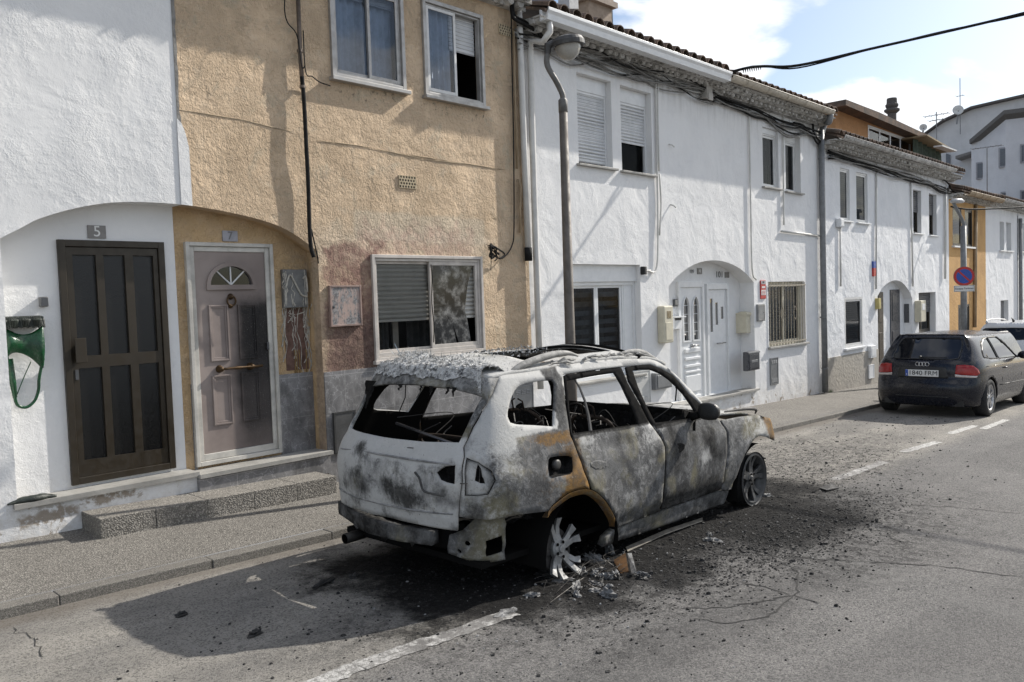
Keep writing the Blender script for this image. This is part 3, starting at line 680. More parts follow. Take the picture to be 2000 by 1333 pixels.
def house7():
    b = MB(); x0, x1 = X57, XW; zb0 = zs(x0)-.4
    WL = (5.223, 6.839, 1.318, 2.441); U1 = (4.835, 5.779, 4.205, 5.237); U2 = (6.048, 6.984, 4.21, 5.282)
    out = [(x0, zs(x0)-.4), (x1, zs(x1)-.4), (x1, ZT+.3), (x0, ZT+.3)]+A7+[(XR1, ZL7), (x0, ZL7)]
    b.poly(out, [rect(*WL), rect(*U1), rect(*U2)])
    for o in (WL, U1, U2): opening(b, *o, .12)
    b.strip(A7+[(XR1, ZL7)], 0, RD); b.quad((x0, 0, ZL7), (XR1, 0, ZL7), (XR1, RD, ZL7), (x0, RD, ZL7))
    b.poly([(x0, ZL7), (XR1, ZL7)]+A7[::-1], [rect(*D7)], RD); room(b, *D7, RD+.1)
    b.build('wall', [OCHRE, DARK], H7)
    # marble cladding
    zt = (4.637, 1.257)[1]; zt2 = (4.469, 1.26)[1]
    zm = (4.687, 0.833)[1]
    b = MB(); b.prism([(XR1+.004, zs(XR1)-.3), (x1-.01, zs(x1)-.3), (x1-.01, zt), (XR1+.004, zt)], -.014, .002)
    b.prism(rect(D7[1]+.01, XR1-.003, ZL7-.02, zt2), RD-.014, RD+.002)
    xq = (3.241, 1.257)[0]; b.prism(rect(X57+.10, D7[0]-.005, ZL7-.02, (3.283, 1.253)[1]), RD-.014, RD+.002)
    b.prism(rect(X57, XR1+.012, ZL7-.22, ZL7-.03), -.05, .002)
    b.build('marble_cladding', MARBLE, H7, bevel=.002)
    MB().prism([(X57-.0, ZL7-.032), (XR1+.03, ZL7-.032), (XR1+.03, ZL7+.004), (X57-.0, ZL7+.004)], -.075, RD+.02).build('threshold', MARBLESLAB, H7, bevel=.005)
    # --- scorched door
    x0, x1, z0, z1 = D7; w, h = x1-x0, z1-z0
    b = MB(); frame(b, x0, x1, z0, z1, .035, RD-.045, RD+.04, .04); frame(b, x0+.037, x1-.037, z0+.042, z1-.037, .045, RD-.025, RD+.035, .06)
    d = b.build('door', simple('smoke_stained_frame', (.55, .53, .485), .45, 0, .35, 4), H7, bevel=.004)
    lx0, lx1, lz0, lz1 = x0+.083, x1-.083, z0+.103, z1-.083; lw, lh = lx1-lx0, lz1-lz0; cx = (lx0+lx1)/2
    fanr = lw*.30; fz = lz0+lh*.835
    fan = [(cx-fanr-.02*0, fz)]+[(cx-fanr*math.cos(math.pi*k/16), fz+fanr*.82*math.sin(math.pi*k/16)) for k in range(1, 16)]+[(cx+fanr, fz)]
    lb = MB(); lb.prism(rect(lx0, lx1, lz0, lz1), RD-.012, RD+.03, [fan])
    for (a, e, f, g) in ((.16, .43, .135, .385), (.57, .84, .135, .385), (.16, .43, .455, .735), (.57, .84, .455, .735)):   # raised and fielded panels
        p = (lx0+lw*a, lx0+lw*e, lz0+lh*f, lz0+lh*g)
        for (i0, i1, y0, y1) in ((0, .016, RD-.026, RD-.012), (.016, .034, RD-.019, RD-.012)):
            frame(lb, p[0]+i0, p[1]-i0, p[2]+i0, p[3]-i0, i1-i0, y0, y1)
    leaf = lb.build('leaf', SCORCH, d, bevel=.003)
    big = [(cx-(fanr+.035), fz-.045), (cx+fanr+.035, fz-.045)]+[(cx+(fanr+.035)*math.cos(math.pi*k/16), fz+(fanr*.82+.035)*math.sin(math.pi*k/16)) for k in range(17)]
    MB().prism(big, RD-.032, RD-.012, [fan]).build('fanlight_frame', SCORCH, d, bevel=.004)
    MB().poly(fan, y=RD).build('fanlight_pane', GLASSBLUE, d)
    b = MB()
    for t in (math.pi*.27, math.pi*.5, math.pi*.73): b.tube([(cx, RD-.006, fz), (cx+fanr*math.cos(t), RD-.006, fz+fanr*.82*math.sin(t))], .0075, 6)
    b.build('glazing_bar', ALU, d)
    kz = lz0+lh*.765; b = MB(); b.lathe([(0, -.03), (.012, -.028), (.026, -.012), (.03, 0)], (cx-.015, RD-.015, kz+.02), (0, 1, 0), 14)
    b.tube([(cx-.015+.042*math.sin(t*.3), RD-.03, kz-.02+.045*math.cos(t*.3)) for t in range(22)], .0085, 8)
    b.lathe([(0, -.02), (.015, -.018), (.022, 0)], (cx-.02, RD-.015, kz-.07), (0, 1, 0), 12); b.build('knocker', BRASS, d, smooth=True)
    hz = lz0+lh*.415; b = MB()
    for hx in (lx0+lw*.27, lx0+lw*.71): b.lathe([(0, -.062), (.02, -.06), (.024, -.05), (.017, -.04), (.017, -.025), (.034, -.012), (.036, 0)], (hx, RD-.012, hz), (0, 1, 0), 16)
    b.tube([(lx0+lw*t, RD-.062, hz) for t in (.27, .36, .45, .5, .55, .64, .74, .86)], [.012, .010, .013, .017, .013, .010, .014, .012], 10); b.build('handle', BRASS, d, smooth=True)
    MB().box(x1-.105, x1-.085, RD-.035, RD-.025, z0+h*.5, z0+h*.535).build('latch_plate', DARKBOX, d)
    q = (3.691, 3.841, 2.551, 2.649); MB().box(q[0], q[1], RD-.012, RD-.001, q[2], q[3]).build('number_plate', PLATEGREY2, H7)
    text('7', (q[0]+q[1])/2, RD-.013, (q[2]+q[3])/2, .105, GREYTEXT, H7, 'house_number')
    # --- lower window: two sliding sashes, half-lowered blind behind the left one, cracked sooty pane on the right
    x0, x1, z0, z1 = WL; w, h = x1-x0, z1-z0; b = MB(); frame(b, x0, x1, z0, z1, .035, -.03, .06); frame(b, x0+.037, x1-.037, z0+.037, z1-.037, .03, -.008, .06, .045)
    wn = b.build('window', ALUPINK, H7, bevel=.003); xm = x0+w*.505
    b = MB(); frame(b, x0+.068, xm+.03, z0+.083, z1-.068, .028, .035, .06); b.build('left_sash', ALUPINK, wn, bevel=.002)
    b = MB(); frame(b, xm-.01, x1-.068, z0+.083, z1-.068, .04, .0, .028); b.build('right_sash', ALUPINK, wn, bevel=.002)
    pane(x0+.09, xm+.01, z0+.11, z1-.09, .045, wn, GLASS)
    # the cracked pane has lost two slivers along its right edge
    px0, px1, pz0, pz1 = xm+.028, x1-.106, z0+.122, z1-.107; ph = pz1-pz0; pw = px1-px0
    sh = [(px0, pz0), (px0+pw*.52, pz0), (px0+pw*.44, pz0+ph*.26), (px0+pw*.57, pz0), (px0+pw*.86, pz0), (px0+pw*.80, pz0+ph*.27), (px0+pw*.74, pz0+ph*.42), (px0+pw*.82, pz0+ph*.72), (px0+pw*.95, pz1), (px0, pz1)]
    MB().poly(sh, y=.015).build('cracked_pane', SOOTGLASS, wn)
    slats(x0+.06, x1-.06, z0+h*.36, z1-.04, .075, wn, SHUTBLIND, pitch=.05)
    MB().box(x0+w*.40, x0+w*.45, .5, .53, z0, z0+h*.36).build('inner_post', ALUGREY, wn)
    curtain(x0+w*.08, x0+w*.38, z0, z0+h*.8, .55, wn, CURTAINDARK); curtain(x0+w*.55, x0+w*.95, z0, z0+h*.8, .55, wn, CURTAINDARK)
    b = MB(); b.tube([(xm+.005+.01*math.sin(k), -.012, z1-.1-(h-.25)*k/10) for k in range(11)], .006, 5); b.tube([(x0+.09, .03, z0+h*.28), (x0+.11, .03, z0+h*.22), (x0+.13, .028, z0+h*.18), (x0+.125, .028, z0+h*.15)], .007, 5); b.build('charred_seal', CABLE, wn)
    sill(x0-.02, x1+.02, z0+.005, .05, wn, ALUPINK, .04)
    # --- upper windows
    for k, o in enumerate((U1, U2)):
        x0, x1, z0, z1 = o; w, h = x1-x0, z1-z0; b = MB(); frame(b, x0, x1, z0, z1, .045, -.035, .05); frame(b, x0+.047, x1-.047, z0+.047, z1-.047, .02, -.01, .05)
        wn = b.build('window', ALUGREY, H7, bevel=.003); xm = x0+w*.52
        if k == 0:
            b = MB(); frame(b, x0+.068, xm+.02, z0+.068, z1-.068, .034, .02, .045); b.build('left_sash', ALUGREY, wn, bevel=.002); b = MB(); frame(b, xm-.02, x1-.068, z0+.068, z1-.068, .034, -.008, .017); b.build('right_sash', ALUGREY, wn, bevel=.002)
            pane(x0+.095, xm, z0+.1, z1-.1, .03, wn, GLASSBLUE); pane(xm+.01, x1-.1, z0+.1, z1-.1, .003, wn, GLASSBLUE)
            slats(x0+.07, x1-.07, z0+h*.84, z1-.05, .09, wn, SHUT)
            curtain(x0+.05, x1-.05, z0-.1, z1, .15, wn, CURTAINBLUE, 9)
        else:
            b = MB(); frame(b, x0+.068, xm+.02, z0+.068, z1-.068, .034, -.008, .017); b.build('left_sash', ALU, wn, bevel=.002)
            pane(x0+.095, xm, z0+.1, z1-.1, .003, wn, GLASSBLUE)
            slats(xm-.02, x1-.07, z0+h*.56, z1-.05, .07, wn, SHUT)
            curtain(x0+.05, xm, z0-.1, z1, .10, wn, CURTAINBLUE, 5)
        sill(x0-.025, x1+.03, z0+.005, .075, wn, ALUGREY, .04)
    # perforated vents
    for (q, n) in (((5.64, 5.879, 3.166, 3.302), 6), ((7.273, 7.494, 5.134, 5.261), 5)):
        hl = [circ(q[0]+(q[1]-q[0])*(i+.5+(.25 if j % 2 else -.1))/(n+.3), q[2]+(q[3]-q[2])*(j+.5)/4, .013, 8) for i in range(n) for j in range(4)]
        v = MB().prism(rect(*q), -.012, .0, hl).build('vent', simple('ochre_vent_tile', (.46, .38, .26), .9), H7)
        MB().quad((q[0], -.003, q[2]), (q[1], -.003, q[2]), (q[1], -.003, q[3]), (q[0], -.003, q[3])).build('vent_holes', DARK, v)
    # conduit up the wall between the window and the door, ending in scorched cables
    pts = [(4.463, -0.05, 4.912), (4.457, -0.05, 4.378), (4.467, -0.05, 4.039)]
    pipe(pts, .021, simple('painted_iron_conduit', (.16, .125, .10), .5, .3, .4), H7, 'conduit', [(p[0], p[2]) for p in pts[1:]])
    pts = [(7.509, -0.03, 5.218), (7.493, -0.03, 4.346), (7.49, -0.03, 3.533)]
    pipe(pts, .012, PIPEOCHRE, H7, 'conduit')
    pipe([(7.503, -0.03, 3.408), (7.529, -0.045, 3.314), (7.508, -0.045, 3.092), (7.498, -0.03, 2.745)], .014, PIPEOCHRE, H7, 'conduit')
    tiles(X57, XW-.02, 5.62, parent=H7, y0=-.43); cornice(X57, XW-.02, 5.62, H7, ytop=-.38)
    # hairline ledge across the wall where two coats of render meet
    b = MB(); L = [(3.255, 3.657), (3.582, 3.653), (3.879, 3.647), (4.166, 3.618), (4.357, 3.604)] ; b.tube([(x, -.001, z) for x, z in L], [.002, .006, .003, .007, .002], 5); L = [(4.64, 3.553), (5.132, 3.558), (5.528, 3.537), (6.026, 3.505), (6.568, 3.512), (7.292, 3.506)]; b.tube([(x, -.004, z) for x, z in dens(L, .1)[:-8]], [.0015+.005*abs(math.sin(i*1.7)*math.sin(i*.45)) for i in range(len(dens(L, .1))-8)], 5); b.build('render_ledge', simple('dark_render_edge', (.40, .32, .22), .95, 0, .5), H7)
    rr = random.Random(6); zs_ = [A7[0][1]+.02+k*.06 for k in range(int((ZT+.28-A7[0][1])/.06))]; l = [(X57-.004, z) for z in zs_]; r = [(X57+.022+.012*noise.noise(Vector((z*5, 2, 1)))+rr.uniform(-.006, .006), z) for z in zs_[::-1]]
    MB().prism(l+r, -.008, -.001).build('mortar_edge', simple('grey_mortar_edge', (.26, .25, .235), .95, 0, .4, 12, .005), H7)
    MB().prism([(X57-.01, A7[0][1]+.0), (X57+.09, A7[0][1]-.006), (X57+.085, A7[0][1]+.5), (X57+.06, A7[0][1]+.62), (X57+.03, A7[0][1]+.7), (X57-.01, A7[0][1]+.74)], -.010, -.0085).build('white_lap', WHITE5, H7)
PLATEGREY2 = simple('lilac_grey_plate', (.36, .36, .40), .5, 0, .2)
CURTAINDARK = simple('sooty_net_curtain', (.10, .105, .11), .95, 0, .4); CURTAINBLUE = simple('pale_blue_curtain', (.66, .72, .8), .95, 0, .25); SHUTBLIND = shutter('pale_blind_slats', (.62, .60, .55), .05)
house7()
# ---------------------------------------------------------------- white double house with the arched porch
ARCH2 = arch_pts([(10.874, 2.046), (11.113, 2.188), (11.465, 2.334), (11.861, 2.427), (12.271, 2.457), (12.697, 2.427), (13.14, 2.324), (13.469, 2.18), (13.636, 2.079)])
ARCH2[0] = (ARCH2[0][0], ARCH2[0][1]); XL2, XR2 = ARCH2[0][0], ARCH2[-1][0]
AA, AB = split(ARCH2, XAB)
ZL2 = (12.567, 0.168)[1]
HA = thing('terraced_house', 'white house with roller shutters and long white box gutter beside the ochre house', 'house', (0, 0, 0), 'terraced houses along the street')
HB = thing('terraced_house', 'white house with iron barred window beside its arched porch, cream half round gutter', 'house', (0, 0, 0), 'terraced houses along the street')
DA = (11.521, 12.326, 0.078, 2.123); DB = (12.41, 13.168, 0.136, 2.076)
def sashes(x0, x1, z0, z1, y, parent, mat, n=2, gl=None, fw=.035, name='window'):
    b = MB(); frame(b, x0, x1, z0, z1, fw, y, y+.06); wn = b.build(name, mat, parent, bevel=.003); w = (x1-x0-2*fw)/n
    for k in range(n):
        a, c = x0+fw+w*k, x0+fw+w*(k+1); b = MB(); frame(b, a+.002, c-.002, z0+fw+.002, z1-fw-.002, .04, y+.012, y+.048); b.build('sash', mat, wn, bevel=.002); pane(a+.035, c-.035, z0+fw+.035, z1-fw-.035, y+.028, wn, gl or GLASS)
    return wn
def houseA():
    W1 = (8.749, 9.517, 3.717, 4.941); W2 = (9.736, 10.511, 3.71, 4.932); WL = (8.532, 10.114, 0.754, 2.367)
    b = MB(); x0, x1 = XW, XAB
    b.poly([(x0, zs(x0)-.4), (x1, zs(x1)-.4), (x1, ZL2), (XL2, ZL2)]+AA+[(x1, ZT), (x0, ZT)], [rect(*W1), rect(*W2), rect(*WL)])
    opening(b, *W1, .16); opening(b, *W2, .16); opening(b, *WL, .2)
    b.strip([(XL2, ZL2)]+AA, 0, RD+.08); b.poly([(XL2, ZL2), (x1, ZL2)]+AA[::-1], [rect(*DA)], RD+.08); room(b, *DA, RD+.12); b.quad((XL2, 0, ZL2), (x1, 0, ZL2), (x1, RD+.08, ZL2), (XL2, RD+.08, ZL2))
    b.build('wall', [WHITEA, DARK], HA)
    for k, o in enumerate((W1, W2)):
        a, c, z0, z1 = o; h = z1-z0; bx = MB().box(a+.002, c-.002, .09, .16, z1-.2, z1-.002)
        frame(bx, a+.002, c-.002, z0+.004, z1-.2, .035, .10, .16); wn = bx.build('window', PVC, HA, bevel=.003)
        slats(a+.037, c-.037, z0+(.06 if k == 0 else h*.36), z1-.2, .115, wn, SHUT, pitch=.05)
        pane(a+.037, c-.037, z0+.03, z0+h*.4, .14, wn, GLASS); sill(a-.05, c+.06, z0+.004, .06, wn, MARBLESLAB, .03, .14)
        curtain(a+.1, a+.25, z0, z1, .4, wn, CURTAIN, 2)
    a, c, z0, z1 = WL; b = MB().box(a+.002, c-.002, .07, .2, z1-.24, z1-.002); frame(b, a+.002, c-.002, z0, z1-.24, .05, .1, .2); b.box(c-.26, c-.052, .12, .2, z0, z1-.24)
    b.build('shutter_box', PVC, HA, bevel=.003)
    wn = sashes(a+.05, c-.26, z0+.02, z1-.25, .125, HA, PVC, 2, GLASSDARK); sill(a-.04, c+.04, z0+.004, .05, wn, MARBLESLAB, .03, .14)
    for k in range(9): MB().box(a+.05, c-.27, .235, .237, z0+.12+k*.13, z0+.19+k*.13).build('blind_strip', CURTAINGREY, wn)
    curtain(a+.05, c-.27, z0, z1-.2, .5, wn, CURTAINDARK, 5)
    # white ornamental door: two arched lights over moulded bars
    x0, x1, z0, z1 = DA; w, h = x1-x0, z1-z0; y = RD+.08; b = MB(); frame(b, x0, x1, z0, z1, .06, y-.05, y+.04, .03, .1); d = b.build('door', PVC, HA, bevel=.004)
    lx0, lx1 = x0+.062, x1-.062; lw = lx1-lx0; holes = []
    for cx in (lx0+lw*.28, lx0+lw*.72):
        r = lw*.13; za, zb = z0+h*.52, z0+h*.80; holes.append([(cx-r, za), (cx+r, za), (cx+r, zb), (cx+r*.6, zb+h*.05), (cx, zb+h*.075), (cx-r*.6, zb+h*.05), (cx-r, zb)])
    lb = MB(); lb.prism(rect(lx0, lx1, z0+.03, z1-.102), y-.02, y+.03, holes)
    for (f, g) in ((.42, .455), (.36, .385), (.30, .325), (.10, .235), (.255, .275), (.045, .07)): lb.box(lx0+lw*.16, lx0+lw*.84, y-.055, y-.02, z0+h*f, z0+h*g)
    for hl in holes: lb.prism([((p[0]-hl[4][0])*1.35+hl[4][0], (p[1]-hl[0][1])*1.05+hl[0][1]-h*.012) for p in hl], y-.04, y-.02, [hl])
    lb.build('leaf', PVC, d, bevel=.01)
    for hl in holes:
        p = MB().poly(hl, y=y).build('pane', GLASSBLUE, d); b = MB()
        for k in range(1, 5): b.box(hl[0][0], hl[1][0], y-.006, y, hl[0][1]+(hl[4][1]-hl[0][1])*k/5-.004, hl[0][1]+(hl[4][1]-hl[0][1])*k/5+.004)
        b.build('glazing_bar', PVC, d)
    MB().tube([(lx0+lw*.46, y-.07, z0+h*.475), (lx0+lw*.72, y-.07, z0+h*.475)], .014, 8).lathe([(.03, 0), (.03, .04), (.0, .05)], (lx0+lw*.5, y-.02, z0+h*.475), (0, -1, 0), 12).build('handle', STEEL, d, smooth=True)
    q = (12.18, 12.329, 2.239, 2.343); MB().box(q[0], q[1], y-.012, y-.002, q[2], q[3]).build('number_plate', PLATEGREY, HA)
    text('4', (q[0]+q[1])/2, y-.014, (q[2]+q[3])/2, .09, PALETEXT, HA, 'house_number')
    q = (12.001, 0.27, 2.282); text('199', q[0], q[1], q[2], .09, GREYTEXT, HA, 'house_number', width=.12)
    # roof, gutter, eaves
    gx0, gx1 = (7.697, -0.4, 5.41)[0], (12.182, -0.4, 5.493)[0]; gz = (7.726, -0.45, 5.44)[2]
    tiles(XW+.05, XAB, gz+.0, parent=HA); cornice(XW, XAB, gz-.04, HA); gutter_box(gx0, gx1, gz, HA, PVC)
    b = MB(); p0 = (7.579, -0.5, 5.147)
    pipe([(gx0+.1, -.37, gz-.12), (gx0+.1, -.37, gz-.26), (gx0+.04, -.3, gz-.38), (7.736, -0.1, 5.123), (7.76, -0.07, 4.947), (7.746, -0.07, 3.869), (7.745, -0.07, 2.08), (7.75, -0.07, 0.771)], .042, PIPEWHITE, HA, 'drainpipe')
    pipe([(7.59, -0.06, 5.463), (7.591, -0.06, 4.73), (7.598, -0.06, 3.728), (7.61, -0.06, 2.523)], .04, PIPEWHITE, HA, 'drainpipe')
    pipe([(7.612, -0.06, 2.562), (7.613, -0.06, 2.396)], .05, CABLE, HA, 'charred_pipe_end')
    for pts in ([(10.701, -0.03, 5.243), (10.613, -0.03, 5.114), (10.593, -0.03, 4.045), (10.565, -0.03, 2.799), (10.487, -0.03, 2.289), (10.23, -0.03, 2.288)], [(11.171, -0.03, 5.285), (10.841, -0.03, 5.251), (10.667, -0.03, 5.085), (10.636, -0.03, 3.781)], [(10.641, -0.035, 3.742), (10.662, -0.035, 3.282), (10.6, -0.035, 2.815)]):
        pipe(spline(pts, 5), .014, PIPEWHITE, HA, 'conduit')
GLASSDARK = glass('dim_window_glass', (.75, .8, .84), .8); CURTAINGREY = simple('grey_blind', (.15, .16, .17), .9, 0, .3)
houseA()
def houseB():
    W1 = (14.074, 14.699, 3.813, 4.896); W2 = (14.996, 15.649, 3.794, 4.883); WG = (14.195, 15.718, 0.876, 2.084)
    b = MB(); x0, x1 = XAB, XC
    b.poly([(x0, zs(x0)-.4), (x1, zs(x1)-.4), (x1, ZT), (x0, ZT)]+AB+[(XR2, ZL2), (x0, ZL2)], [rect(*W1), rect(*W2), rect(*WG)])
    opening(b, *W1, .12); opening(b, *W2, .16); opening(b, *WG, .14)
    b.strip(AB+[(XR2, ZL2)], 0, RD+.08); b.poly([(x0, ZL2), (XR2, ZL2)]+AB[::-1], [rect(*DB)], RD+.08); room(b, *DB, RD+.12); b.quad((x0, 0, ZL2), (XR2, 0, ZL2), (XR2, RD+.08, ZL2), (x0, RD+.08, ZL2))
    b.build('wall', [WHITEB, DARK], HB)
    for k, o in enumerate((W1, W2)):
        a, c, z0, z1 = o; wn = sashes(a+.003, c-.003, z0+.003, z1-.1, .05+.05*k, HB, ALU, 1, GLASSDARK, .03); MB().box(a+.002, c-.002, .04+.05*k, .12, z1-.1, z1-.002).build('shutter_box', PVC, wn)
        curtain(a, c, z0, z1, .25, wn, CURTAINDARK, 6); sill(a-.06, c+.06, z0+.004, .06, wn, MARBLESLAB, .03, .11)
    a, c, z0, z1 = WG; wn = sashes(a+.003, c-.003, z0+.003, z1-.003, .07, HB, CREAM, 2, GLASSDARK, .05); slats(a+.03, c-.03, z0, z1, .16, wn, SHUTBEIGE)
    sill(a-.06, c+.1, z0+.004, .06, wn, MARBLESLAB, .035, .12); b = MB(); n = 13
    for k in range(n): b.tube([(a+.02+(c-a-.04)*k/(n-1), -.02, z0+.01), (a+.02+(c-a-.04)*k/(n-1), -.02, z1-.01)], .008, 6)
    for z in (z0+.06, z1-.07): b.box(a-.01, c+.01, -.028, -.012, z-.012, z+.012)
    for kx in (.32, .68):
        for s in (-1, 1): b.tube([(a+(c-a)*kx+s*.035+.03*math.cos(t*.5)*s, -.034, z0+(z1-z0)*.5+s*.0+.13*math.sin(t*.25)*(1 if t < 13 else 1)) for t in range(-6, 7)], .007, 5)
    b.build('security_grille', CREAMIRON, HB)
    x0, x1, z0, z1 = DB; w, h = x1-x0, z1-z0; y = RD+.08; b = MB(); frame(b, x0, x1, z0, z1, .06, y-.05, y+.04, .05, .1); d = b.build('door', PVC, HB, bevel=.004)
    lx0, lx1 = x0+.062, x1-.062; lw = lx1-lx0; holes = [rect(lx0+lw*a, lx0+lw*b_, z0+h*c, z1-.102-h*.08) for a, b_, c in ((.14, .28, .57), )]
    holes += [rect(lx0+lw*.42, lx0+lw*.56, z0+h*.63, z0+h*.83), rect(lx0+lw*.72, lx0+lw*.86, z0+h*.68, z0+h*.79)]
    lb = MB(); lb.prism(rect(lx0, lx1, z0+.05, z1-.102), y-.015, y+.03, holes); frame(lb, lx0+.03, lx1-.03, z0+.1, z1-.14, .012, y-.02, y-.015); lb.build('leaf', PVC, d, bevel=.004)
    for hl in holes: MB().poly(hl, y=y).build('pane', GLASSBLUE, d)
    MB().tube([(lx0+lw*.35, y-.06, z0+h*.465), (lx0+lw*.82, y-.06, z0+h*.465)], .012, 8).build('handle', STEEL, d, smooth=True)
    q = (12.962, 0.27, 2.229); text('101', q[0]-.05, q[1], q[2], .15, GREYTEXT, HB, 'house_number', width=.20)
    q = (13.105, 13.25, 2.175, 2.275); MB().box(q[0], q[1], y-.012, y-.002, q[2], q[3]).build('number_plate', PLATEGREY, HB)
    # shared landing in front of the two white doors
    zl = ZL2; p = (11.142, 13.361, -0.041, 0.146); MB().prism([(XL2-.02, zl-.03), (XR2+.05, zl-.03), (XR2+.05, zl+.004), (XL2-.02, zl+.004)], -.06, RD).build('threshold', MARBLESLAB, HB, bevel=.005)
    gx0, gx1 = (12.18, -0.4, 5.46)[0], (16.219, -0.4, 5.355)[0]; gz = (12.132, -0.47, 5.389)[2]
    tiles(XAB, XC+.05, gz+.0, parent=HB); cornice(XAB, XC, gz-.04, HB); gutter_round(gx0, gx1, gz, HB, CREAMGUT)
    pipe(spline([(gx1-.06, -.395, gz-.06), (gx1-.05, -.36, gz-.2), (16.569, -0.12, 5.27), (16.456, -0.08, 5.007)], 5), .06, ZINC, HB, 'drainpipe_elbow')
    pts = [(16.46, -0.08, 5.109), (16.456, -0.08, 3.624), (16.458, -0.08, 1.553), (16.472, -0.08, -0.188)]
    pipe(pts, .06, ZINC, HB, 'drainpipe', [((16.464, 4.548)), ((16.426, 1.345)), ((16.464, 0.297))])
    for pts in ([(13.532, -0.03, 5.199), (13.522, -0.03, 3.543), (13.53, -0.03, 2.324), (13.676, -0.03, 2.123)], [(14.877, -0.03, 5.301), (14.828, -0.03, 4.01), (14.817, -0.03, 3.147)]): pipe(spline(pts, 5), .015, PIPEWHITE, HB, 'conduit')
    pipe([(14.705, -0.03, 3.028), (16.478, -0.03, 2.999)], .02, PIPEWHITE, HB, 'conduit')
    for (x, z) in [(10.979, 5.087), (10.97, 4.229), (10.972, 3.304)]: MB().tube([(x, 0, z), (x+.02, -.05, z-.02), (x+.05, -.07, z-.05)], .012, 6).build('hook', PIPEWHITE, HB)
CREAMIRON = simple('cream_painted_iron', (.42, .37, .29), .6, 0, .4, 20); CREAMGUT = simple('cream_gutter', (.48, .43, .35), .5, 0, .3)
houseB()
# ---------------------------------------------------------------- second white pair, orange house and the row beyond
ARCH3 = arch_pts([(19.67, 1.708), (20.004, 1.905), (20.481, 2.034), (20.902, 2.068), (21.369, 2.002), (21.811, 1.805), (22.073, 1.593)]); XL3, XR3 = ARCH3[0][0], ARCH3[-1][0]
HC = thing('terraced_house', 'white house with beige plinth and arched porch just before the orange house', 'house', (0, 0, 0), 'terraced houses along the street')
def houseC():
    U = [(17.565, 18.087, 3.363, 4.48), (18.462, 19.122, 3.362, 4.469), (22.192, 22.823, 3.257, 4.358), (23.442, 24.086, 3.246, 4.347)]
    L1 = (17.714, 18.744, 0.612, 1.717); L2 = (22.554, 23.935, 0.675, 1.735); x0, x1 = XC, XCD; zt = ZT-.42; ZL = (20.489, -0.046)[1]
    b = MB(); ar = [(XL3, ZL)]+ARCH3+[(XR3, ZL)]
    b.poly([(x0, zs(x0)-.4), (x1, zs(x1)-.4), (x1, zt), (x0, zt)], [rect(*o) for o in U]+[rect(*L1), rect(*L2), ar])
    for o in U[:2]: opening(b, *o, .06)
    for o in U[2:]: opening(b, *o, .15)
    opening(b, *L1, .06); opening(b, *L2, .2); b.strip(ar, 0, RD, True)
    d1 = (20.013, 20.551, -0.277, 1.796); d2 = (21.046, 21.699, -0.381, 1.843); d1 = (d1[0]+.12, d1[1], ZL+.02, d1[3]); d2 = (d2[0], d2[1], ZL+.02, d2[3])
    b.poly(ar, [rect(*d1), rect(*d2)], RD); room(b, *d1, RD+.1); room(b, *d2, RD+.1); b.build('wall', [WHITEC, DARK], HC)
    for k, o in enumerate(U):
        wn = sashes(o[0]+.002, o[1]-.002, o[2]+.002, o[3]-.002, .02 if k < 2 else .10, HC, ALU if k < 2 else BROWNALU, 1, GLASSDARK, .03); slats(o[0]+.03, o[1]-.03, o[2]+(0 if k < 2 else .55), o[3]-.02, .065 if k < 2 else .085, wn, SHUTGREY if k < 2 else SHUTDARK); sill(o[0]-.05, o[1]+.08, o[2]+.003, .06, wn, PVC, .03, .05)
    wn = sashes(L1[0]+.002, L1[1]-.002, L1[2]+.002, L1[3]-.002, .0, HC, ALU, 1, GLASSDARK, .05); slats(L1[0]+.05, L1[1]-.05, L1[2], L1[3], .07, wn, SHUTGREY); sill(L1[0]-.06, L1[1]+.06, L1[2]+.003, .06, wn, PVC, .04, .02)
    wn = sashes(L2[0]+.002, L2[1]-.002, L2[2]+.002, L2[3]-.002, .15, HC, BROWNALU, 2, GLASSDARK, .04); slats(L2[0]+.05, L2[1]-.05, L2[2]+.5*(L2[3]-L2[2]), L2[3], .13, wn, SHUTDARK, pitch=.08)
    for o, mt, nm in ((d1, simple('brown_wood', (.06, .045, .03), .5, 0, .4), 'brown'), (d2, simple('navy_door_paint', (.022, .026, .04), .4), 'navy')):
        d = MB().box(o[0], o[1], RD-.02, RD+.03, o[2], o[3]).build('door', mt, HC, bevel=.004)
        for k in range(2): MB().box(o[0]+.1, o[1]-.1, RD-.03, RD-.018, o[2]+.15+k*.95, o[2]+.85+k*.95).build('door_panel', mt, d, bevel=.006)
    zp = (17.987, 0.48)[1]; b = MB(); b.prism([(x0+.05, zs(x0)-.3), (XL3-.02, zs(XL3)-.3), (XL3-.02, zp), (x0+.05, zp)], -.02, .003); b.build('plinth', PLINTH, HC)
    gz = (16.458, -0.45, 4.978)[2]; tiles(XC+.05, XCD+.25, gz, parent=HC); cornice(XC, XCD+.2, gz-.04, HC); gutter_round(XC+.15, (24.24, -0.45, 4.961)[0], gz, HC, EAVES)
    pipe([(17.475, -0.03, 3.259), (17.458, -0.03, 1.959)], .02, PIPEWHITE, HC, 'conduit'); pipe([(19.615, -0.03, 4.753), (19.494, -0.03, 1.875)], .02, PIPEWHITE, HC, 'conduit'); pipe([(21.946, -0.03, 4.594), (22.025, -0.03, 1.904)], .02, PIPEWHITE, HC, 'conduit')
    pipe([(24.716, -0.05, 4.61), (24.611, -0.05, 2.084)], .03, PIPEWHITE, HC, 'drainpipe')
houseC()
HD = thing('terraced_house', 'narrow orange house behind the no parking sign', 'house', (0, 0, 0), 'terraced houses along the street')
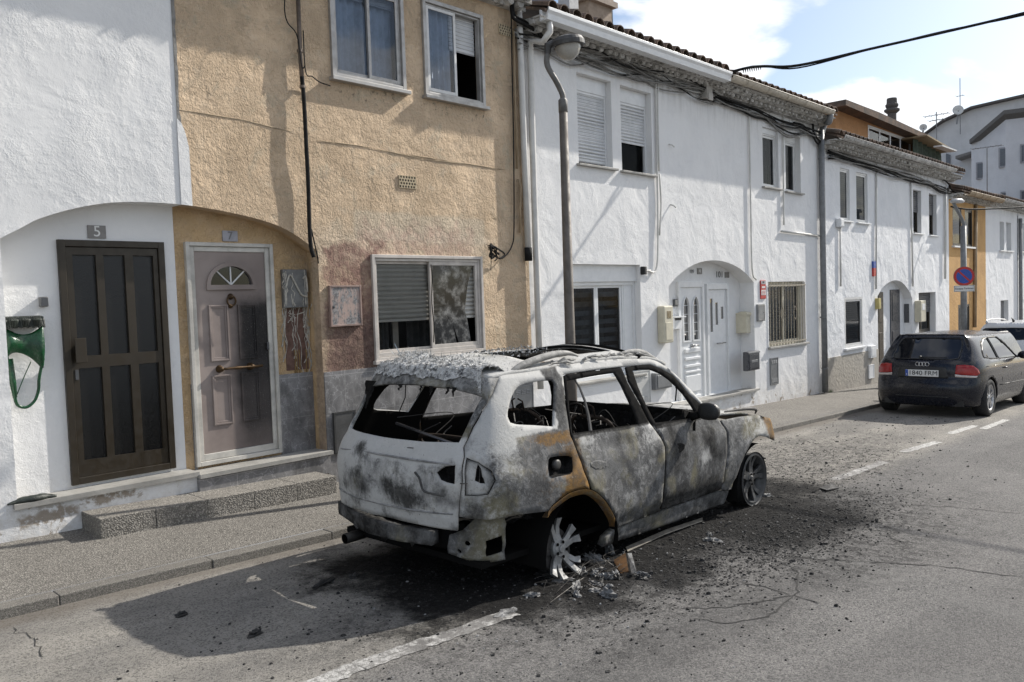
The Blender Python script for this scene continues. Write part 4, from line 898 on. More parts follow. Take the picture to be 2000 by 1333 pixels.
def houseD():
    x0, x1 = XCD, XDE; zt = 4.3; U = [(25.506, 26.371, 3.017, 4.119), (26.704, 27.472, 3.014, 4.117)]; Ld = (25.986, 27.122, 0.424, 1.326); zt = (27.541, 4.371)[1]+.05
    b = MB(); b.poly([(x0, zs(x0)-.4), (x1, zs(x1)-.4), (x1, zt), (x0, zt)], [rect(*o) for o in U]+[rect(*Ld)])
    for o in U+[Ld]: opening(b, *o, .05)
    b.build('wall', [ORANGE, DARK], HD)
    for o in U: wn = sashes(*[v+e for v, e in zip(o, (.002, -.002, .002, -.002))], .0, HD, BROWNALU, 1, GLASSDARK, .03); slats(o[0]+.03, o[1]-.03, o[2], o[3], .06, wn, SHUTGREY)
    sill(U[0][0]-.1, U[1][1]+.1, U[0][2], .08, HD, PVC, .05, .02); wn = sashes(*[v+e for v, e in zip(Ld, (.002, -.002, .002, -.002))], .0, HD, BROWNALU, 2, GLASSDARK, .05)
    slats(Ld[0]+.05, Ld[1]-.05, Ld[2], Ld[3], .07, wn, SHUTGREY)
    gz = (24.556, -0.45, 4.509)[2]; tiles(x0, x1+.2, gz, parent=HD); cornice(x0, x1+.2, gz-.04, HD); gutter_round(x0+.3, x1+.2, gz-.02, HD, PIPEOCHRE, .1)
    pipe([(27.67, -0.05, 4.298), (27.49, -0.05, 0.604)], .05, PIPEOCHRE, HD, 'drainpipe')
houseD()
def houseE(x0, x1, label, w, px):
    h = thing('terraced_house', label, 'house', (0, 0, 0), 'terraced houses along the street'); zt = (30.491, 4.339)[1]
    b = MB(); hs = []
    if w: hs = w
    b.poly([(x0, zs(x0)-.4), (x1, zs(x1)-.4), (x1, zt), (x0, zt)], [rect(*o) for o in hs])
    for o in hs: opening(b, *o, .2)
    b.build('wall', [WHITEC, DARK], h)
    for k, o in enumerate(hs): wn = sashes(*[v+e for v, e in zip(o, (.002, -.002, .002, -.002))], .14, h, PVC, 1, GLASSDARK, .04); slats(o[0]+.04, o[1]-.04, o[2]+.3*(o[3]-o[2])*(k < 2), o[3], .13, wn, SHUTGREY if k > 1 else SHUT); sill(o[0]-.1, o[1]+.1, o[2], .07, wn, PVC, .04, .1)
    gz = (28.536, -0.45, 4.541)[2]; tiles(x0+.2, x1+.2, gz, parent=h); cornice(x0, x1+.2, gz-.04, h); gutter_round(x0+.4, x1, gz, h, EAVES)
    pipe([(px[0], -.08, zt-.2), (px[0]+.05, -.08, zs(x1)+.1)], .06, ZINC, h, 'drainpipe'); return h
HE = houseE(XDE, (33.019, 3.736)[0], 'white house with paired shuttered windows just right of the orange house', [(30.639, 31.198, 2.991, 3.934), (31.5, 32.155, 2.992, 3.949), (30.732, 31.739, 0.425, 1.333), (28.458, 28.985, 0.465, 1.426)], (33.082, 2.847))
HF = houseE((33.092, 3.738)[0]+.02, 46, 'last white house of the row at the right edge', [(33.536, 33.992, 3.002, 4.008)], (44, 3))
# ---------------------------------------------------------------- buildings behind the roofs
def attic():
    t = thing('attic_storey', 'orange attic storey with long window rising behind the tiled roofs', 'attic'); Y = 3.6
    P = [(26.314, 6.99), (26.324, 7.281), (28.838, 7.737), (34.058, 7.376), (34.039, 6.669), (26.277, 5.922)]; P2 = [(28.919, 7.404), (33.475, 7.504), (33.458, 6.884), (28.895, 6.658)]
    z0 = 3.9; xa = (26.324, 7.281)[0]; xm = (28.884, 7.744)[0]; xb = (33.944, 7.559)[0]; zt = (28.883, 7.726)[1]
    W = (29.051, 33.351, 6.877, 7.465); W = (W[0], W[1], W[2], W[3])
    b = MB(); o = [(xa, z0), (xb, z0), (xb, zt-.25), (xm, zt-.1), (xa, zt-.1)]; b.prism(o, Y, Y+4, [rect(W[0], W[1], W[2], W[3])]); b.build('wall', ATTIC, t)
    wn = sashes(W[0], W[1], W[2], W[3], Y-.02, t, PVC, 4, GLASSBLUE, .06)
    MB().prism([(xa-.3, zt-.12), (xb+.5, zt-.27), (xb+.5, zt-.1), (xm, zt+.06), (xa-.3, zt+.06)], Y-.45, Y+4.2).build('roof', TILE, t)
    c = (35.556, 5, 9.152); c2 = (35.541, 5, 8.631); r = .17
    ch = thing('chimney', 'round grey chimney with stacked cowl on the orange attic', 'chimney', (c[0], 5, 0)); zc = (35.749, 5, 9.637)[2]; b = MB(); b.lathe([(r, c2[2]-.6), (r, zc-.62)], (0, 0, 0), n=18); b.build('stack', simple('sooty_cement', (.11, .10, .095), .9), ch, smooth=True)
    for k in range(3): MB().lathe([(r*1.2, zc-.62+k*.2), (r*1.75-.05*k, zc-.54+k*.2), (r*1.75-.05*k, zc-.47+k*.2), (r*1.1, zc-.42+k*.2)], (0, 0, 0), n=18).build('cowl', simple('sooty_cement_cowl', (.09, .085, .08), .9), ch, smooth=False)
    # green awning on the terrace beside it
    a = thing('terrace_awning', 'green cloth screen under a corrugated canopy beside the orange attic', 'awning'); p = [(32.381, 3.2, 7.35), (35.707, 3.2, 7.138), (35.957, 3.2, 6.555), (32.357, 3.2, 6.452)]
    b = MB(); n = 24; vs = []
    for k in range(n+1):
        t_ = k/n
        for e, f in ((0, 3), (1, 2)):
            q = [p[e if False else 0][i]*(1-t_)+p[1][i]*t_ for i in range(3)] if e == 0 else [p[3][i]*(1-t_)+p[2][i]*t_ for i in range(3)]
            vs.append((q[0], q[1]+.06*math.sin(k*1.7), q[2]-(0 if e == 0 else .3)))
    b.add(vs, [(2*k, 2*k+2, 2*k+3, 2*k+1) for k in range(n)]); b.build('screen', simple('dark_green_cloth', (.05, .07, .05), .9, 0, .4), a, smooth=True)
    MB().prism([(p[0][0], p[0][2]), (p[1][0], p[1][2]), (p[1][0], p[1][2]+.05), (p[0][0], p[0][2]+.05)], 2.7, 5).build('canopy', simple('straw_canopy', (.28, .22, .14), .95), a)
    q = (33.61, 2.6, 6.983); MB().box(q[0]-.9, q[0]+.9, 2.3, 2.6, q[2]-.03, q[2]+.02).build('canopy_sheet', ALU, a)
attic()
def apartments():
    t = thing('apartment_block', 'tall grey apartment block with sloping roof at the back right', 'building'); X = 52
    P = [(8.562, 10.747), (7.652, 11.299), (6.191, 11.76), (4.669, 11.844), (2.98, 11.959), (2.287, 0.529), (8.64, 0.645)]
    b = MB(); b.prism([(y, z) for y, z in P], X, X+9, fn=lambda a, y, c: (y, a, c)); b.build('wall', GREYFAR, t)
    R_ = [(8.674, 10.765), (7.651, 11.387), (6.19, 11.846), (4.669, 11.955), (2.98, 12.068), (2.98, 11.959), (4.669, 11.844), (6.191, 11.732), (7.652, 11.27)]
    b = MB(); b.prism(R_, X-.4, X+9, fn=lambda a, y, c: (y, a, c)); b.build('roof', simple('dark_roof_edge', (.10, .09, .085), .9), t)
    for q in ([(7.568, 9.471), (7.353, 9.353), (7.357, 8.712), (7.573, 8.8)], ):
        b = MB(); b.prism(q, X-.1, X+.02, fn=lambda a, y, c: (y, a, c)); b.build('window', simple('dark_window', (.1, .11, .13), .3), t)
    b = MB(); b.prism([(6.801, 9.108), (6.025, 9.248), (6.026, 9.108), (6.802, 8.937)], X-1.1, X, fn=lambda a, y, c: (y, a, c)); b.build('ledge', simple('grey_ledge', (.2, .19, .18), .9), t)
    t2 = thing('apartment_block', 'paler grey apartment block with angled corner in front of the taller one', 'building'); X = 48
    y0, y1 = (5.257, 9.277)[0], (3.343, 10.055)[0]; zA, zB = (5.257, 9.277)[1], (3.343, 10.055)[1]; zc = (2.461, 9.735)[1]; yc = (2.249, 9.698)[0]-1
    zA = zB = (zA+zB)/2+.2
    out = [(52, y0), (48, y0-.0), (46.5, y1), (46.9, yc-3), (56, yc-3), (56, y0)]
    b = MB(); n = len(out); vs = [(x, y, -3) for x, y in out]+[(x, y, z) for (x, y), z in zip(out, (zA-.6, zA-.6, zB+.35, zB+.2, zB+1, zA))]
    b.add(vs, [(i, (i+1) % n, (i+1) % n+n, i+n) for i in range(n)]+[tuple(range(n, 2*n))]); b.build('wall', GREYFAR2, t2)
    b = MB(); vs = [(x-(.35 if x < 50 else 0), y, z-.08) for (x, y), z in zip(out, (zA-.6, zA-.6, zB+.35, zB+.2, zB+1, zA))]; vs += [(x, y, z+.2) for x, y, z in vs]
    b.add(vs, [(i, (i+1) % n, (i+1) % n+n, i+n) for i in range(n)]+[tuple(range(n, 2*n)), tuple(range(n))]); b.build('roof', simple('dark_parapet', (.13, .125, .12), .9), t2)
    for q in ([(4.918, 8.026), (4.425, 8.268), (4.429, 7.364), (4.922, 7.192)], [(3.667, 8.551), (3.22, 8.66), (3.223, 7.655), (3.67, 7.589)], [(2.739, 8.628), (2.501, 8.641), (2.503, 7.728), (2.741, 7.711)], [(2.744, 6.418), (2.462, 6.411), (2.463, 5.89), (2.745, 5.92)], [(3.584, 6.41), (3.27, 6.425), (3.271, 6.046), (3.585, 6.08)]):
        ys = [p[0] for p in q]; zz = [p[1] for p in q]; b = MB(); yl, yh = min(ys), max(ys); zl, zh = sum(sorted(zz)[:2])/2, sum(sorted(zz)[2:])/2
        ym = (yl+yh)/2; xx = 48-(1.5*(y0-ym)/(y0-y1)) if ym > y1 else 46.5+.4*(y1-ym)/(y1-yc+3)
        w = b.box(xx-.05, xx+.3, yl, yh, zl, zh).build('window', simple('grey_window_frame', (.3, .3, .32), .5), t2); MB().box(xx-.06, xx-.049, yl+.07, yh-.07, zl+.07, zh-.07).build('pane', simple('dusky_pane', (.09, .1, .12), .15), w)
apartments()
def roofgear():
    def aerial(name, label, x, y, z0, z1, arms):
        t = thing(name, label, 'antenna', (x, y, 0)); MB().tube([(0, 0, z0), (0, 0, z1)], .02, 6).build('mast', ZINC, t)
        for (z, l, n) in arms:
            b = MB(); b.tube([(0, -l/2, z), (0, l/2, z)], .015, 5)
            for k in range(n): b.tube([(-.22, -l/2+l*k/(n-1), z), (.22, -l/2+l*k/(n-1), z)], .01, 4)
            b.build('aerial', ZINC, t)
    a = (4.607, 9.035); aerial('tv_antenna', 'tv antenna with crossed rods left of the satellite dish', 40, a[0], a[1]-2, (4.603, 9.621)[1], [((4.604, 9.486)[1], 1.0, 5), ((4.605, 9.26)[1], .6, 4)])
    a = (2.125, 6.598); aerial('tv_antenna', 'slanting tv antenna in front of the pale apartment block', 38, a[0], a[1]-4, (2.084, 7.421)[1], [((1.991, 7.469)[1], 1.1, 7)])
    a = (6.705, 12.361); aerial('radio_mast', 'thin whip mast above the satellite dish', 51.5, a[0], a[1]-2, (6.698, 13.487)[1], [((6.704, 12.502)[1], .35, 2)])
    a = (13.008, 2.5, 7.19); t = MB().tube([(0, 0, -1.6), (0, 0, 1.2)], .022, 6).build('antenna_pole', ZINC, loc=(a[0], 2.5, a[2]), label='bare grey antenna pole behind the roof of the shuttered house', cat='antenna')
    for (px_, lab, xx, s) in (((6.549, 11.528), 'white satellite dish on the tall grey block', 50.5, .28), ((5.77, 9.37), 'small white satellite dish beside the orange attic', 42, .17)):
        t = thing('satellite_dish', lab, 'satellite dish', (xx, px_[0], px_[1])); MB().lathe([(0, .12), (s*.5, .07), (s*.85, .02), (s, -.04), (s*.98, -.06), (s*.5, .04), (0, .09)], (0, 0, 0), (.85, .35, -.25), 20).build('reflector', simple('white_dish', (.6, .6, .58), .5), t, smooth=True); MB().tube([(.1, 0, 0), (.1, .1, -s*2.6)], .04, 6).build('arm', ZINC, t)
    a = (11.852, 2.2, 7.041); t = thing('chimney', 'beige square chimney block on the roof of the shuttered house', 'chimney', (a[0], 2.2, a[2])); MB().box(-.33, .33, -.3, .3, -1.6, .02).build('stack', simple('beige_chimney_render', (.34, .27, .21), .9, 0, .2), t); MB().prism([(-.42, .02), (.42, .02), (.42, .12), (-.42, .12)], -.38, .38).build('cap', simple('beige_chimney_cap', (.36, .3, .25), .9), t, bevel=.02); MB().box(-.36, .36, -.33, .33, .12, 1.2).build('flue_box', simple('beige_flue', (.38, .3, .24), .9), t)
    a = (10.966, 1.9, 6.862); MB().prism([(-.12, -1.2), (.12, -1.2), (.12, .5), (-.12, .5)], -.12, .12).build('vent_stack', simple('white_vent_stack', (.5, .5, .5), .8), loc=(a[0], 1.9, a[2]), label='narrow white vent stack beside the beige chimney block', cat='chimney', bevel=.01)
roofgear()

# ---------------------------------------------------------------- the burnt-out SUV
def burnt(name, dark=0.0, ash=0.0, rust=0.0):
    """bare burnt steel: grey oxide, white ash, soot and rust, placed by the mesh's burn attribute (r rust, g soot, b ash) and broken by noise"""
    m = Mat(name, (.2, .2, .2), .75, 0, .08); a = m.n('Attribute', {}, 'Color', attribute_name='burn'); nd = m.nt.nodes.new('ShaderNodeSeparateColor'); m.link(a, nd.inputs[0]); R_, G_, B_ = nd.outputs[0], nd.outputs[1], nd.outputs[2]
    o = m.obj(); n1 = m.noise(5, 9, .72, o, .4); n2 = m.noise(19, 8, .72, o, .6); n3 = m.noise(75, 5, .7, o); n4 = m.noise(46, 6, .75, o, .5); big = m.noise(2.4, 6, .6, o, .5)
    st = m.noise(9, 7, .7, m.scl(o, (1, 1, .6)))
    col = m.mix(m.mr(n1, .36, .66), (.06, .06, .061), (.135, .135, .134))
    col = m.mix(m.mul(m.mr(n2, .46, .62), .5), col, (.25, .25, .25))
    col = m.mix(m.mul(m.mr(big, .5, .66), .6), col, (.20, .18, .11))
    def thr(v, n, w=.16, k=1.0): return m.mr(m.add(v, m.mul(m.math('SUBTRACT', n, .5), k)), .5-w, .5+w)
    col = m.mix(m.mul(thr(m.add(B_, ash), m.add(m.mul(n1, .45), m.add(m.mul(n2, .3), m.mul(n4, .25))), .15, 1.5), .85), col, m.mix(n2, (.56, .56, .55), (.38, .376, .36)))
    ru = thr(m.add(R_, rust), m.add(m.mul(n1, .4), m.add(m.mul(n2, .3), m.mul(n4, .3))), .10, 1.9)
    col = m.mix(m.mul(ru, .85), col, m.mix(m.mr(n2, .35, .65), (.20, .105, .022), (.085, .052, .024)))
    soot = thr(m.add(G_, dark), m.add(m.mul(st, .5), m.add(m.mul(n2, .25), m.mul(n4, .25))), .21, 1.6)
    col = m.mix(m.mul(soot, .97), col, m.mix(m.mr(G_, .85, 1.15), m.mix(m.mr(n2, .35, .7), (.026, .0255, .025), (.075, .073, .07)), m.mix(n2, (.009, .0088, .0085), (.02, .0195, .019))))
    speck = m.mul(m.mr(n3, .60, .68), m.mr(n1, .42, .6)); col = m.mix(m.mul(speck, .85), col, (.035, .034, .032))
    sp2 = m.mul(m.mul(m.mr(n3, .38, .31), m.mr(n2, .48, .62)), m.mr(soot, .8, .2)); col = m.mix(m.mul(sp2, .7), col, (.48, .475, .465))
    m.base(col); m.link(m.mr(soot, 0, .8, .10, 0), m.b.inputs['Specular IOR Level']); m.rough(m.add(m.mul(soot, .3), m.mr(n2, .3, .7, .6, .85))); m.bump(m.add(m.mul(n3, .35), m.add(m.mul(n2, .6), m.mul(n1, .7))), .006); return m
BURNT = burnt('burnt_steel'); CHAR = Mat('soot_black', (.011, .0107, .0103), 1.0, 0, 0)
def charmat():
    m = Mat('charred_interior', (.02, .02, .02), .8, 0, .12); o = m.obj(); n = m.noise(14, 8, .75, o, .5)
    col = m.mix(m.mr(n, .45, .75), (.008, .0078, .0076), (.03, .029, .028)); col = m.mix(m.mr(m.noise(30, 6, .75, o), .67, .73), col, (.14, .135, .13)); m.base(col); m.bump(m.noise(40, 5, .7, o), .02); return m
CHAR2 = charmat()
def gs(x, c, w): return math.exp(-((x-c)/w)**2)
def ss(x, a, b): t = max(0, min(1, (x-a)/(b-a))); return t*t*(3-2*t)
def burn_at(p, part):
    x, y, z = p; r = g = a = 0.0; n = noise.noise(Vector((x*2.3, y*2.3, z*2.3))); n2 = noise.noise(Vector((x*5+9, y*5, z*5)))
    r = g = .18; a = .32
    if part == 'tailgate':
        n3_ = noise.noise(Vector((y*3.1+4, z*4.2, 2))); n4_ = noise.noise(Vector((y*6.3+1, z*9, 5))); a = .60+.35*n3_; g = .30+.45*noise.noise(Vector((y*2.2+9, z*3.5, 8)))+.3*n4_
        if z > .86: a += .18; g -= .12
        g += .5*gs(z, .90, .05)*gs(y, .28, .10)+.22*gs(y, .36, .2)*gs(z, .66, .11)+.22*gs(y, -.12, .2)*gs(z, .70, .1)+.15*gs(y, -.38, .12)*gs(z, .60, .08)+.45*gs(y, -.58, .06)*gs(z, .47, .05)
        g += .4*ss(abs(y), .62, .72)*ss(z, .95, .8); a += .2*gs(z, .55, .05); r = .1
        if z > 1.0: a = .45; g = .4
    elif part == 'side':
        if z > 1.0 or x < -.35: a = .70+.22*n; g = .12+.25*n2
        if x < -.2 and z < 1.0: g += .25*ss(z, .9, .6)+.2*n2; a = .42+.3*n
        if x > -.45 and z < 1.02:
            a = .20+.34*n; g = .30+.5*n2+.25*gs(z, .62, .10)*gs(x, -.35, .18)
            r = .36+.22*ss(x, -.2, .02)*ss(z, .95, .85)+.25*gs(z, .64, .12)*ss(x, -.15, .05)+.42*gs(z, .955, .035)*ss(x, -.35, -.15)
            g -= .18*ss(x, -.2, 0); a -= .1*ss(x, -.2, 0)
        if z > 1.3: a = .74; g = .1; r = .16
        if z > 1.0 and x > -.02 and x < .16: g = .45; a = .3; r = .15
        if x > 1.4 and z > .85: a = .62; g = .22
        d = math.hypot(x-.12, z-.22)
        if d < .47: r += .28*ss(z, .35, .5); g += .1
    elif part == 'rear_door':
        a = .16+.35*n+.16*ss(z, .70, .9)+.1*gs(x, .8, .3); g = .27+.35*n2+.3*ss(z, .42, .24)+.22*gs(x, .35, .2)*gs(z, .45, .2); r = .12+.42*ss(x, .24, .08)*ss(z, .5, .65)+.25*gs(x, .3, .06)*gs(z, .68, .1)
        if z > .935: g = 1.3; a = 0; r = 0
    elif part == 'front_door':
        a = .15+.32*n+.22*ss(z, .78, .9)+.35*gs(x, 1.75, .12)*gs(z, .60, .1); g = .46+.4*n2+.3*ss(z, .5, .28)-.2*ss(z, .75, .9); r = .12+.35*gs(x, 1.3, .08)*gs(z, .72, .05)
        if z > .915: g = 1.3; a = 0; r = 0
    elif part == 'fender': a = .34+.35*n; g = .26+.4*n2; r = .26+.5*ss(x, 2.72, 2.95)*ss(z, .55, .65); g += .35*ss(z, .35, .2)
    elif part == 'sill': g = .46+.3*n2; a = .35+.2*n; r = .1
    elif part == 'bracket': g = .42+.35*n2; a = .3+.25*n; r = .25
    elif part == 'roof': a = .62+.25*n; g = .12+.2*n2; r = .22+.2*gs(x, .25, .4)
    elif part == 'hood': a = .42+.3*n; g = .25+.3*n2; r = .14+.3*ss(x, 2.6, 2.9)
    elif part == 'beam': g = .62+.6*n2; a = .18+.3*n; r = .15
    elif part == 'lamp': a = .5+.3*n; g = .34+.3*n2; r = .12
    return (r, g, a, 1)
BURNTD = simple('sooty_seam', (.075, .073, .07), .8, 0, .4); BURNTL = simple('ashen_crease', (.26, .26, .26), .8, 0, .6, 9)
CAR = thing('burnt_car', 'burnt out suv shell without glass or tyres, ash grey and rust, parked at the kerb', 'car', (SUV_POS[0], SUV_POS[1], zr(SUV_POS[0])))
CAR.rotation_euler = (Matrix.Rotation(SUV_YAW, 3, 'Z') @ Matrix.Rotation(-math.atan(SL), 3, 'Y')).to_euler()
def panel(name, outline, holes=(), part='side', mats=(BURNT, CHAR), off=0.0, thick=.014, grid=.035, mirror=False, parent=CAR, warp=.0035, sh=SUV, fn=None, solid=True, smooth=True, bakes=True):
    """a skin panel cut out of the car shell; outline and holes are (u, z) lists"""
    f = -1 if mirror else 1; ol = [(u*f, z) for u, z in outline]; hl = [[(u*f, z) for u, z in h] for h in holes]
    vs, tri = fill(ol, hl, grid); b = MB(); P = []
    for u, z in vs:
        p = Vector((fn or sh.P)(u, z))
        if off or warp:
            e = 1e-3; n_ = (Vector((fn or sh.P)(u+e, z))-p).cross(Vector((fn or sh.P)(u, z+e))-p).normalized()
            if n_.dot(Vector((p.x-1.2, p.y, .0))) < 0: n_ = -n_
            p = p+n_*(off+warp*(1.5*noise.noise(p*1.9)+noise.noise(p*4.1)+.45*noise.noise(p*10)))
        P.append(p)
    b.add(P, tri); b.col = [burn_at(p, part) for p in P] if bakes else None
    o = b.build(name, list(mats), parent, smooth=smooth)
    me = o.data                                      # outward normals, then thickness to the inside
    bm = bmesh.new(); bm.from_mesh(me); bmesh.ops.recalc_face_normals(bm, faces=bm.faces)
    s = sum(fc.normal.dot((fc.calc_center_median()-Vector((1.2, 0, .7))))*fc.calc_area() for fc in bm.faces)
    if s < 0: bmesh.ops.reverse_faces(bm, faces=bm.faces)
    bm.to_mesh(me); bm.free()
    if solid:
        md = o.modifiers.new('thickness', 'SOLIDIFY'); md.thickness = thick; md.offset = -1; md.material_offset = 1 if len(mats) > 1 else 0; md.material_offset_rim = 0
    return o
def suv_body():
    roofline = [(1.071, 1.378), (1.146, 1.385), (1.383, 1.393), (1.678, 1.412), (2.094, 1.43), (2.478, 1.435), (2.689, 1.426), (2.874, 1.412), (2.995, 1.384), (3.077, 1.343), (3.182, 1.257), (3.292, 1.159), (3.382, 1.071), (3.445, 0.999)]
    raillow = [(1.739, 1.357), (2.05, 1.367), (2.466, 1.374), (2.681, 1.373), (2.856, 1.372), (2.999, 1.33), (3.134, 1.269), (3.274, 1.109), (3.452, 0.971), (3.536, 0.921)]
    qbot = [(0.63, 0.538), (0.72, 0.531), (0.815, 0.519), (0.951, 0.529), (1.111, 0.523), (1.255, 0.516)]; arch = [(1.285, 0.547), (1.324, 0.563), (1.364, 0.576), (1.444, 0.6), (1.523, 0.608), (1.611, 0.604), (1.677, 0.591)]
    seam = [(0.65, 0.958), (0.695, 1.074), (0.78, 1.178), (0.953, 1.273)]; seam2 = [(0.646, 0.662), (0.667, 0.762), (0.673, 0.903)]
    cseam = [(1.64, 0.71), (1.64, 0.835), (1.613, 0.953), (1.658, 1.158)]
    tl = [(0.685, 0.901), (0.775, 0.872), (0.868, 0.816), (0.88, 0.761), (0.824, 0.675), (0.752, 0.668), (0.673, 0.669)]; fuel = [(1.359, 0.84), (1.45, 0.839), (1.557, 0.827), (1.574, 0.816), (1.542, 0.758), (1.522, 0.728), (1.491, 0.716), (1.334, 0.718), (1.311, 0.734), (1.313, 0.782), (1.339, 0.826)]
    qwin = [(1.067, 1.089), (1.053, 1.125), (1.065, 1.156), (1.133, 1.233), (1.194, 1.281), (1.244, 1.307), (1.318, 1.322), (1.427, 1.329), (1.55, 1.33), (1.607, 1.325), (1.615, 1.3), (1.542, 1.167), (1.466, 1.026), (1.273, 1.055), (1.123, 1.074)]
    out = qbot+arch+cseam+raillow[:-1]+[raillow[-1]]+roofline[::-1]+seam[::-1][0:]+seam2[::-1]
    out = [p for i, p in enumerate(out) if i == 0 or math.hypot(p[0]-out[i-1][0], p[1]-out[i-1][1]) > .004]
    tail_holes = [circ(*q, .012, 8) for q in [(1.545, 1.058), (1.295, 1.347)]]
    for mir in (False, True):
        s = panel('body_side', out, [tl, fuel, qwin] if not mir else [tl, qwin], 'side', mirror=mir)
        lm = panel('tail_light_housing', [(u, z) for u, z in tl], [[(0.772, 0.866), (0.798, 0.835), (0.811, 0.741), (0.778, 0.743), (0.741, 0.762)]] , 'lamp', off=-.028, mirror=mir, warp=.006)
        f = -1 if mir else 1
        # inner wheelhouse and wheel arch lip
        for ax, wx in ((.12, .41), (2.70, .41)):
            b = MB(); yy = -.85*f; y2 = -.38*f; R0 = .40
            vs = []; n = 18
            for k in range(n+1):
                t = math.pi*((k/n*1.1-.05) if ax < 1 else (.42+.63*k/n)); vs += [(ax+R0*math.cos(t), y, .18+R0*math.sin(t)) for y in (yy, y2)]
            b.add(vs, [(2*k, 2*k+2, 2*k+3, 2*k+1) for k in range(n)]); e_ = .42 if ax < 1 else .1; b.add([(ax-.42, y2, .05), (ax+e_, y2, .05), (ax+e_, y2, .62), (ax-.42, y2, .62)], [(0, 1, 2, 3)])
            b.build('wheel_arch_liner', CHAR, CAR, smooth=True)
    lip = [(1.246, 0.51), (1.284, 0.543), (1.364, 0.573), (1.444, 0.597), (1.523, 0.604), (1.611, 0.6), (1.711, 0.574), (1.815, 0.507), (1.902, 0.423), (2.033, 0.288)]
    b = MB(); P = [Vector(SUV.P(u, z)) for u, z in spline(lip, 4)]; vs = []
    for p in P: vs += [p+Vector((0, -.004, 0)), p+Vector((0, .0, -.035)), p+Vector((0, .05, -.04))]
    b.add(vs, [(3*k+j, 3*k+3+j, 3*k+4+j, 3*k+1+j) for k in range(len(P)-1) for j in (0, 1)]); b.col = [(.62+.4*noise.noise(Vector(v)*9), .22, .12, 1) for v in vs]; b.build('wheel_arch_lip', BURNT, CAR, smooth=True)
    # filler recess
    c = Vector(SUV.P(*[sum(q[i] for q in fuel)/len(fuel) for i in (0, 1)])); b = MB(); L = [Vector(SUV.P(u, z)) for u, z in fuel]; n = len(L)
    b.add(L+[p+Vector((0, .07, 0)) for p in L], [(i, (i+1) % n, (i+1) % n+n, i+n) for i in range(n)]+[tuple(range(n, 2*n))]); fr = b.build('fuel_filler', CHAR2, CAR)
    MB().lathe([(.035, .055), (.035, .03), (.02, .025), (.0, .025)], c, (0, 1, 0), 14).build('filler_neck', simple('sooty_steel', (.07, .068, .065), .5, .4), fr, smooth=True)
    # --- doors
    rd = [(1.744, 1.346), (2.043, 1.356), (2.453, 1.365), (2.458, 1.251), (2.512, 1.101), (2.567, 0.931), (2.657, 0.821), (2.676, 0.746), (2.659, 0.559), (2.643, 0.39), (2.653, 0.249), (2.381, 0.241), (2.089, 0.234), (2.06, 0.282), (1.948, 0.391), (1.889, 0.454), (1.814, 0.517), (1.751, 0.56), (1.7, 0.586), (1.656, 0.712), (1.652, 0.836), (1.624, 0.952), (1.663, 1.123)]
    rdh = [(1.758, 1.312), (2.023, 1.324), (2.339, 1.335), (2.37, 1.249), (2.409, 1.075), (2.424, 0.945), (2.004, 0.956), (1.637, 0.962), (1.679, 1.121)]
    hd = [(1.732, 0.756), (1.785, 0.765), (1.855, 0.756), (1.917, 0.737), (1.918, 0.708), (1.852, 0.696), (1.775, 0.705), (1.728, 0.732)]
    d = panel('rear_door', rd, [rdh], 'rear_door', off=.004)
    panel('handle_recess', hd, (), 'rear_door', parent=d, off=.006, thick=.004, grid=.012, warp=0)
    def bar(a, b_, r, nm, par, mt=CHAR, off=-.02):
        pa, pb = Vector(SUV.P(*a)), Vector(SUV.P(*b_)); MB().tube([pa+Vector((0, .02, 0)), (pa+pb)/2+Vector((.01, .005, 0)), pb+Vector((0, .02, 0))], r, 6).build(nm, mt, par)
    q = [(1.867, 1.326), (1.868, 0.953)]; 
    pts = [(1.867, 1.326), (1.897, 1.256), (1.907, 1.155), (1.894, 1.049), (1.868, 0.953)]; MB().tube([Vector(SUV.P(u, z))+Vector((0, .02, 0)) for u, z in pts], [.007, .008, .01, .012, .014], 6).build('window_divider', simple('scorched_bar', (.10, .095, .09), .7), d)
    fd = [(2.515, 1.366), (2.678, 1.369), (2.852, 1.367), (2.985, 1.323), (3.12, 1.261), (3.195, 1.185), (3.259, 1.099), (3.371, 1.017), (3.445, 0.961), (3.517, 0.919), (3.605, 0.854), (3.653, 0.755), (3.65, 0.575), (3.61, 0.404), (3.594, 0.262), (3.118, 0.256), (2.674, 0.257), (2.676, 0.425), (2.684, 0.555), (2.701, 0.743), (2.68, 0.822), (2.589, 0.932), (2.534, 1.114), (2.485, 1.261)]
    fdh = [(2.584, 1.337), (2.705, 1.338), (2.829, 1.331), (2.943, 1.296), (3.04, 1.241), (3.113, 1.183), (3.182, 1.113), (3.245, 1.015), (3.284, 0.916), (2.942, 0.921), (2.644, 0.931), (2.599, 1.059), (2.576, 1.208)]
    d2 = panel('front_door', fd, [fdh], 'front_door', off=.004)
    hd2 = [(2.771, 0.746), (2.833, 0.754), (2.923, 0.747), (2.966, 0.73), (2.961, 0.698), (2.897, 0.678), (2.806, 0.682), (2.757, 0.712)]; panel('handle_recess', hd2, (), 'lamp', parent=d2, off=.006, thick=.004, grid=.012, warp=0, mats=(CHAR2,))
    # left doors are the same, mirrored
    dl = panel('rear_door', rd, [rdh], 'rear_door', mirror=True); dl2 = panel('front_door', fd, [fdh], 'front_door', mirror=True)
    sl = [(1.901, 0.132), (1.926, 0.194), (2.083, 0.224), (2.348, 0.232), (2.661, 0.235), (3.12, 0.243), (3.596, 0.243), (3.784, 0.244), (3.756, 0.166), (3.726, 0.107), (3.075, 0.105), (2.494, 0.104)]
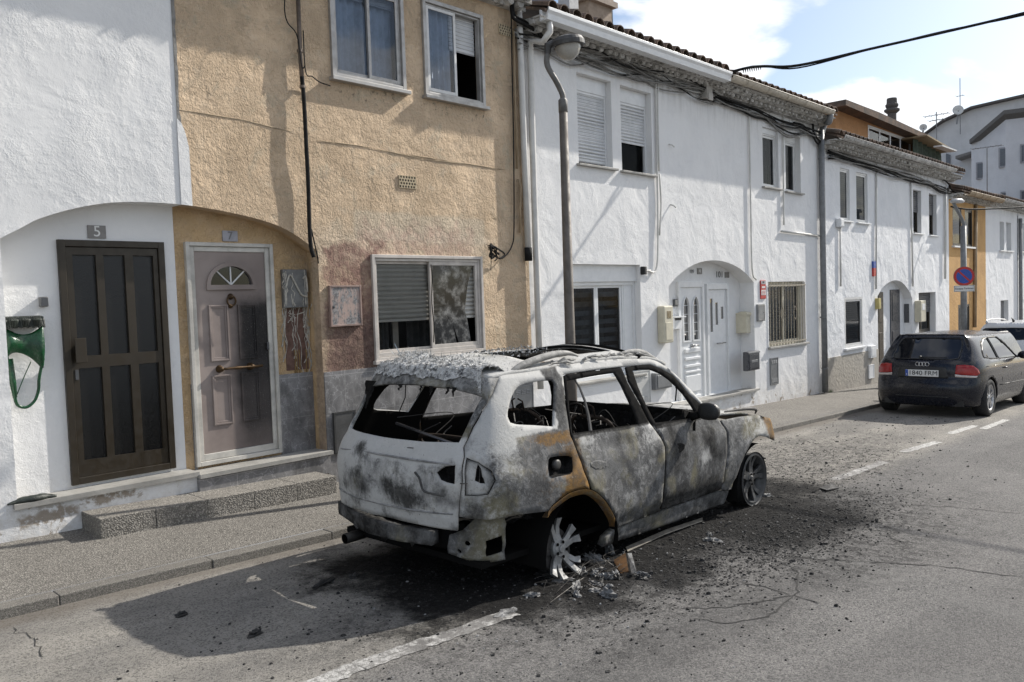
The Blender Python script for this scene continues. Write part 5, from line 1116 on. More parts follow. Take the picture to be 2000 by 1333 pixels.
    fe = [(3.631, 0.852), (3.937, 0.852), (4.278, 0.838), (4.535, 0.781), (4.534, 0.687), (4.517, 0.58), (4.36, 0.632), (4.222, 0.662), (4.128, 0.645), (4.044, 0.604), (3.955, 0.533), (3.883, 0.446), (3.817, 0.328), (3.793, 0.238), (3.688, 0.237), (3.612, 0.259), (3.629, 0.401), (3.668, 0.573), (3.675, 0.753)]
    for mir in (False, True):
        panel('sill', sl, (), 'sill', off=-.012, mirror=mir, thick=.05); panel('front_fender', fe, [], 'fender', mirror=mir, off=.004)
        # bracket below the quarter panel
        br = [(0.522, 0.398), (0.62, 0.433), (0.735, 0.524), (0.847, 0.517), (0.951, 0.527), (0.954, 0.378), (0.964, 0.229), (0.841, 0.216), (0.725, 0.196), (0.596, 0.221), (0.487, 0.249)]; bh = [(0.794, 0.368), (0.927, 0.395), (0.947, 0.279), (0.797, 0.254)]
        panel('rear_corner_bracket', br, [bh, circ(([(0.654, 0.347)])[0][0], ([(0.654, 0.347)])[0][1], .022, 10), circ(([(0.587, 0.279)])[0][0], ([(0.587, 0.279)])[0][1], .018, 10)], 'bracket', off=-.05, mirror=mir, grid=.03, warp=.008)
    # --- tailgate with its window frame and the torn number plate lamp hole
    rs = [(0.614, 0.452), (0.623, 0.537), (0.643, 0.662), (0.661, 0.762), (0.666, 0.903), (0.643, 0.955), (0.684, 1.077), (0.765, 1.181), (0.938, 1.271), (1.041, 1.363)]
    top = [(u*f, rs[-1][1]+.03*(1-abs(f))) for f in (.75, .5, .25, 0, -.25, -.5, -.75) for u in (rs[-1][0],)]
    tg = [(0.35, rs[0][1]+.005), rs[0]]+rs[1:]+top+[(-u, z) for u, z in rs[::-1]]+[(-.35, rs[0][1]+.005), (0, rs[0][1]+.01)]
    wr = [(0.605, 0.98), (0.627, 1.049), (0.653, 1.119), (0.695, 1.19), (0.758, 1.253)]; wh = [(0, wr[0][1]-.015), (wr[0][0]*.5, wr[0][1]-.01)]+wr+[(wr[-1][0]*.5, wr[-1][1]+.045), (0, wr[-1][1]+.055), (-wr[-1][0]*.5, wr[-1][1]+.045)]+[(-u, z) for u, z in wr[::-1]]+[(-wr[0][0]*.5, wr[0][1]-.01)]
    hh = [(0.491, 0.802), (0.52, 0.828), (0.547, 0.843), (0.622, 0.854), (0.623, 0.797), (0.617, 0.741), (0.565, 0.748), (0.521, 0.761)]
    bolts = [circ(u, z, .007, 7) for u, z in [(-1.033, 0.467), (-1.241, 0.375), (0.161, 0.584), (0.385, 0.567), (0.545, 0.554), (0.044, 0.703), (0.265, 0.681), (0.463, 0.556), (-0.966, 0.795), (-0.173, 0.846), (0.457, 0.796), (0.121, 0.763)]]
    t = panel('tailgate', tg, [wh, hh]+bolts, 'tailgate', off=.012, grid=.03, warp=.007, thick=.02)
    b = MB(); L = [Vector(SUV.P(u, z)) for u, z in hh]; n = len(L); b.add(L+[p+Vector((.06, 0, 0)) for p in L], [(i, (i+1) % n, (i+1) % n+n, i+n) for i in range(n)]+[tuple(range(n, 2*n))]); b.build('handle_cavity', CHAR2, t)
    def groove(pts, r, nm, mt, par): MB().tube([Vector(SUV.P(u, z))+Vector((-.012, 0, 0)) for u, z in spline(pts, 6)], r, 5).build(nm, mt, par, smooth=True)
    rr = wr[0][0]
    groove([(-.60, .845), (-.3, .865), (0, .868), (.3, .866), (.62, .858)], .007, 'crease', BURNTL, t); groove([(-.6, .56), (-.3, .548), (0, .545), (.3, .548), (.6, .556)], .007, 'crease', BURNTL, t)
    groove([(0.323, 0.794), (0.363, 0.757), (0.387, 0.695), (0.427, 0.676), (0.547, 0.667)], .007, 'plate_recess_edge', BURNTD, t)
    # --- bumper beam and valance below
    b = [(-.68, .36), (-.3, .335), (.1, .325), (.42, .335), (.42, .42), (.1, .425), (-.3, .435), (-.68, .45)]; panel('bumper_beam', b, (), 'beam', off=.02, thick=.07, warp=.022, mats=(BURNT,))
    panel('rear_valance', [(-.66, .24), (.62, .24), (.62, .46), (-.66, .46)], (), 'beam', off=-.09, thick=.02, mats=(CHAR,), bakes=False)
    for y in (.52, ): MB().lathe([(.034, 0), (.038, 0), (.038, .22), (.034, .22)], (-.87, y+.0, .21), (1, 0, .05), 14).build('exhaust_pipe', simple('burnt_exhaust', (.03, .028, .026), .6, .5), CAR, smooth=True)
    # --- roof skin with the open sunroof
    def rf(x, v):
        u = SUV.u_at(x); zt = roofz(x); e = SUV.P(u, zt); hw = -e[1]; return (x, v*hw, zt+.055*(1-v*v)*ss(x, -.75, -.1)+.03*(1-v*v))
    prs = sorted([(SUV.P(u, z)[0], z) for u, z in roofline if SUV.P(u, z)[0] < 1.6])
    def roofz(x): return interp([(-.62, prs[0][1]-.02)]+prs, x)
    xf = 1.52; xb = prs[0][0]-.10
    o = [(xb, -1), (xb+.02, -.5), (xb, 0), (xb+.02, .5), (xb, 1), (xf, 1), (xf+.06, .5), (xf+.08, 0), (xf+.06, -.5), (xf, -1)]
    sr = [(.0, -.70), (-.04, 0), (.0, .70), (.05, .77), (.98, .77), (1.04, .7), (1.06, 0), (1.04, -.70), (.98, -.77), (.05, -.77)]
    vs, tri = fill(o, [sr], .05); b = MB(); P = [Vector(rf(x, v)) for x, v in vs]; P = [p+Vector((0, 0, .012*noise.noise(p*2.5)+.004*noise.noise(p*9))) for p in P]
    b.add(P, tri); b.col = [burn_at(p, 'roof') for p in P]; r = b.build('roof', [BURNT, CHAR], CAR, smooth=True); md = r.modifiers.new('thickness', 'SOLIDIFY'); md.thickness = .03; md.offset = 0
    b = MB(); lp = [Vector(rf(x, v)) for x, v in dens(sr, .1)]; b.tube(lp+[lp[0]], .012, 6); b.build('sunroof_frame', CHAR, r)
    ribs = MB()
    for x in (1.2, ): ribs.tube([rf(x, v/6) for v in range(-6, 7)], .03, 6)
    ribs.build('roof_bow', CHAR, r)
    # --- the shreds of the right roof rail
    def rl(x, up, yo=0.03): u = SUV.u_at(x); e = SUV.P(u, roofz(x)); return (x, e[1]+yo, e[2]+up)
    ASHGREY = simple('ash_grey_rail', (.30, .295, .28), .8, 0, .4, 12, .003)
    pts = spline([rl(-.30, .0), rl(-.2, .04), rl(-.05, .065), rl(.15, .082), rl(.32, .08), rl(.45, .05)], 4); b = MB(); b.tube(pts, [.010+.018*math.sin(math.pi*min(1, (k+2)/(len(pts)))) for k in range(len(pts))], 8); b.build('roof_rail', ASHGREY, CAR, smooth=True)
    b = MB(); rr = random.Random(5)
    for k in range(26):                              # the melted, shredded middle of the rail
        x = .1+k*.05+rr.uniform(-.03, .03); p = Vector(rl(x, .012+.02*rr.random(), .02+rr.uniform(-.03, .04))); l = rr.uniform(.05, .16); d = Vector((1, rr.uniform(-.25, .25), rr.uniform(-.12, .12)))
        b.tube([p-d*l/2, p+Vector((0, 0, rr.uniform(0, .015))), p+d*l/2], [.004, rr.uniform(.006, .014), .003], 5)
    b.build('rail_shreds', ASHGREY, CAR)
    b = MB(); pts = spline([rl(1.0, .03, .05), rl(1.15, .05, .05), rl(1.32, .045, .05), rl(1.48, .02, .05), rl(1.55, .015, .04)], 4); b.tube(pts, [.012+.014*math.sin(math.pi*k/(len(pts)-1)) for k in range(len(pts))], 7); b.build('roof_rail_end', ASHGREY, CAR, smooth=True)
    # --- bonnet
    def hf(x, v): 
        w = interp([(1.9, .70), (2.3, .72), (2.8, .70), (3.15, .62), (3.4, .45)], x); zc = interp([(1.9, .90), (2.3, .885), (2.7, .855), (3.0, .80), (3.25, .71), (3.4, .62)], x)
        return (x, v*w, zc+.035*(1-v*v))
    b = MB(); nx_, ny_ = 26, 18; P = []
    for i in range(nx_+1):
        for j in range(ny_+1): 
            x = 2.12+1.18*i/nx_; p = Vector(hf(x, -1+2*j/ny_)); p.z += .015*noise.noise(p*2.2); P.append(p)
    b.add(P, [(i*(ny_+1)+j, (i+1)*(ny_+1)+j, (i+1)*(ny_+1)+j+1, i*(ny_+1)+j+1) for i in range(nx_) for j in range(ny_)]); b.col = [burn_at(p, 'hood') for p in P]
    h = b.build('bonnet', [BURNT, CHAR], CAR, smooth=True); md = h.modifiers.new('thickness', 'SOLIDIFY'); md.thickness = .02; md.offset = -1
    lipz = spline([(2.3, -.735, .90), (2.55, -.745, .90), (2.8, -.735, .885), (2.98, -.70, .855), (3.12, -.62, .80)], 5); b = MB(); b.tube(lipz, [.006+.012*math.sin(math.pi*k/(len(lipz)-1)) for k in range(len(lipz))], 6); b.build('curled_bonnet_edge', simple('sooty_bonnet_edge', (.09, .085, .08), .8), CAR, smooth=True)
    return roofz, rf
roofz, rf = suv_body()
def suv_inside():
    b = MB(); b.box(-.72, 2.4, -.70, .70, .2, .24).box(2.4, 3.0, -.35, .35, .22, .6).box(1.98, 2.02, -.70, .70, .2, .84); b.build('floor_pan', CHAR, CAR)
    # heap of burnt trim over the floor
    b = MB(); nx_, ny_ = 60, 30; P = []
    for i in range(nx_+1):
        for j in range(ny_+1):
            x = -.72+2.7*i/nx_; y = -.68+1.36*j/ny_; h = .44+.16*noise.noise(Vector((x*2.3, y*2.3, 1)))+.07*noise.noise(Vector((x*8, y*8, 3)))+.2*gs(x, .35, .3)+.2*gs(x, 1.25, .25)*gs(abs(y), .37, .25)
            P.append((x, y, max(.21, h)))
    b.add(P, [(i*(ny_+1)+j, (i+1)*(ny_+1)+j, (i+1)*(ny_+1)+j+1, i*(ny_+1)+j+1) for i in range(nx_) for j in range(ny_)]); b.build('burnt_trim_heap', CHAR2, CAR, smooth=False)
    MB().prism([(1.72, .80), (2.16, .86), (2.16, .915), (1.72, .975)], -.66, .66, fn=lambda a, y, q: (a, y, q)).build('scuttle', CHAR2, CAR)
    b = MB(); P = []
    for i in range(9):
        for j in range(31):
            t = i/8*math.pi*.9; y = -.70+1.4*j/30; P.append((1.78-.17*math.cos(t)+.03*noise.noise(Vector((i*.9, j*.5, 0))), y, .55+.40*math.sin(t)+.04*noise.noise(Vector((j*.45, i*.6, 5)))))
    b.add(P, [(i*31+j, (i+1)*31+j, (i+1)*31+j+1, i*31+j+1) for i in range(8) for j in range(30)]); b.build('dashboard', CHAR2, CAR)
    RUSTY = simple('rusty_frame_tube', (.045, .03, .02), .8, .2, .6, 15)
    for y in (-.37, .37):
        b = MB(); b.tube(spline([(1.02, y-.21, .42), (.92, y-.22, .70), (.84, y-.19, .93), (.82, y, .98), (.84, y+.19, .93), (.92, y+.22, .70), (1.02, y+.21, .42)], 5), .017, 6)
        for k in range(5): b.tube([(.99-.03*k, y-.2, .5+.09*k), (.985-.03*k, y, .49+.09*k+.02*(k % 2)), (.99-.03*k, y+.2, .5+.09*k)], .006, 5)
        for s in (-.06, .06): b.tube([(.82, y+s, .96), (.79, y+s, 1.06), (.78, y+s*.3, 1.08)], .007, 5)
        b.tube([(1.0, y-.2, .42), (1.42, y-.2, .40), (1.45, y+.2, .40), (1.0, y+.2, .42)], .016, 6); b.build('seat_frame', RUSTY, CAR, smooth=True)
    for y in (-.38, .36):                             # what is left of the front seat backs
        b = MB(); P = []; n, m_ = 12, 18
        for i in range(n+1):
            for j in range(m_):
                a, f = math.pi*i/n, 2*math.pi*j/m_; d = Vector((math.sin(a)*math.cos(f), math.sin(a)*math.sin(f), math.cos(a))); k = 1+.5*noise.noise(d*1.8+Vector((y*9, 0, 0)))+.3*noise.noise(d*5+Vector((y*9, 0, 0))); P.append((.93+d.x*.10*k-.12*d.z, y+d.y*.21*k, .70+d.z*.26*k))
        b.add(P, [(i*m_+j, (i+1)*m_+j, (i+1)*m_+(j+1) % m_, i*m_+(j+1) % m_) for i in range(n) for j in range(m_)]); b.build('charred_seat_back', CHAR2, CAR)
    b = MB(); b.tube(spline([(.02, -.6, .48), (-.08, -.62, .78), (-.1, -.55, .86), (-.1, -.1, .87), (-.1, .5, .86), (-.08, .6, .78), (.02, .6, .48)], 5), .018, 6)
    for y in (-.4, -.15, .12, .38): b.tube([(-.06, y, .5), (-.1, y, .86)], .008, 5)
    b.build('rear_seat_frame', RUSTY, CAR, smooth=True)
    c = Vector((1.50, .36, .82)); ax = Vector((-.85, 0, .5)).normalized(); e = Vector((0, 1, 0)); g = ax.cross(e); b = MB()
    R0 = .17; b.tube([c+e*R0*math.cos(t*2*math.pi/28)+g*R0*math.sin(t*2*math.pi/28) for t in range(29)], .011, 7)
    for t in (.3, 2.4, 4.7): b.tube([c, c+(e*math.cos(t)+g*math.sin(t))*R0], .009, 5)
    b.tube([c, c+Vector((.3, 0, -.2))], .03, 8); b.build('steering_wheel', simple('charred_steel', (.02, .019, .019), .6, .5), CAR, smooth=True)
    wires = MB(); rr = random.Random(11)
    for k in range(70):
        a = Vector((rr.uniform(-.6, 1.9), rr.uniform(-.6, .6), rr.uniform(.55, .85))); wires.tube(spline([a, a+Vector((rr.uniform(-.25, .25), rr.uniform(-.2, .2), rr.uniform(-.05, .22))), a+Vector((rr.uniform(-.4, .4), rr.uniform(-.3, .3), rr.uniform(-.15, .2)))], 5), rr.uniform(.0025, .006), 4)
    wires.build('hanging_wires', simple('burnt_wire', (.09, .085, .08), .6, .4, .6), CAR)
    # gas struts fallen across the tailgate opening
    b = MB(); b.tube([(-.58, .28, 1.02), (-.55, -.42, .90)], .011, 6).tube([(-.5, .1, .86), (-.62, -.5, .93)], .007, 6); b.build('tailgate_strut', simple('blued_steel', (.13, .13, .14), .35, .8), CAR, smooth=True)
    b = MB(); b.tube([(.12, -.50, 1.38), (.2, -.66, 1.1), (.22, -.70, .9)], .004, 4).tube([(1.62, -.62, 1.28), (1.63, -.66, 1.15), (1.62, -.655, 1.05)], .006, 4).tube([(-.2, .62, 1.34), (-.18, .66, 1.15), (-.22, .7, 1.02)], .004, 4); b.build('hanging_cable', CHAR, CAR)
    # right mirror, a black shell on its foot
    c = Vector((1.64, -.95, .98)); b = MB(); P = []; n, m_ = 14, 20
    for i in range(n+1):
        t = math.pi*i/n
        for j in range(m_):
            p = 2*math.pi*j/m_; sx, sy, sz = math.cos(t), math.sin(t)*math.cos(p), math.sin(t)*math.sin(p)
            q = Vector((math.copysign(abs(sx)**.8, sx)*.06, math.copysign(abs(sy)**.7, sy)*.095, math.copysign(abs(sz)**.75, sz)*.072))
            if q.x < 0: q.x *= .55
            P.append(c+q+Vector((0, 0, .012*noise.noise(q*14))))
    b.add(P, [(i*m_+j, (i+1)*m_+j, (i+1)*m_+(j+1) % m_, i*m_+(j+1) % m_) for i in range(n) for j in range(m_)]); mi = b.build('door_mirror', simple('blistered_black_plastic', (.016, .016, .016), .42, 0, .5, 14, .004), CAR, smooth=True)
    MB().tube([c+Vector((.0, .09, -.03)), c+Vector((-.01, .17, -.06))], .032, 8).build('mirror_foot', CHAR, mi, smooth=True)
    # charred strip dangling below the mirror
    b = MB(); b.add([c+Vector(v) for v in ((-.03, .10, -.07), (-.06, .11, -.10), (-.03, .13, -.2), (.0, .12, -.18))], [(0, 1, 2, 3)]); b.build('mirror_shred', CHAR, mi)
suv_inside()
CAST = simple('burnt_alloy', (.085, .085, .085), .5, .3, .35, 12, .002); CASTMELT = simple('half_melted_alloy', (.28, .28, .275), .5, .15, .4, 12, .003); DRUM = simple('sooty_brake', (.05, .046, .043), .8, .2, .5, 14, .003)
def wheel(x, y, z, side, melted, full, rot=.3, tiltx=0.0, lab=None):
    w = bpy.data.objects.new('wheel', None); COL.objects.link(w); w.parent = CAR; w.location = (x, y, z); w.rotation_euler = (tiltx, 0, 0); s = side
    if lab: w['label'] = lab
    mt = CASTMELT if melted else CAST; b = MB(); R0 = .236
    b.lathe([(.0, -.012), (.024, -.012), (.026, .0), (.05, .0), (.07, .012), (.074, .04), (.0, .04)], (0, s*.0, 0), (0, -s, 0), 24)
    rr = random.Random(3)
    for k in range(5):
        t0 = rot+2*math.pi*k/5
        if melted and k == 2: continue
        for f in (-1, 1):
            t1 = t0+f*.17; t2 = t0+f*.24; rad = R0-.015 if not melted else R0-.02-rr.random()*.03
            a = lambda t, r_, yy: Vector((r_*math.cos(t), s*yy, r_*math.sin(t)))
            pts = [a(t0+f*.30, .055, -.005), a(t1, .10, -.012), a(t1, .15, -.008), a(t2, rad, .012)]; wd = [.036, .031, .030, .044]
            vs = []
            for p, q in zip(pts, wd):
                d = Vector((-p.z, 0, p.x)).normalized(); vs += [p+d*q/1.6, p-d*q/1.6, p-d*q/2+Vector((0, -s*.03, 0)), p+d*q/2+Vector((0, -s*.03, 0))]
            if melted: vs = [(v[0], v[1]+s*(.30*max(0, -v[2]-.07) if v[2] < 0 else 0)+.012*noise.noise(Vector(v)*12), max(v[2], -.19)+.012*noise.noise(Vector(v)*9+Vector((3, 0, 0)))) for v in vs]
            b.add(vs, [(4*i+j, 4*i+4+j, 4*i+4+(j+1) % 4, 4*i+(j+1) % 4) for i in range(3) for j in range(4)]+[(0, 1, 2, 3), (12, 15, 14, 13)])
    b.build('rim_spokes', mt, w, bevel=.004)
    for k in range(5):
        t = rot+.63+2*math.pi*k/5; MB().lathe([(0, 0), (.011, 0), (.011, .004)], (.05*math.cos(t), s*.006, .05*math.sin(t)), (0, s, 0), 8).build('bolt_hole', CHAR, w)
    if full:
        MB().lathe([(R0+.012, .02), (R0+.012, .012), (R0-.012, .008), (R0-.02, .02), (R0-.028, -.12), (R0-.015, -.19), (R0+.012, -.2), (R0+.012, -.19), (R0-.004, -.1), (R0-.0, .0)], (0, s*.01, 0), (0, s, 0), 40).build('rim_barrel', mt, w, smooth=True)
    b = MB(); b.lathe([(.0, -.05), (.15, -.05), (.15, -.075), (.06, -.08), (.06, -.2), (.0, -.2)], (0, 0, 0), (0, s, 0), 24); b.box(-.16, -.05, min(-s*.12, -s*.03), max(-s*.12, -s*.03), -.02, .14); b.build('brake_disc', DRUM, w, smooth=False)
    return w
suv_w = [wheel(-.03, -.77, .19, -1, True, False, .42, -.2, 'collapsed rear wheel with bare forked spokes and no outer rim'), wheel(2.74, -.77, .245, -1, False, True, .2, 0, 'front wheel rim without its tyre'), wheel(0, .75, .2, 1, True, True, .2), wheel(2.74, .74, .24, 1, False, True, .5)]
# ash: the white fleece of burnt roof lining lying over the rear edge
def ash():
    m = Mat('white_fibrous_ash', (.6, .6, .59), .95, spec=.1); n = m.noise(26, 7, .75, m.obj()); m.base(m.mix(m.mr(n, .36, .56), (.11, .11, .11), m.mix(m.mr(m.noise(8, 5, .7, m.obj()), .4, .6), (.58, .58, .57), (.78, .78, .77)))); m.bump(m.noise(90, 4, .7, m.obj()), .02)
    rr = random.Random(21); b = MB(); nx_, ny_ = 46, 80; P = []
    def edge(y): return .40+.16*noise.noise(Vector((y*2.1, 4, 1)))+.07*noise.noise(Vector((y*7, 2, 1)))
    def base(s_, v):                                  # s_ runs from the hanging hem (negative) over the edge on to the roof
        e = Vector(SUV.P(-v*.80, 1.425))+Vector((-.022, 0, .012)); q = Vector(rf(-.34, v)); q.z += .01
        if s_ < 0: return Vector(SUV.P(-v*.80, 1.425+s_))+Vector((-.028, 0, .008))
        k = (q-e).length
        if s_ < k: t = s_/k; r = e.lerp(q, t); r.z += .02*math.sin(math.pi*t); return r
        p = Vector(rf(-.34+s_-k, v)); p.z += .008; return p
    for i in range(nx_+1):
        for j in range(ny_+1):
            v = -.97+1.9*j/ny_; hem = -.065-.03*noise.noise(Vector((v*4, 1, 7)))-.02*noise.noise(Vector((v*17, 1, 7)))-.09*ss(-v, .78, .95)-.05*ss(v, .78, .97); s_ = hem+(edge(v)-hem)*i/nx_; p = base(s_, v); t = i/nx_; fade = min(1, t*6, (1-t)*3.2)
            h = max(0, .004+.013*noise.noise(p*5)+.016*noise.noise(p*14)+.012*noise.noise(p*34)); p.z += h*fade*.7+.06*gs(v, .62, .14)*gs(s_, .2, .08)+.055*gs(v, .36, .06)*gs(s_, .22, .06); p.x -= h*fade*.5*(s_ < .05); P.append(p)
    b.add(P, [(i*(ny_+1)+j, (i+1)*(ny_+1)+j, (i+1)*(ny_+1)+j+1, i*(ny_+1)+j+1) for i in range(nx_) for j in range(ny_)])
    def tuft(p, l, w, up):
        d = Vector((rr.gauss(0, 1), rr.gauss(0, 1), rr.gauss(up, .8))).normalized(); q = d.orthogonal().normalized(); q = Matrix.Rotation(rr.random()*6.3, 3, d) @ q
        b.add([p-q*w, p+q*w, p+d*l+q*w*.2], [(0, 1, 2)])
    for k in range(5200):
        p = P[rr.randrange(len(P))]+Vector((rr.uniform(-.015, .015), rr.uniform(-.015, .015), 0)); tuft(p, rr.uniform(.005, .024), rr.uniform(.0015, .005), .35)
    for k in range(700): p = Vector(rf(rr.uniform(-.35, .55), rr.uniform(-.55, .9))); p.z += .015; tuft(p, rr.uniform(.008, .03), rr.uniform(.003, .009), .15)
    for k in range(520): v = rr.uniform(.2, .85); p = base(.2+rr.gauss(0, .06), v)+Vector((0, 0, .06*gs(v, .62, .14)+.05*gs(v, .36, .06))); tuft(p, rr.uniform(.02, .06), rr.uniform(.0012, .004), 1.1)
    o = b.build('ash_fleece', m, CAR); 
    b = MB()
    for k in range(16):                                # dark shreds hanging from the hem, mostly at the left corner
        v = rr.choice([rr.uniform(.75, .97), rr.uniform(-.9, .9)]); p = base(-.12, v); n = 6; l = rr.uniform(.06, .2) if v > .7 else rr.uniform(.02, .06); w = rr.uniform(.02, .07) if v > .7 else rr.uniform(.01, .03); vs = []
        for i in range(n+1): c = p+Vector((-.3*l*i/n, rr.uniform(-.01, .01), -l*i/n)); vs += [c+Vector((0, w*(1-i/n*.7)+rr.uniform(-.008, .008), 0)), c-Vector((0, w*(1-i/n*.7), 0))]
        b.add(vs, [(2*i, 2*i+1, 2*i+3, 2*i+2) for i in range(n)])
    b.build('charred_lining_shreds', CHAR2, CAR)
    c = Vector(rf(-.36, .72)); MB().add([c+Vector(v) for v in ((0, 0, 0), (.03, .04, 0), (-.01, .12, .16), (-.04, .08, .16))], [(0, 1, 2, 3)]).build('glass_sliver', simple('sliver_of_glass', (.42, .5, .55), .1), CAR).modifiers.new('t', 'SOLIDIFY').thickness = .004
ash()

# ---------------------------------------------------------------- the two parked cars
def carpaint(name, c, rough=.28, coat=.6, dust=.25):
    m = Mat(name, c, rough, 0, .35); m.b.inputs['Coat Weight'].default_value = coat; m.b.inputs['Coat Roughness'].default_value = .08
    o = m.obj(); z = m.xyz(o)[2]; d = m.mul(m.mr(m.noise(6, 7, .7, o), .4, .7), m.mr(z, .8, .2, .15, 1)); m.base(m.mix(m.mul(d, dust), c, (.2, .18, .16)))
    top = m.mul(m.mr(z, 1.3, 1.42), dust*1.3); m.base(m.mix(top, m.mix(m.mul(d, dust), c, (.2, .18, .16)), (.22, .21, .2))); m.rough(m.mr(m.noise(30, 5, .7, o), .3, .7, rough-.08, rough+.12)); return m
RUBBER = simple('tyre_rubber', (.022, .022, .023), .8, 0, .3, 20, .002); ALLOY = simple('silver_alloy', (.45, .45, .46), .3, .7, .2)
LAMPRED = simple('red_lamp_lens', (.30, .012, .012), .12, 0, .2); LAMPCLEAR = simple('clear_lamp_lens', (.55, .50, .48), .12, 0, .2); CHROME = simple('chrome', (.6, .6, .6), .15, 1, .1)
def carglass():
    m = Mat('tinted_car_glass', (.006, .007, .010), .04, 0, .5); m.base(m.mix(m.mr(m.noise(3, 6, .7, m.obj()), .45, .75, 0, .2), (.006, .007, .010), (.05, .05, .05))); return m
CARGLASS = carglass()
def road_wheel(x, y, s, parent, R0=.315, rr=.215):
    w = bpy.data.objects.new('wheel', None); COL.objects.link(w); w.parent = parent; w.location = (x, y, R0)
    b = MB(); b.lathe([(rr, -.0), (rr+.02, .018), (R0-.03, .022), (R0, -.01), (R0+.002, -.1), (R0, -.19), (R0-.03, -.21), (rr, -.2)], (0, 0, 0), (0, s, 0), 36); b.build('tyre', RUBBER, w, smooth=True)
    b = MB(); b.lathe([(rr+.004, .012), (rr-.01, .008), (rr-.02, -.02), (rr-.03, -.18)], (0, 0, 0), (0, s, 0), 36); b.lathe([(0, .0), (.03, .0), (.05, -.01), (.055, -.04)], (0, 0, 0), (0, s, 0), 18)
    for k in range(5):
        for f in (-1, 1):
            t = 2*math.pi*k/5+.3; a = lambda r_, dt, yy: Vector((r_*math.cos(t+dt), s*yy, r_*math.sin(t+dt))); p, q = a(.045, f*.4, -.01), a(rr-.005, f*.16, .0); d = Vector((-(q-p).z, 0, (q-p).x)).normalized()
            b.add([p+d*.016, p-d*.016, q-d*.018, q+d*.018, p+d*.016-Vector((0, s*.04, 0)), p-d*.016-Vector((0, s*.04, 0)), q-d*.018-Vector((0, s*.03, 0)), q+d*.018-Vector((0, s*.03, 0))], [(0, 1, 2, 3), (0, 4, 5, 1), (2, 6, 7, 3), (0, 3, 7, 4), (1, 5, 6, 2)])
    b.build('rim', ALLOY, w, smooth=False); MB().lathe([(0, -.08), (.14, -.08), (.14, -.1), (0, -.1)], (0, 0, 0), (0, s, 0), 20).build('brake_disc', DRUM, w); return w
def mk_car(name, label, loc, plan, B, A, AF, paint, ztop, crown, wb, rearwin, sidewins, windscreen, archR=.36, yaw=0.0):
    sh = Shell(plan, B, A, AF); t = thing(name, label, 'car', (loc[0], loc[1], zr(loc[0]))); t.rotation_euler = (Matrix.Rotation(yaw, 3, 'Z') @ Matrix.Rotation(-math.atan(SL), 3, 'Y')).to_euler()
    L = sh.L[-1]; ua = lambda x: sh.u_at(x); zb = .19
    def arch(x): u = ua(x); return [(u-archR, zb)]+[(u-archR*math.cos(math.pi*k/16), .31+archR*math.sin(math.pi*k/16)) for k in range(17)]+[(u+archR, zb)]
    half = [(0, zb)]+arch(0.0)+arch(wb)+[(L, zb), (L, ztop), (0, ztop)]
    hs = [[(ua(x) if kind == 's' else x, z) for x, z in w] for kind, w in sidewins]
    rw = [(u, z) for u, z in rearwin]; ws = [(u, z) for u, z in windscreen]
    ol = half[1:-1]+[(-u, z) for u, z in half[::-1][1:-1]]
    holes = [rw+[(-u, z) for u, z in rw[::-1]]]+hs+[[(-u, z) for u, z in h] for h in hs]+[ws, [(-u, z) for u, z in ws]]
    body = panel('body', ol, holes, 'x', (paint, BLACK), 0, .02, .06, parent=t, warp=0, sh=sh, bakes=False)
    ring = [sh.P(u, ztop) for u in [L*k/40 for k in range(41)]]; poly = [(p[0], p[1]) for p in ring]+[(p[0], -p[1]) for p in ring[::-1][1:-1]]
    hw = max(abs(p[1]) for p in ring); x0, x1 = min(p[0] for p in ring), max(p[0] for p in ring); vs, tri = fill(poly, (), .08); b = MB()
    b.add([(x, y, ztop+crown*max(0, 1-(abs(y)/hw)**2.2)*max(0, 1-abs((2*x-x0-x1)/(x1-x0))**3)) for x, y in vs], tri); b.build('roof', paint, t, smooth=True)
    gs_ = []
    for i, h in enumerate(holes):
        nm = 'rear_window' if i == 0 else 'windscreen' if i >= len(holes)-2 else 'side_window'; gs_.append(panel(nm, h, (), 'x', (CARGLASS,), -.006, .004, .08, parent=t, warp=0, sh=sh, bakes=False, solid=False))
        b = MB(); lp = [Vector(sh.P(u, z)) for u, z in dens(h, .06)]; b.tube(lp+[lp[0]], .009, 5, cap=False); b.build('window_seal', BLACK, gs_[-1])
    for x in (0, wb):
        for s in (-1, 1):
            yy = s*(abs(sh.P(ua(x), .4)[1])-.025); road_wheel(x, yy, s, t); b = MB(); n = 14; vs = []
            for k in range(n+1): q = math.pi*k/n; vs += [(x+(archR+.0)*math.cos(q), y, .30+archR*math.sin(q)) for y in (yy, s*.4)]
            b.add(vs, [(2*k, 2*k+2, 2*k+3, 2*k+1) for k in range(n)]); b.add([(x-archR, s*.45, .15), (x+archR, s*.45, .15), (x+archR, s*.45, .7), (x-archR, s*.45, .7)], [(0, 1, 2, 3)]); b.build('wheel_arch_liner', BLACK, t)
    MB().box(-.68, wb+.6, -.62, .62, .2, .3).build('underbody', BLACK, t)
    MB().box(.0, 1.7, -.6, .6, .35, .8).box(.2, .35, -.6, .6, .7, 1.08).box(1.1, 1.25, -.6, -.12, .7, 1.1).box(1.1, 1.25, .12, .6, .7, 1.1).build('seats', BLACK, t, bevel=.03)
    return t, sh, ua, body
def line_on(sh, pts, r, nm, mat, par, off=0.0):
    MB().tube([Vector(sh.P(u, z)) for u, z in pts], r, 5).build(nm, mat, par, smooth=True)
NAVY = carpaint('dusty_blue_black_paint', (.006, .0068, .012), .24, .2, .02); WHITECAR = carpaint('white_car_paint', (.62, .63, .64), .3, .5, .1)
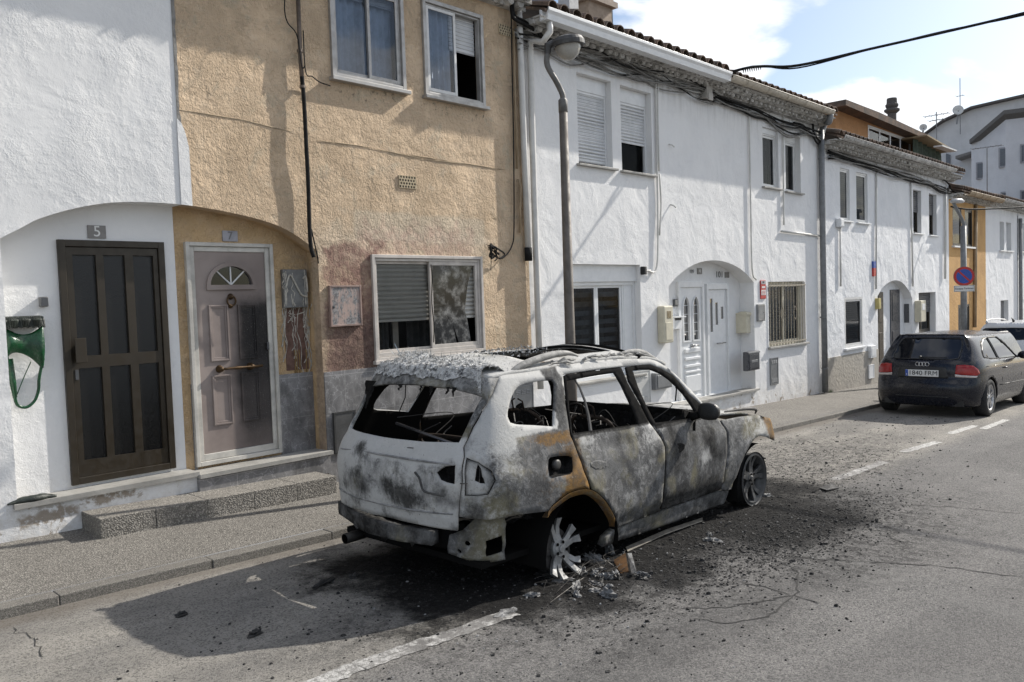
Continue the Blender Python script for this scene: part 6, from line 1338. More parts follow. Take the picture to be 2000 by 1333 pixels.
def hatch():
    plan = [(-.775, 0), (-.76, .3), (-.71, .55), (-.58, .74), (-.36, .835), (-.05, .868), (.5, .878), (1.3, .88), (2.3, .878), (2.75, .86), (3.05, .78), (3.28, .58), (3.4, .3), (3.43, 0)]
    B = [(.1, .09), (.25, .03), (.4, .0), (.6, .0), (.72, .012), (.82, .02), (.9, .045), (.97, .085), (1.1, .145), (1.22, .205), (1.31, .26), (1.37, .32)]
    A = [(.1, .16), (.22, .05), (.34, .012), (.48, .0), (.58, .015), (.64, .055), (.8, .06), (.92, .09), (.97, .13), (1.1, .30), (1.22, .45), (1.31, .56), (1.37, .63)]
    AF = [(.1, .1), (.25, .02), (.5, .0), (.68, .06), (.8, .3), (.88, .7), (.95, 1.02), (1.1, 1.3), (1.25, 1.55), (1.37, 1.8)]
    rw = [(0, .97), (.46, .97), (.55, .985), (.57, 1.02), (.60, 1.20), (.585, 1.275), (.52, 1.305), (0, 1.315)]
    s1 = [(-.08, .995), (.20, .965), (.66, .945), (.66, 1.295), (.40, 1.275), (.16, 1.205), (.0, 1.10)]; s2 = [(.72, .943), (1.95, .925), (1.88, .97), (1.62, 1.14), (1.36, 1.27), (1.25, 1.30), (.72, 1.30)]
    return plan, B, A, AF, rw, s1, s2
_p, _B, _A, _AF, _rw, _s1, _s2 = hatch()
def hatch_build():
    L = Shell(_p, _B, _A, _AF).L[-1]; ws = [(L-.02, .985), (L-.5, .98), (L-.62, 1.03), (L-.60, 1.32), (L-.02, 1.345)]
    t, sh, ua, body = mk_car('parked_car', 'dark blue hatchback with a white number plate parked beyond the burnt car', (15.36, -2.49), _p, _B, _A, _AF, NAVY, 1.365, .05, 2.578, _rw, [('s', _s1), ('s', _s2)], ws, .355, .0)
    # lamps at both corners: red over a clear strip
    tl = [(.50, .735), (.60, .72), (.86, .705), (.93, .74), (.90, .80), (.80, .865), (.66, .885), (.52, .88)]; cl = [(.50, .685), (.62, .68), (.84, .672), (.87, .70), (.60, .716), (.50, .73)]
    for m_ in (False, True):
        panel('tail_light', tl, (), 'x', (LAMPRED,), .012, .012, .03, mirror=m_, parent=t, warp=0, sh=sh, bakes=False); panel('reverse_light', cl, (), 'x', (LAMPCLEAR,), .012, .012, .03, mirror=m_, parent=t, warp=0, sh=sh, bakes=False)
    # number plate, rings, wiper, seams
    p = Vector(sh.P(0, .735)); x = p.x-.012; q = bpy.data.objects.new('number_plate', None); COL.objects.link(q); q.parent = t; q.location = (x, 0.0, .735)
    MB().box(-.004, .006, -.26, .26, -.055, .055).build('plate', simple('white_plate', (.70, .70, .68), .4), q, bevel=.003); MB().box(-.006, -.0045, .215, .258, -.053, .053).build('blue_band', BLUE, q)
    R_ = Matrix(((0, 0, -1, 0), (-1, 0, 0, 0), (0, 1, 0, 0), (0, 0, 0, 1)))
    text('1840 FRM', -.008, -.02, 0, .105, BLACKINK, q, 'plate_lettering', width=.43, rot=R_, depth=.001); text('E', -.008, .237, -.025, .04, PALETEXT, q, 'country_letter', rot=R_, depth=.001)
    panel('plate_recess', [(-.40, .655), (.40, .655), (.37, .84), (-.37, .84)], (), 'x', (BLACK,), .002, .002, .05, parent=t, warp=0, sh=sh, bakes=False)
    b = MB(); pz = .885; px_ = sh.P(0, pz)[0]-.006
    for k in range(4): c = Vector((px_, .075-.05*k, pz)); b.tube([c+Vector((-.0, .032*math.cos(a*.4), .032*math.sin(a*.4))) for a in range(17)], .005, 5)
    b.build('emblem', CHROME, t, smooth=True)
    b = MB(); b.tube([Vector(sh.P(.0+u, 1.0+.0))+Vector((-.02, 0, 0)) for u in (-.06, .15, .38)], [.012, .009, .006], 6).lathe([(0, -.03), (.02, -.03), (.022, 0)], Vector(sh.P(-.06, 1.0)), (1, 0, 0), 10); b.build('wiper', BLACK, t)
    line_on(sh, [(-.98+.0, .6), (-.55, .63), (0, .64), (.55, .63), (.98, .6)], .006, 'bumper_seam', BLACK, t); line_on(sh, [(-.9, .36), (-.4, .35), (0, .35), (.4, .35), (.9, .36)], .012, 'bumper_crease', BLACK, t)
    for s in (1, -1):
        line_on(sh, [(s*ua(.66), .32), (s*ua(.66), .6), (s*ua(.69), .94)], .005, 'door_seam', BLACK, t); line_on(sh, [(s*ua(2.0), .3), (s*ua(2.02), .6), (s*ua(1.97), .92)], .005, 'door_seam', BLACK, t); line_on(sh, [(s*ua(.5), .50), (s*ua(1.2), .49), (s*ua(2.2), .475)], .009, 'side_strip', BLACK, t); line_on(sh, [(s*ua(-.2), .84), (s*ua(.6), .835), (s*ua(2.3), .80)], .006, 'shoulder_line', NAVY, t)
        b = MB(); c = Vector(sh.P(s*ua(1.82), .93)); y = -s; n, m_ = 8, 12; P = []
        for i in range(n+1):
            for j in range(m_): a, f = math.pi*i/n, 2*math.pi*j/m_; P.append(c+Vector((.07*math.cos(a), y*(.14+.10*math.sin(a)*math.cos(f)), .03+.075*math.sin(a)*math.sin(f))))
        b.add(P, [(i*m_+j, (i+1)*m_+j, (i+1)*m_+(j+1) % m_, i*m_+(j+1) % m_) for i in range(n) for j in range(m_)]); b.tube([c, c+Vector((0, y*.08, .0))], .02, 6); b.build('door_mirror', NAVY, t, smooth=True)
        b = MB(); c = Vector(sh.P(s*ua(.80), .78)); b.tube([c+Vector((0, y*.012, 0)), c+Vector((.09, y*.03, 0)), c+Vector((.18, y*.012, 0))], .012, 6); b.build('door_handle', NAVY, t, smooth=True)
    return t
hatch_build()
def estate():
    plan = [(-.9, 0), (-.885, .35), (-.82, .62), (-.68, .79), (-.42, .87), (0, .90), (1, .91), (2.4, .905), (2.8, .88), (3.2, .78), (3.45, .55), (3.56, .3), (3.6, 0)]
    B = [(.1, .1), (.3, .02), (.5, 0), (.8, .005), (.95, .03), (1.05, .07), (1.2, .14), (1.35, .21), (1.43, .27), (1.5, .36)]; A = [(.1, .15), (.3, .03), (.5, 0), (.7, .02), (.9, .05), (1.05, .10), (1.2, .20), (1.35, .30), (1.43, .35), (1.5, .42)]; AF = [(.1, .1), (.3, 0), (.6, 0), (.8, .08), (.95, .5), (1.02, 1.0), (1.2, 1.3), (1.4, 1.7), (1.5, 1.9)]
    L = Shell(plan, B, A, AF).L[-1]; rw = [(0, 1.10), (.66, 1.12), (.74, 1.16), (.70, 1.33), (.62, 1.355), (0, 1.365)]; ws = [(L-.02, 1.08), (L-.5, 1.07), (L-.6, 1.12), (L-.58, 1.44), (L-.02, 1.46)]
    s1 = [(-.22, 1.08), (.40, 1.05), (.40, 1.42), (-.05, 1.40)]; s2 = [(.46, 1.05), (2.0, 1.02), (1.5, 1.38), (1.3, 1.42), (.46, 1.42)]
    t, sh, ua, body = mk_car('parked_car', 'white car with roof rails and dark rear window, beyond the dark hatchback', (22.0, -2.32), plan, B, A, AF, WHITECAR, 1.49, .05, 2.7, rw, [('s', s1), ('s', s2)], ws, .37)
    for m_ in (False, True): panel('tail_light', [(.62, .86), (.9, .88), (.94, 1.02), (.66, 1.02)], (), 'x', (LAMPRED,), .012, .012, .04, mirror=m_, parent=t, warp=0, sh=sh, bakes=False)
    for s in (-1, 1): MB().tube(spline([(-.2, s*.60, 1.48), (-.05, s*.60, 1.55), (.8, s*.60, 1.565), (1.5, s*.59, 1.54), (1.65, s*.59, 1.49)], 4), .018, 6).build('roof_rail', ALLOY, t, smooth=True)
    MB().tube([(-.35, .0, 1.52), (-.42, 0, 1.56), (-.56, 0, 1.60)], [.03, .02, .005], 6).build('roof_aerial', BLACK, t)
    p = sh.P(0, .8)[0]-.01; MB().box(p-.005, p+.005, -.26, .26, .76, .87).build('number_plate', simple('white_rear_plate', (.7, .7, .68), .4), t)
estate()
# ---------------------------------------------------------------- street lamps and the sign
LAMPGREY = simple('weathered_lamp_grey', (.15, .145, .135), .6, .2, .35, 6, .001); LAMPDARK = simple('dark_lamp_hood', (.06, .058, .055), .5, .1, .3); POLE = simple('brown_grey_pole', (.14, .122, .105), .65, .1, .35, 4, .002)
def lamp1():
    x, y = 6.93, -1.26; t = thing('street_lamp', 'tall street lamp with curved neck and round hood behind the burnt car', 'street lamp', (x, y, zs(x, y)), 'street lamps'); z0 = zs(x, y)
    b = MB(); b.tube([(0, 0, 0), (0, 0, 1.0), (0, 0, 4.0-z0)], [.062, .058, .045], 16); b.build('pole', POLE, t, smooth=True)
    MB().lathe([(.0, .004), (.12, .004), (.12, .015), (.07, .03), (.066, .12)], (0, 0, 0), n=16).build('base_plate', POLE, t)
    z = 4.0-z0; b = MB(); b.lathe([(.047, -.02), (.05, -.018), (.05, .11), (.034, .13)], (0, 0, z-.06), n=16); pts = spline([(0, 0, z-.02), (0, 0, z+.1), (-.05, .035, z+.24), (-.115, .085, z+.38), (-.13, .10, z+.46), (-.12, .095, z+.56)], 8); b.tube(pts, .031, 12); b.build('neck', LAMPGREY, t, smooth=True)
    hx, hy, hz = .06, -.04, z+.66; h = MB(); h.lathe([(0, .075), (.10, .07), (.165, .045), (.185, .01), (.185, -.035), (.165, -.035), (.15, -.02), (0, -.02)], (hx, hy, hz), (-.10, .05, 1), 28); h.tube([(-.12, .095, z+.54), (-.115, .09, z+.63), (-.06, .05, z+.66)], [.035, .045, .04], 10); h.build('hood', LAMPDARK, t, smooth=False)
    MB().lathe([(.14, 0), (.135, -.04), (.105, -.10), (.05, -.145), (0, -.155)], (hx, hy, hz-.03), (-.10, .05, 1), 24).build('bowl', simple('frosted_glass_bowl', (.42, .41, .38), .2, 0, .25), t, smooth=True)
lamp1()
def lamp2():
    x, y = 22.0, -1.2; t = thing('street_lamp', 'grey street lamp with flat head and bent neck in front of the orange house', 'street lamp', (x, y, zs(x, y)), 'street lamps'); z0 = zs(x, y); zt = (22.063, -1.2, 3.325)[2]-z0; zh = (21.779, -1.2, 3.911)[2]-z0
    b = MB(); b.tube([(0, 0, 0), (0, 0, zt)], [.08, .065], 14); b.build('pole', ZINC, t, smooth=True); b = MB(); b.tube(spline([(0, 0, zt-.05), (-.02, .0, zt+.1), (-.32, .1, zh-.1), (-.36, .12, zh)], 5), .04, 8); b.build('neck', ZINC, t, smooth=True)
    b = MB(); b.lathe([(0, .06), (.10, .05), (.15, .0), (.13, -.04), (0, -.05)], (0, 0, 0), n=16); b.v = [(-.36+v[0]*1.0+.55*max(0, (v[0]+.15))*1.2, v[1]*.9+.1-.25*max(0, v[0]+.15), zh+v[2]) for v in b.v]; b.build('lamp_head', simple('pale_lamp_head', (.45, .45, .45), .4), t, smooth=True)
    # no parking sign on the post, facing the traffic coming up the street
    f = Matrix.Rotation(math.radians(-48), 4, 'Z'); c = (21.695, -1.29, 2.108); s = thing('no_parking_sign', 'round blue and red no parking sign on the lamp post', 'road sign', c); s.rotation_euler = (0, 0, math.radians(-60)); r = .225
    MB().prism(circ(0, 0, r, 40), -.012, .0).build('disc', RED, s); MB().prism(circ(0, 0, r*.76, 40), -.0145, -.0122).build('blue_field', BLUE, s)
    b = MB(); w = r*.085; e = r*.79; k = .7071; b.prism([(-e*k-w*k, e*k-w*k), (e*k-w*k, -e*k-w*k), (e*k+w*k, -e*k+w*k), (-e*k+w*k, e*k+w*k)], -.0165, -.0148); b.build('red_bar', RED, s); MB().prism(circ(0, 0, r+.008, 40), .002, .012).build('back', ZINC, s)
    c = (21.689, -1.29, 1.814); s = thing('exemption_plate', 'small white plate with dark lettering under the round sign', 'road sign', c); s.rotation_euler = (0, 0, math.radians(-60)); MB().box(-.225, .225, -.01, 0, -.075, .075).build('plate', WHITEP, s, bevel=.004); b = MB(); frame(b, -.215, .215, -.067, .067, .007, -.0125, -.0102); b.build('border', BLACKINK, s); text('Excepte Turismes', 0, -.012, 0, .065, BLACKINK, s, 'lettering', width=.39)
lamp2()

# ---------------------------------------------------------------- things hung on the walls
def wallbox(name, label, cat, q, y0, d, mat, parts=None, group=None, bevel=.006):
    """a box on the wall: body, lid and keyhole; q = x0, x1, z0, z1"""
    x0, x1, z0, z1 = q; cx, cz = (x0+x1)/2, z0; w, h = x1-x0, z1-z0
    t = thing(name, label, cat, (cx, y0, z0), group); MB().box(-w/2, w/2, -d, 0, 0, h).build('body', mat, t, bevel=bevel)
    return t, w, h, d
def wall_things():
    # melted green plastic bag holder on the recess wall
    c = (1.974, 0.14, 1.864); t = thing('melted_post_box', 'melted green plastic box drooping from the white wall left of the bronze door', 'letter box', (c[0], RD, c[2]-.55)); G = simple('molten_green_plastic', (.008, .065, .024), .25, 0, .5, 9, .004); GD = simple('charred_green_plastic', (.022, .03, .024), .5, 0, .5, 12, .004)
    b = MB(); n = 22
    for k in range(n):                               # the ribbed hood
        a = -.135+.27*k/(n-1); b.tube([(a, -.02, .60), (a, -.10, .595), (a, -.135+.02*math.sin(k), .57), (a+.003, -.13, .52+.008*math.sin(k*2))], [.008, .009, .011, .008], 6)
    b.box(-.14, .14, -.12, 0, .52, .598); b.build('ribbed_hood', GD, t)
    b = MB(); nx_, ny_ = 18, 14; P = []
    for i in range(nx_+1):
        for j in range(ny_+1):
            u, v = i/nx_, j/ny_; x = -.13+.27*u; sag = .11*math.sin(math.pi*u)*(1-v); z = .53-.27*v*(1-.25*math.sin(u*5))-sag*.6; y = -.09-.05*math.sin(math.pi*v)*(.6+.4*math.sin(u*9)); P.append((x-.02*v*math.sin(u*7), y, z))
    b.add(P, [(i*(ny_+1)+j, (i+1)*(ny_+1)+j, (i+1)*(ny_+1)+j+1, i*(ny_+1)+j+1) for i in range(nx_) for j in range(ny_)]); o = b.build('drooping_front', G, t, smooth=True); o.modifiers.new('t', 'SOLIDIFY').thickness = .006
    b = MB(); b.tube(spline([(-.12, -.05, .5), (-.115, -.06, .3), (-.09, -.06, .15), (-.08, -.06, .0), (-.06, -.05, -.08), (.0, -.05, -.105), (.06, -.05, -.06), (.09, -.055, .02), (.10, -.06, .12), (.135, -.07, .27)], 6), [.02]*12+[.018]*10+[.016]*8+[.012]*10+[.007]*10+[.003]*5, 7) if False else b.tube(spline([(-.12, -.05, .5), (-.115, -.06, .3), (-.09, -.06, .15), (-.08, -.06, .0), (-.06, -.05, -.08), (.0, -.05, -.105), (.06, -.05, -.06), (.09, -.055, .02), (.10, -.06, .12), (.135, -.07, .27)], 6), .012, 7)
    b.tube([(-.1, -.05, .28), (-.085, -.06, .1), (-.075, -.055, -.02)], [.03, .024, .016], 8); b.tube(spline([(.05, -.06, .25), (.0, -.05, .14), (-.06, -.05, .0)], 5), .004, 5); b.build('molten_strap', G, t, smooth=True)
    c = (2.149, 0.2, 2.028); t = thing('doorbell_box', 'small grey melted doorbell box above the green letter box', 'doorbell', (c[0], RD, c[2])); MB().box(-.03, .03, -.05, 0, -.04, .04).build('housing', simple('dull_grey_plastic', (.2, .2, .2), .5), t, bevel=.008); MB().prism([(-.026, -.035), (.026, -.03), (.022, .033), (-.02, .036)], -.056, -.048).build('cover', DARKBOX, t, bevel=.004)
    c = (1.93, 0.543); b = MB(); rr = random.Random(4); pts = spline([(-.17, 0, .0), (-.08, .01, .012), (.02, -.01, .016), (.1, .01, .012), (.17, .0, .0)], 6); b.tube(pts, [.006+.022*math.sin(math.pi*k/(len(pts)-1))+.006*rr.random() for k in range(len(pts))], 7, flat=.6); b.build('melted_plastic_lump', GD, label='flattened lump of charred green plastic on the doorstep', cat='debris', loc=(c[0], -.01, ZL5+.012), smooth=True)
    # meter boxes
    q = (4.276, 4.546, 1.912, 2.29); t, w, h, d = wallbox('meter_box', 'grey meter box with plastic melted over it, right of the scorched door', 'meter box', q, RD, .05, simple('sooty_grey_meter_box', (.17, .17, .165), .5, 0, .4, 10))
    b = MB(); rr = random.Random(9); MELT = simple('dripping_melted_plastic', (.50, .47, .41), .5, 0, .5, 22, .004)
    for k in range(24):
        x = rr.choice([rr.gauss(-w*.46, .012), rr.gauss(w*.46, .02), rr.gauss(0, .03), rr.uniform(-w/2, w/2)]); z0 = rr.uniform(.0, h) if k < 16 else rr.uniform(-.2, .2); l = rr.uniform(.1, .75) if k < 26 else rr.uniform(.3, 1.0); pts = [(x+rr.gauss(0, .003)*i, -d-.002 if z0-l*i/9 > 0 else -.006, z0-l*i/9) for i in range(10)]
        zmin = ZL7-q[2]+.02; pts = [(a, y, max(z, zmin)) for a, y, z in pts]; b.tube(pts, [rr.uniform(.0015, .0065) for i in range(9)]+[.006], 5)
    b.tube(spline([(-w*.4, -d-.004, h*.55), (-w*.25, -d-.008, h*.85), (-.02, -d-.008, h*.7), (w*.2, -d-.008, h*.35), (w*.45, -d-.006, h*.28)], 5), .009, 6); b.tube(spline([(w*.3, -d-.004, h*.75), (w*.42, -d-.01, h*.8), (w*.48, -d-.006, h*.4)], 5), .009, 6); b.build('melted_drips', MELT, t)
    b = MB()
    for x, l in ((-.02, .75), (.03, .95), (.11, .5), (.0, .85)): b.tube([(x+.004*math.sin(i), -.006, -.42-l*.1*i*.75) for i in range(8)], .007, 5)
    b.build('brown_drips', simple('ochre_resin', (.24, .15, .05), .4, 0, .4), t)
    pz = MB(); pz.box(-w/2+.02, w/2, -.006, 0, -.62, -.005); pz.build('bare_backing', simple('scorched_red_backing', (.15, .085, .065), .9, 0, .5, 9, .004), t)
    q = (4.687, 5.055, 1.714, 2.113); m = Mat('blistered_meter_door', (.4, .3, .26), .6); n = m.noise(16, 8, .75, m.scl(m.obj(), (1, 1, .45))); m.base(m.mix(m.mr(n, .44, .56), (.36, .27, .235), m.mix(m.mr(m.noise(40, 5, .7, m.obj()), .4, .6), (.10, .10, .105), (.25, .245, .245)))); m.bump(n, .006)
    t, w, h, d = wallbox('meter_box', 'blistered pinkish meter box on the ochre wall left of the cracked window', 'meter box', q, 0, .03, m); b = MB(); frame(b, -w/2-.008, w/2+.008, -.008, h+.008, .02, -d-.008, -.001); b.build('rim', simple('scorched_pink_rim', (.30, .215, .185), .7, 0, .4), t, bevel=.003); MB().lathe([(0, -.01), (.014, -.008), (.016, 0)], (-w*.4, -d, h*.48), (0, 1, 0), 10).build('lock', DARKBOX, t)
    q = (4.564, 4.609, 1.93, 2.002); t, w, h, d = wallbox('bell_push', 'small ochre bell push by the melted meter box', 'doorbell', (q[0], q[1], q[2], q[3]), RD, .02, PIPEOCHRE) if False else (None,)*4
    q = (10.53, 10.783, 1.179, 1.744); t, w, h, d = wallbox('meter_box', 'tall cream meter box left of the white arched porch', 'meter box', q, 0, .13, CREAM, bevel=.02); MB().box(-w*.2, w*.25, -d-.004, -d+.002, h*.66, h*.86).build('meter_window', simple('dull_brown_window', (.25, .2, .12), .3), t, bevel=.004); MB().box(-w*.35, w*.35, -d-.006, -d, h*.08, h*.55).build('lid', CREAM, t, bevel=.006)
    c = (11.463, 0.28, 1.776); t = thing('doorbell_box', 'grey intercom on the left side of the white arched porch', 'doorbell', (c[0], RD+.08, c[2])); MB().box(-.05, .05, -.04, 0, -.06, .06).build('housing', DARKBOX, t, bevel=.006); MB().box(-.035, .035, -.044, -.039, -.03, .045).build('face', STEEL, t)
    c = (11.422, 0.28, 1.544); t = thing('letter_box', 'white letter box with small roof on the left side of the white arched porch', 'letter box', (c[0], RD+.08, c[2]-.15)); MB().box(-.12, .12, -.09, 0, -.04, .15).build('body', PVC, t, bevel=.004); MB().prism([(-.15, .145), (.15, .145), (.15, .165), (-.15, .165)], -.15, 0).build('roof', PVC, t, bevel=.004); MB().box(-.09, .09, -.094, -.085, .1, .14).build('slot', BLACK, t)
    c = (13.736, 0.28, 1.734); t = thing('doorbell_box', 'small dark bell plate above the cream letter box', 'doorbell', (c[0], RD+.08, c[2])); MB().box(-.05, .05, -.03, 0, -.06, .06).build('housing', DARKBOX, t, bevel=.006); MB().lathe([(0, -.004), (.02, -.002), (.02, .002)], (0, -.03, 0), (0, 1, 0), 12).build('button', STEEL, t)
    c = (13.64, 0.22, 1.206); t = thing('letter_box', 'cream metal letter box in the right side of the white arched porch', 'letter box', (c[0], RD+.08, c[2]-.03)); b = MB(); b.prism([(-.16, 0), (.16, 0), (.16, .36), (-.16, .36)], -.20, 0); b.build('body', CREAM, t, bevel=.012); MB().prism([(0, .35), (-.11, .39), (-.22, .37), (-.225, .34), (-.21, .30)], -.17, .17, fn=lambda a, y, q_: (y, a, q_)).build('lid', CREAM, t, bevel=.004); MB().lathe([(0, -.004), (.014, 0)], (0, -.2, .25), (0, 1, 0), 10).build('lock', STEEL, t)
    q = (13.711, 13.987, 1.377, 1.683); t, w, h, d = wallbox('meter_box', 'small grey meter cover beneath the red alarm sign', 'meter box', q, 0, .035, GREYBOX); b = MB(); frame(b, -w/2+.02, w/2-.02, .02, h-.02, .01, -d-.004, -d); b.build('rim', STEEL, t); MB().lathe([(0, -.006), (.012, 0)], (w*.32, -d, h*.5), (0, 1, 0), 8).build('lock', BLACK, t)
    q = (13.865, 14.064, 1.778, 2.113); t = thing('alarm_sign', 'red and white alarm company sign left of the barred window', 'sign', ((q[0]+q[1])/2, 0, q[2])); w, h = q[1]-q[0], q[3]-q[2]; MB().box(-w/2, w/2, -.02, -.001, 0, h).build('plate', RED, t, bevel=.004); MB().box(-w*.42, w*.42, -.023, -.0205, h*.2, h*.48).build('white_field', WHITEP, t); MB().box(-w*.42, w*.42, -.023, -.0205, h*.8, h*.97).build('grey_field', simple('pale_grey_enamel', (.4, .4, .42), .4), t)
    for k in range(3): MB().box(-w*.32, w*.32, -.0255, -.0235, h*(.25+.075*k), h*(.275+.075*k)).build('text_line', RED, t)
    MB().box(-w*.3, w*.3, -.0228, -.0205, h*.58, h*.68).build('text_line', WHITEP, t); MB().box(-w*.15, w*.15, -.0255, -.0235, h*.86, h*.94).build('emblem', BLACKINK, t)
    q = (13.175, 13.62, 0.522, 0.859); t, w, h, d = wallbox('meter_box', 'dark grey gas meter box with raised emblem beside the porch step', 'meter box', q, 0, .10, DARKBOX, bevel=.015); MB().box(-w*.4, w*.4, -d-.012, -d, h*.12, h*.86).build('lid', DARKBOX, t, bevel=.008); MB().box(-w*.48, w*.48, -d-.015, -d, h*.9, h*.98).build('lid_lip', GREYBOX, t, bevel=.004); MB().box(-w*.25, w*.25, -d-.016, -d-.011, h*.42, h*.56).build('emblem', GREYBOX, t, bevel=.002)
    def vented(q, label, mat=GREYBOX):
        t, w, h, d = wallbox('gas_cabinet', label, 'cabinet', q, 0, .02, mat); b = MB()
        for rows in ((.1, .14, .18, .22), (.80, .84, .88)):
            b = MB()
            for r_ in rows:
                for c_ in (-.25, 0, .25): b.tube([(w*(c_-.09), -d-.003, h*r_), (w*(c_+.09), -d-.003, h*r_)], .006, 5)
            b.build('louvres', mat, t)
        b = MB(); frame(b, -w/2, w/2, 0, h, .015, -d-.006, -d+.001); b.build('rim', mat, t); return t
    vented((14.187, 14.498, 0.173, 0.674), 'narrow grey louvred gas cabinet under the barred window')
    vented((9.855, 10.276, 0.301, 0.803), 'wide pale louvred gas cabinet seen through the front window of the burnt car', simple('pale_cabinet', (.52, .52, .5), .5)); vented((7.286, 7.663, 0.338, 0.837), 'grey louvred gas cabinet seen through the rear side window of the burnt car')
    q = (10.335, 10.781, 0.487, 0.738); t, w, h, d = wallbox('meter_box', 'grey gas meter box low on the white wall behind the burnt car', 'meter box', q, 0, .08, GREYBOX); MB().box(-w*.4, w*.4, -d-.01, -d, h*.1, h*.85).build('lid', GREYBOX, t, bevel=.008)
    q = (4.671, 4.914, 0.437, 0.832); t, w, h, d = wallbox('gas_cabinet', 'steel cabinet door set in the marble beside the burnt tailgate', 'cabinet', q, -.014, .02, simple('sooty_steel_door', (.13, .13, .13), .4, .5, .4)); b = MB(); frame(b, -w/2-.012, w/2+.012, -.012, h+.012, .018, -d-.006, -.001); b.build('rim', simple('dark_door_rim', (.07, .07, .07), .4, .5), t)
    q = (18.997, 19.341, 0.313, 0.588); t, w, h, d = wallbox('meter_box', 'small white meter box beside the brown gate of the far porch', 'meter box', q, 0, .08, PVC); MB().box(-w*.35, w*.35, -d-.006, -d, h*.15, h*.8).build('lid', PVC, t, bevel=.006)
    q = (18.952, 19.264, -0.152, 0.159); t, w, h, d = wallbox('meter_box', 'flat white meter cover low in the beige plinth', 'meter box', q, -.02, .03, PVC); b = MB(); frame(b, -w/2, w/2, 0, h, .02, -d-.006, -d); b.build('rim', PVC, t)
    q = (19.503, 19.632, 1.413, 1.662); t, w, h, d = wallbox('meter_box', 'narrow yellow box beside the brown gate', 'meter box', q, 0, .09, simple('yellow_plastic', (.5, .42, .16), .5)); MB().box(-w*.4, w*.4, -d-.005, -d, h*.1, h*.6).build('lid', simple('yellow_lid', (.52, .45, .2), .5), t)
    q = (19.338, 19.496, 2.172, 2.512); t = thing('alarm_sign', 'narrow blue and red sign high beside the far white porch', 'sign', ((q[0]+q[1])/2, 0, q[2])); w, h = q[1]-q[0], q[3]-q[2]; MB().box(-w/2, w/2, -.04, -.0, 0, h*.55).build('red_field', RED, t); MB().box(-w/2, w/2, -.04, -.0, h*.551, h).build('blue_field', BLUE, t)
    c = (22.224, 0.2, 1.227); t = thing('letter_box', 'black letter box in the far white porch beside the navy door', 'letter box', (c[0], RD, c[2])); MB().box(-.17, .17, -.12, 0, -.24, .24).build('body', DARKBOX, t, bevel=.01); MB().box(-.13, .13, -.126, -.118, .12, .17).build('slot', BLACK, t)
    q = (22.219, 22.615, 0.994, 1.539); t, w, h, d = wallbox('meter_box', 'tall pale meter box right of the far white porch', 'meter box', q, 0, .16, CREAM, bevel=.02); MB().box(-w*.3, w*.3, -d-.006, -d, h*.55, h*.85).build('lid', PVC, t, bevel=.006)
    c = (17.4, -0.05, 3.297); t = thing('junction_box', 'small white junction box under the first window of the far white house', 'junction box', c); MB().box(-.1, .1, -.06, .04, -.09, .09).build('housing', PVC, t, bevel=.01); MB().box(-.08, .08, -.066, -.058, -.07, .07).build('lid', PVC, t, bevel=.004)
    c = (12.002, -0.08, 5.187); t = thing('junction_box', 'grey cable junction box under the eaves between the two white houses', 'junction box', c); MB().box(-.09, .09, -.06, .07, -.13, .10).build('housing', simple('limewashed_box', (.42, .40, .37), .8), t, bevel=.01); MB().box(-.07, .07, -.08, -.055, -.16, -.05).build('lid', simple('limewashed_lid', (.45, .43, .4), .8), t, bevel=.006)
    c = (10.15, -0.03, 2.281); t = thing('wall_lamp_bracket', 'small black fitting at the end of a conduit above the large shuttered window', 'fitting', c); MB().box(-.03, .03, -.05, .03, -.06, .06).build('housing', BLACK, t, bevel=.01); MB().tube([(.03, -.01, 0), (.2, -.0, 0)], .012, 6).build('conduit_end', PIPEWHITE, t)
    # step of washed pebbles in front of both doors
    xa, xb = (2.272, -0.36)[0], (4.416, -0.268)[0]; d = .40; hz = .145; t = thing('stone_step', 'long exposed pebble step below the two doors', 'step', ((xa+xb)/2, 0, zs((xa+xb)/2))); n = 5; rr = random.Random(2); L = xb-xa
    for k in range(n): a, c = -L/2+L*k/n, -L/2+L*(k+1)/n; MB().sbox(a+.001, c-.001, -d+rr.uniform(-.0015, .0015), -.003, -.10+SL*a, hz+rr.uniform(-.001, .001)+SL*a*.8, SL*.8).build('step_block', STEPSTONE, t, bevel=.005)
wall_things()
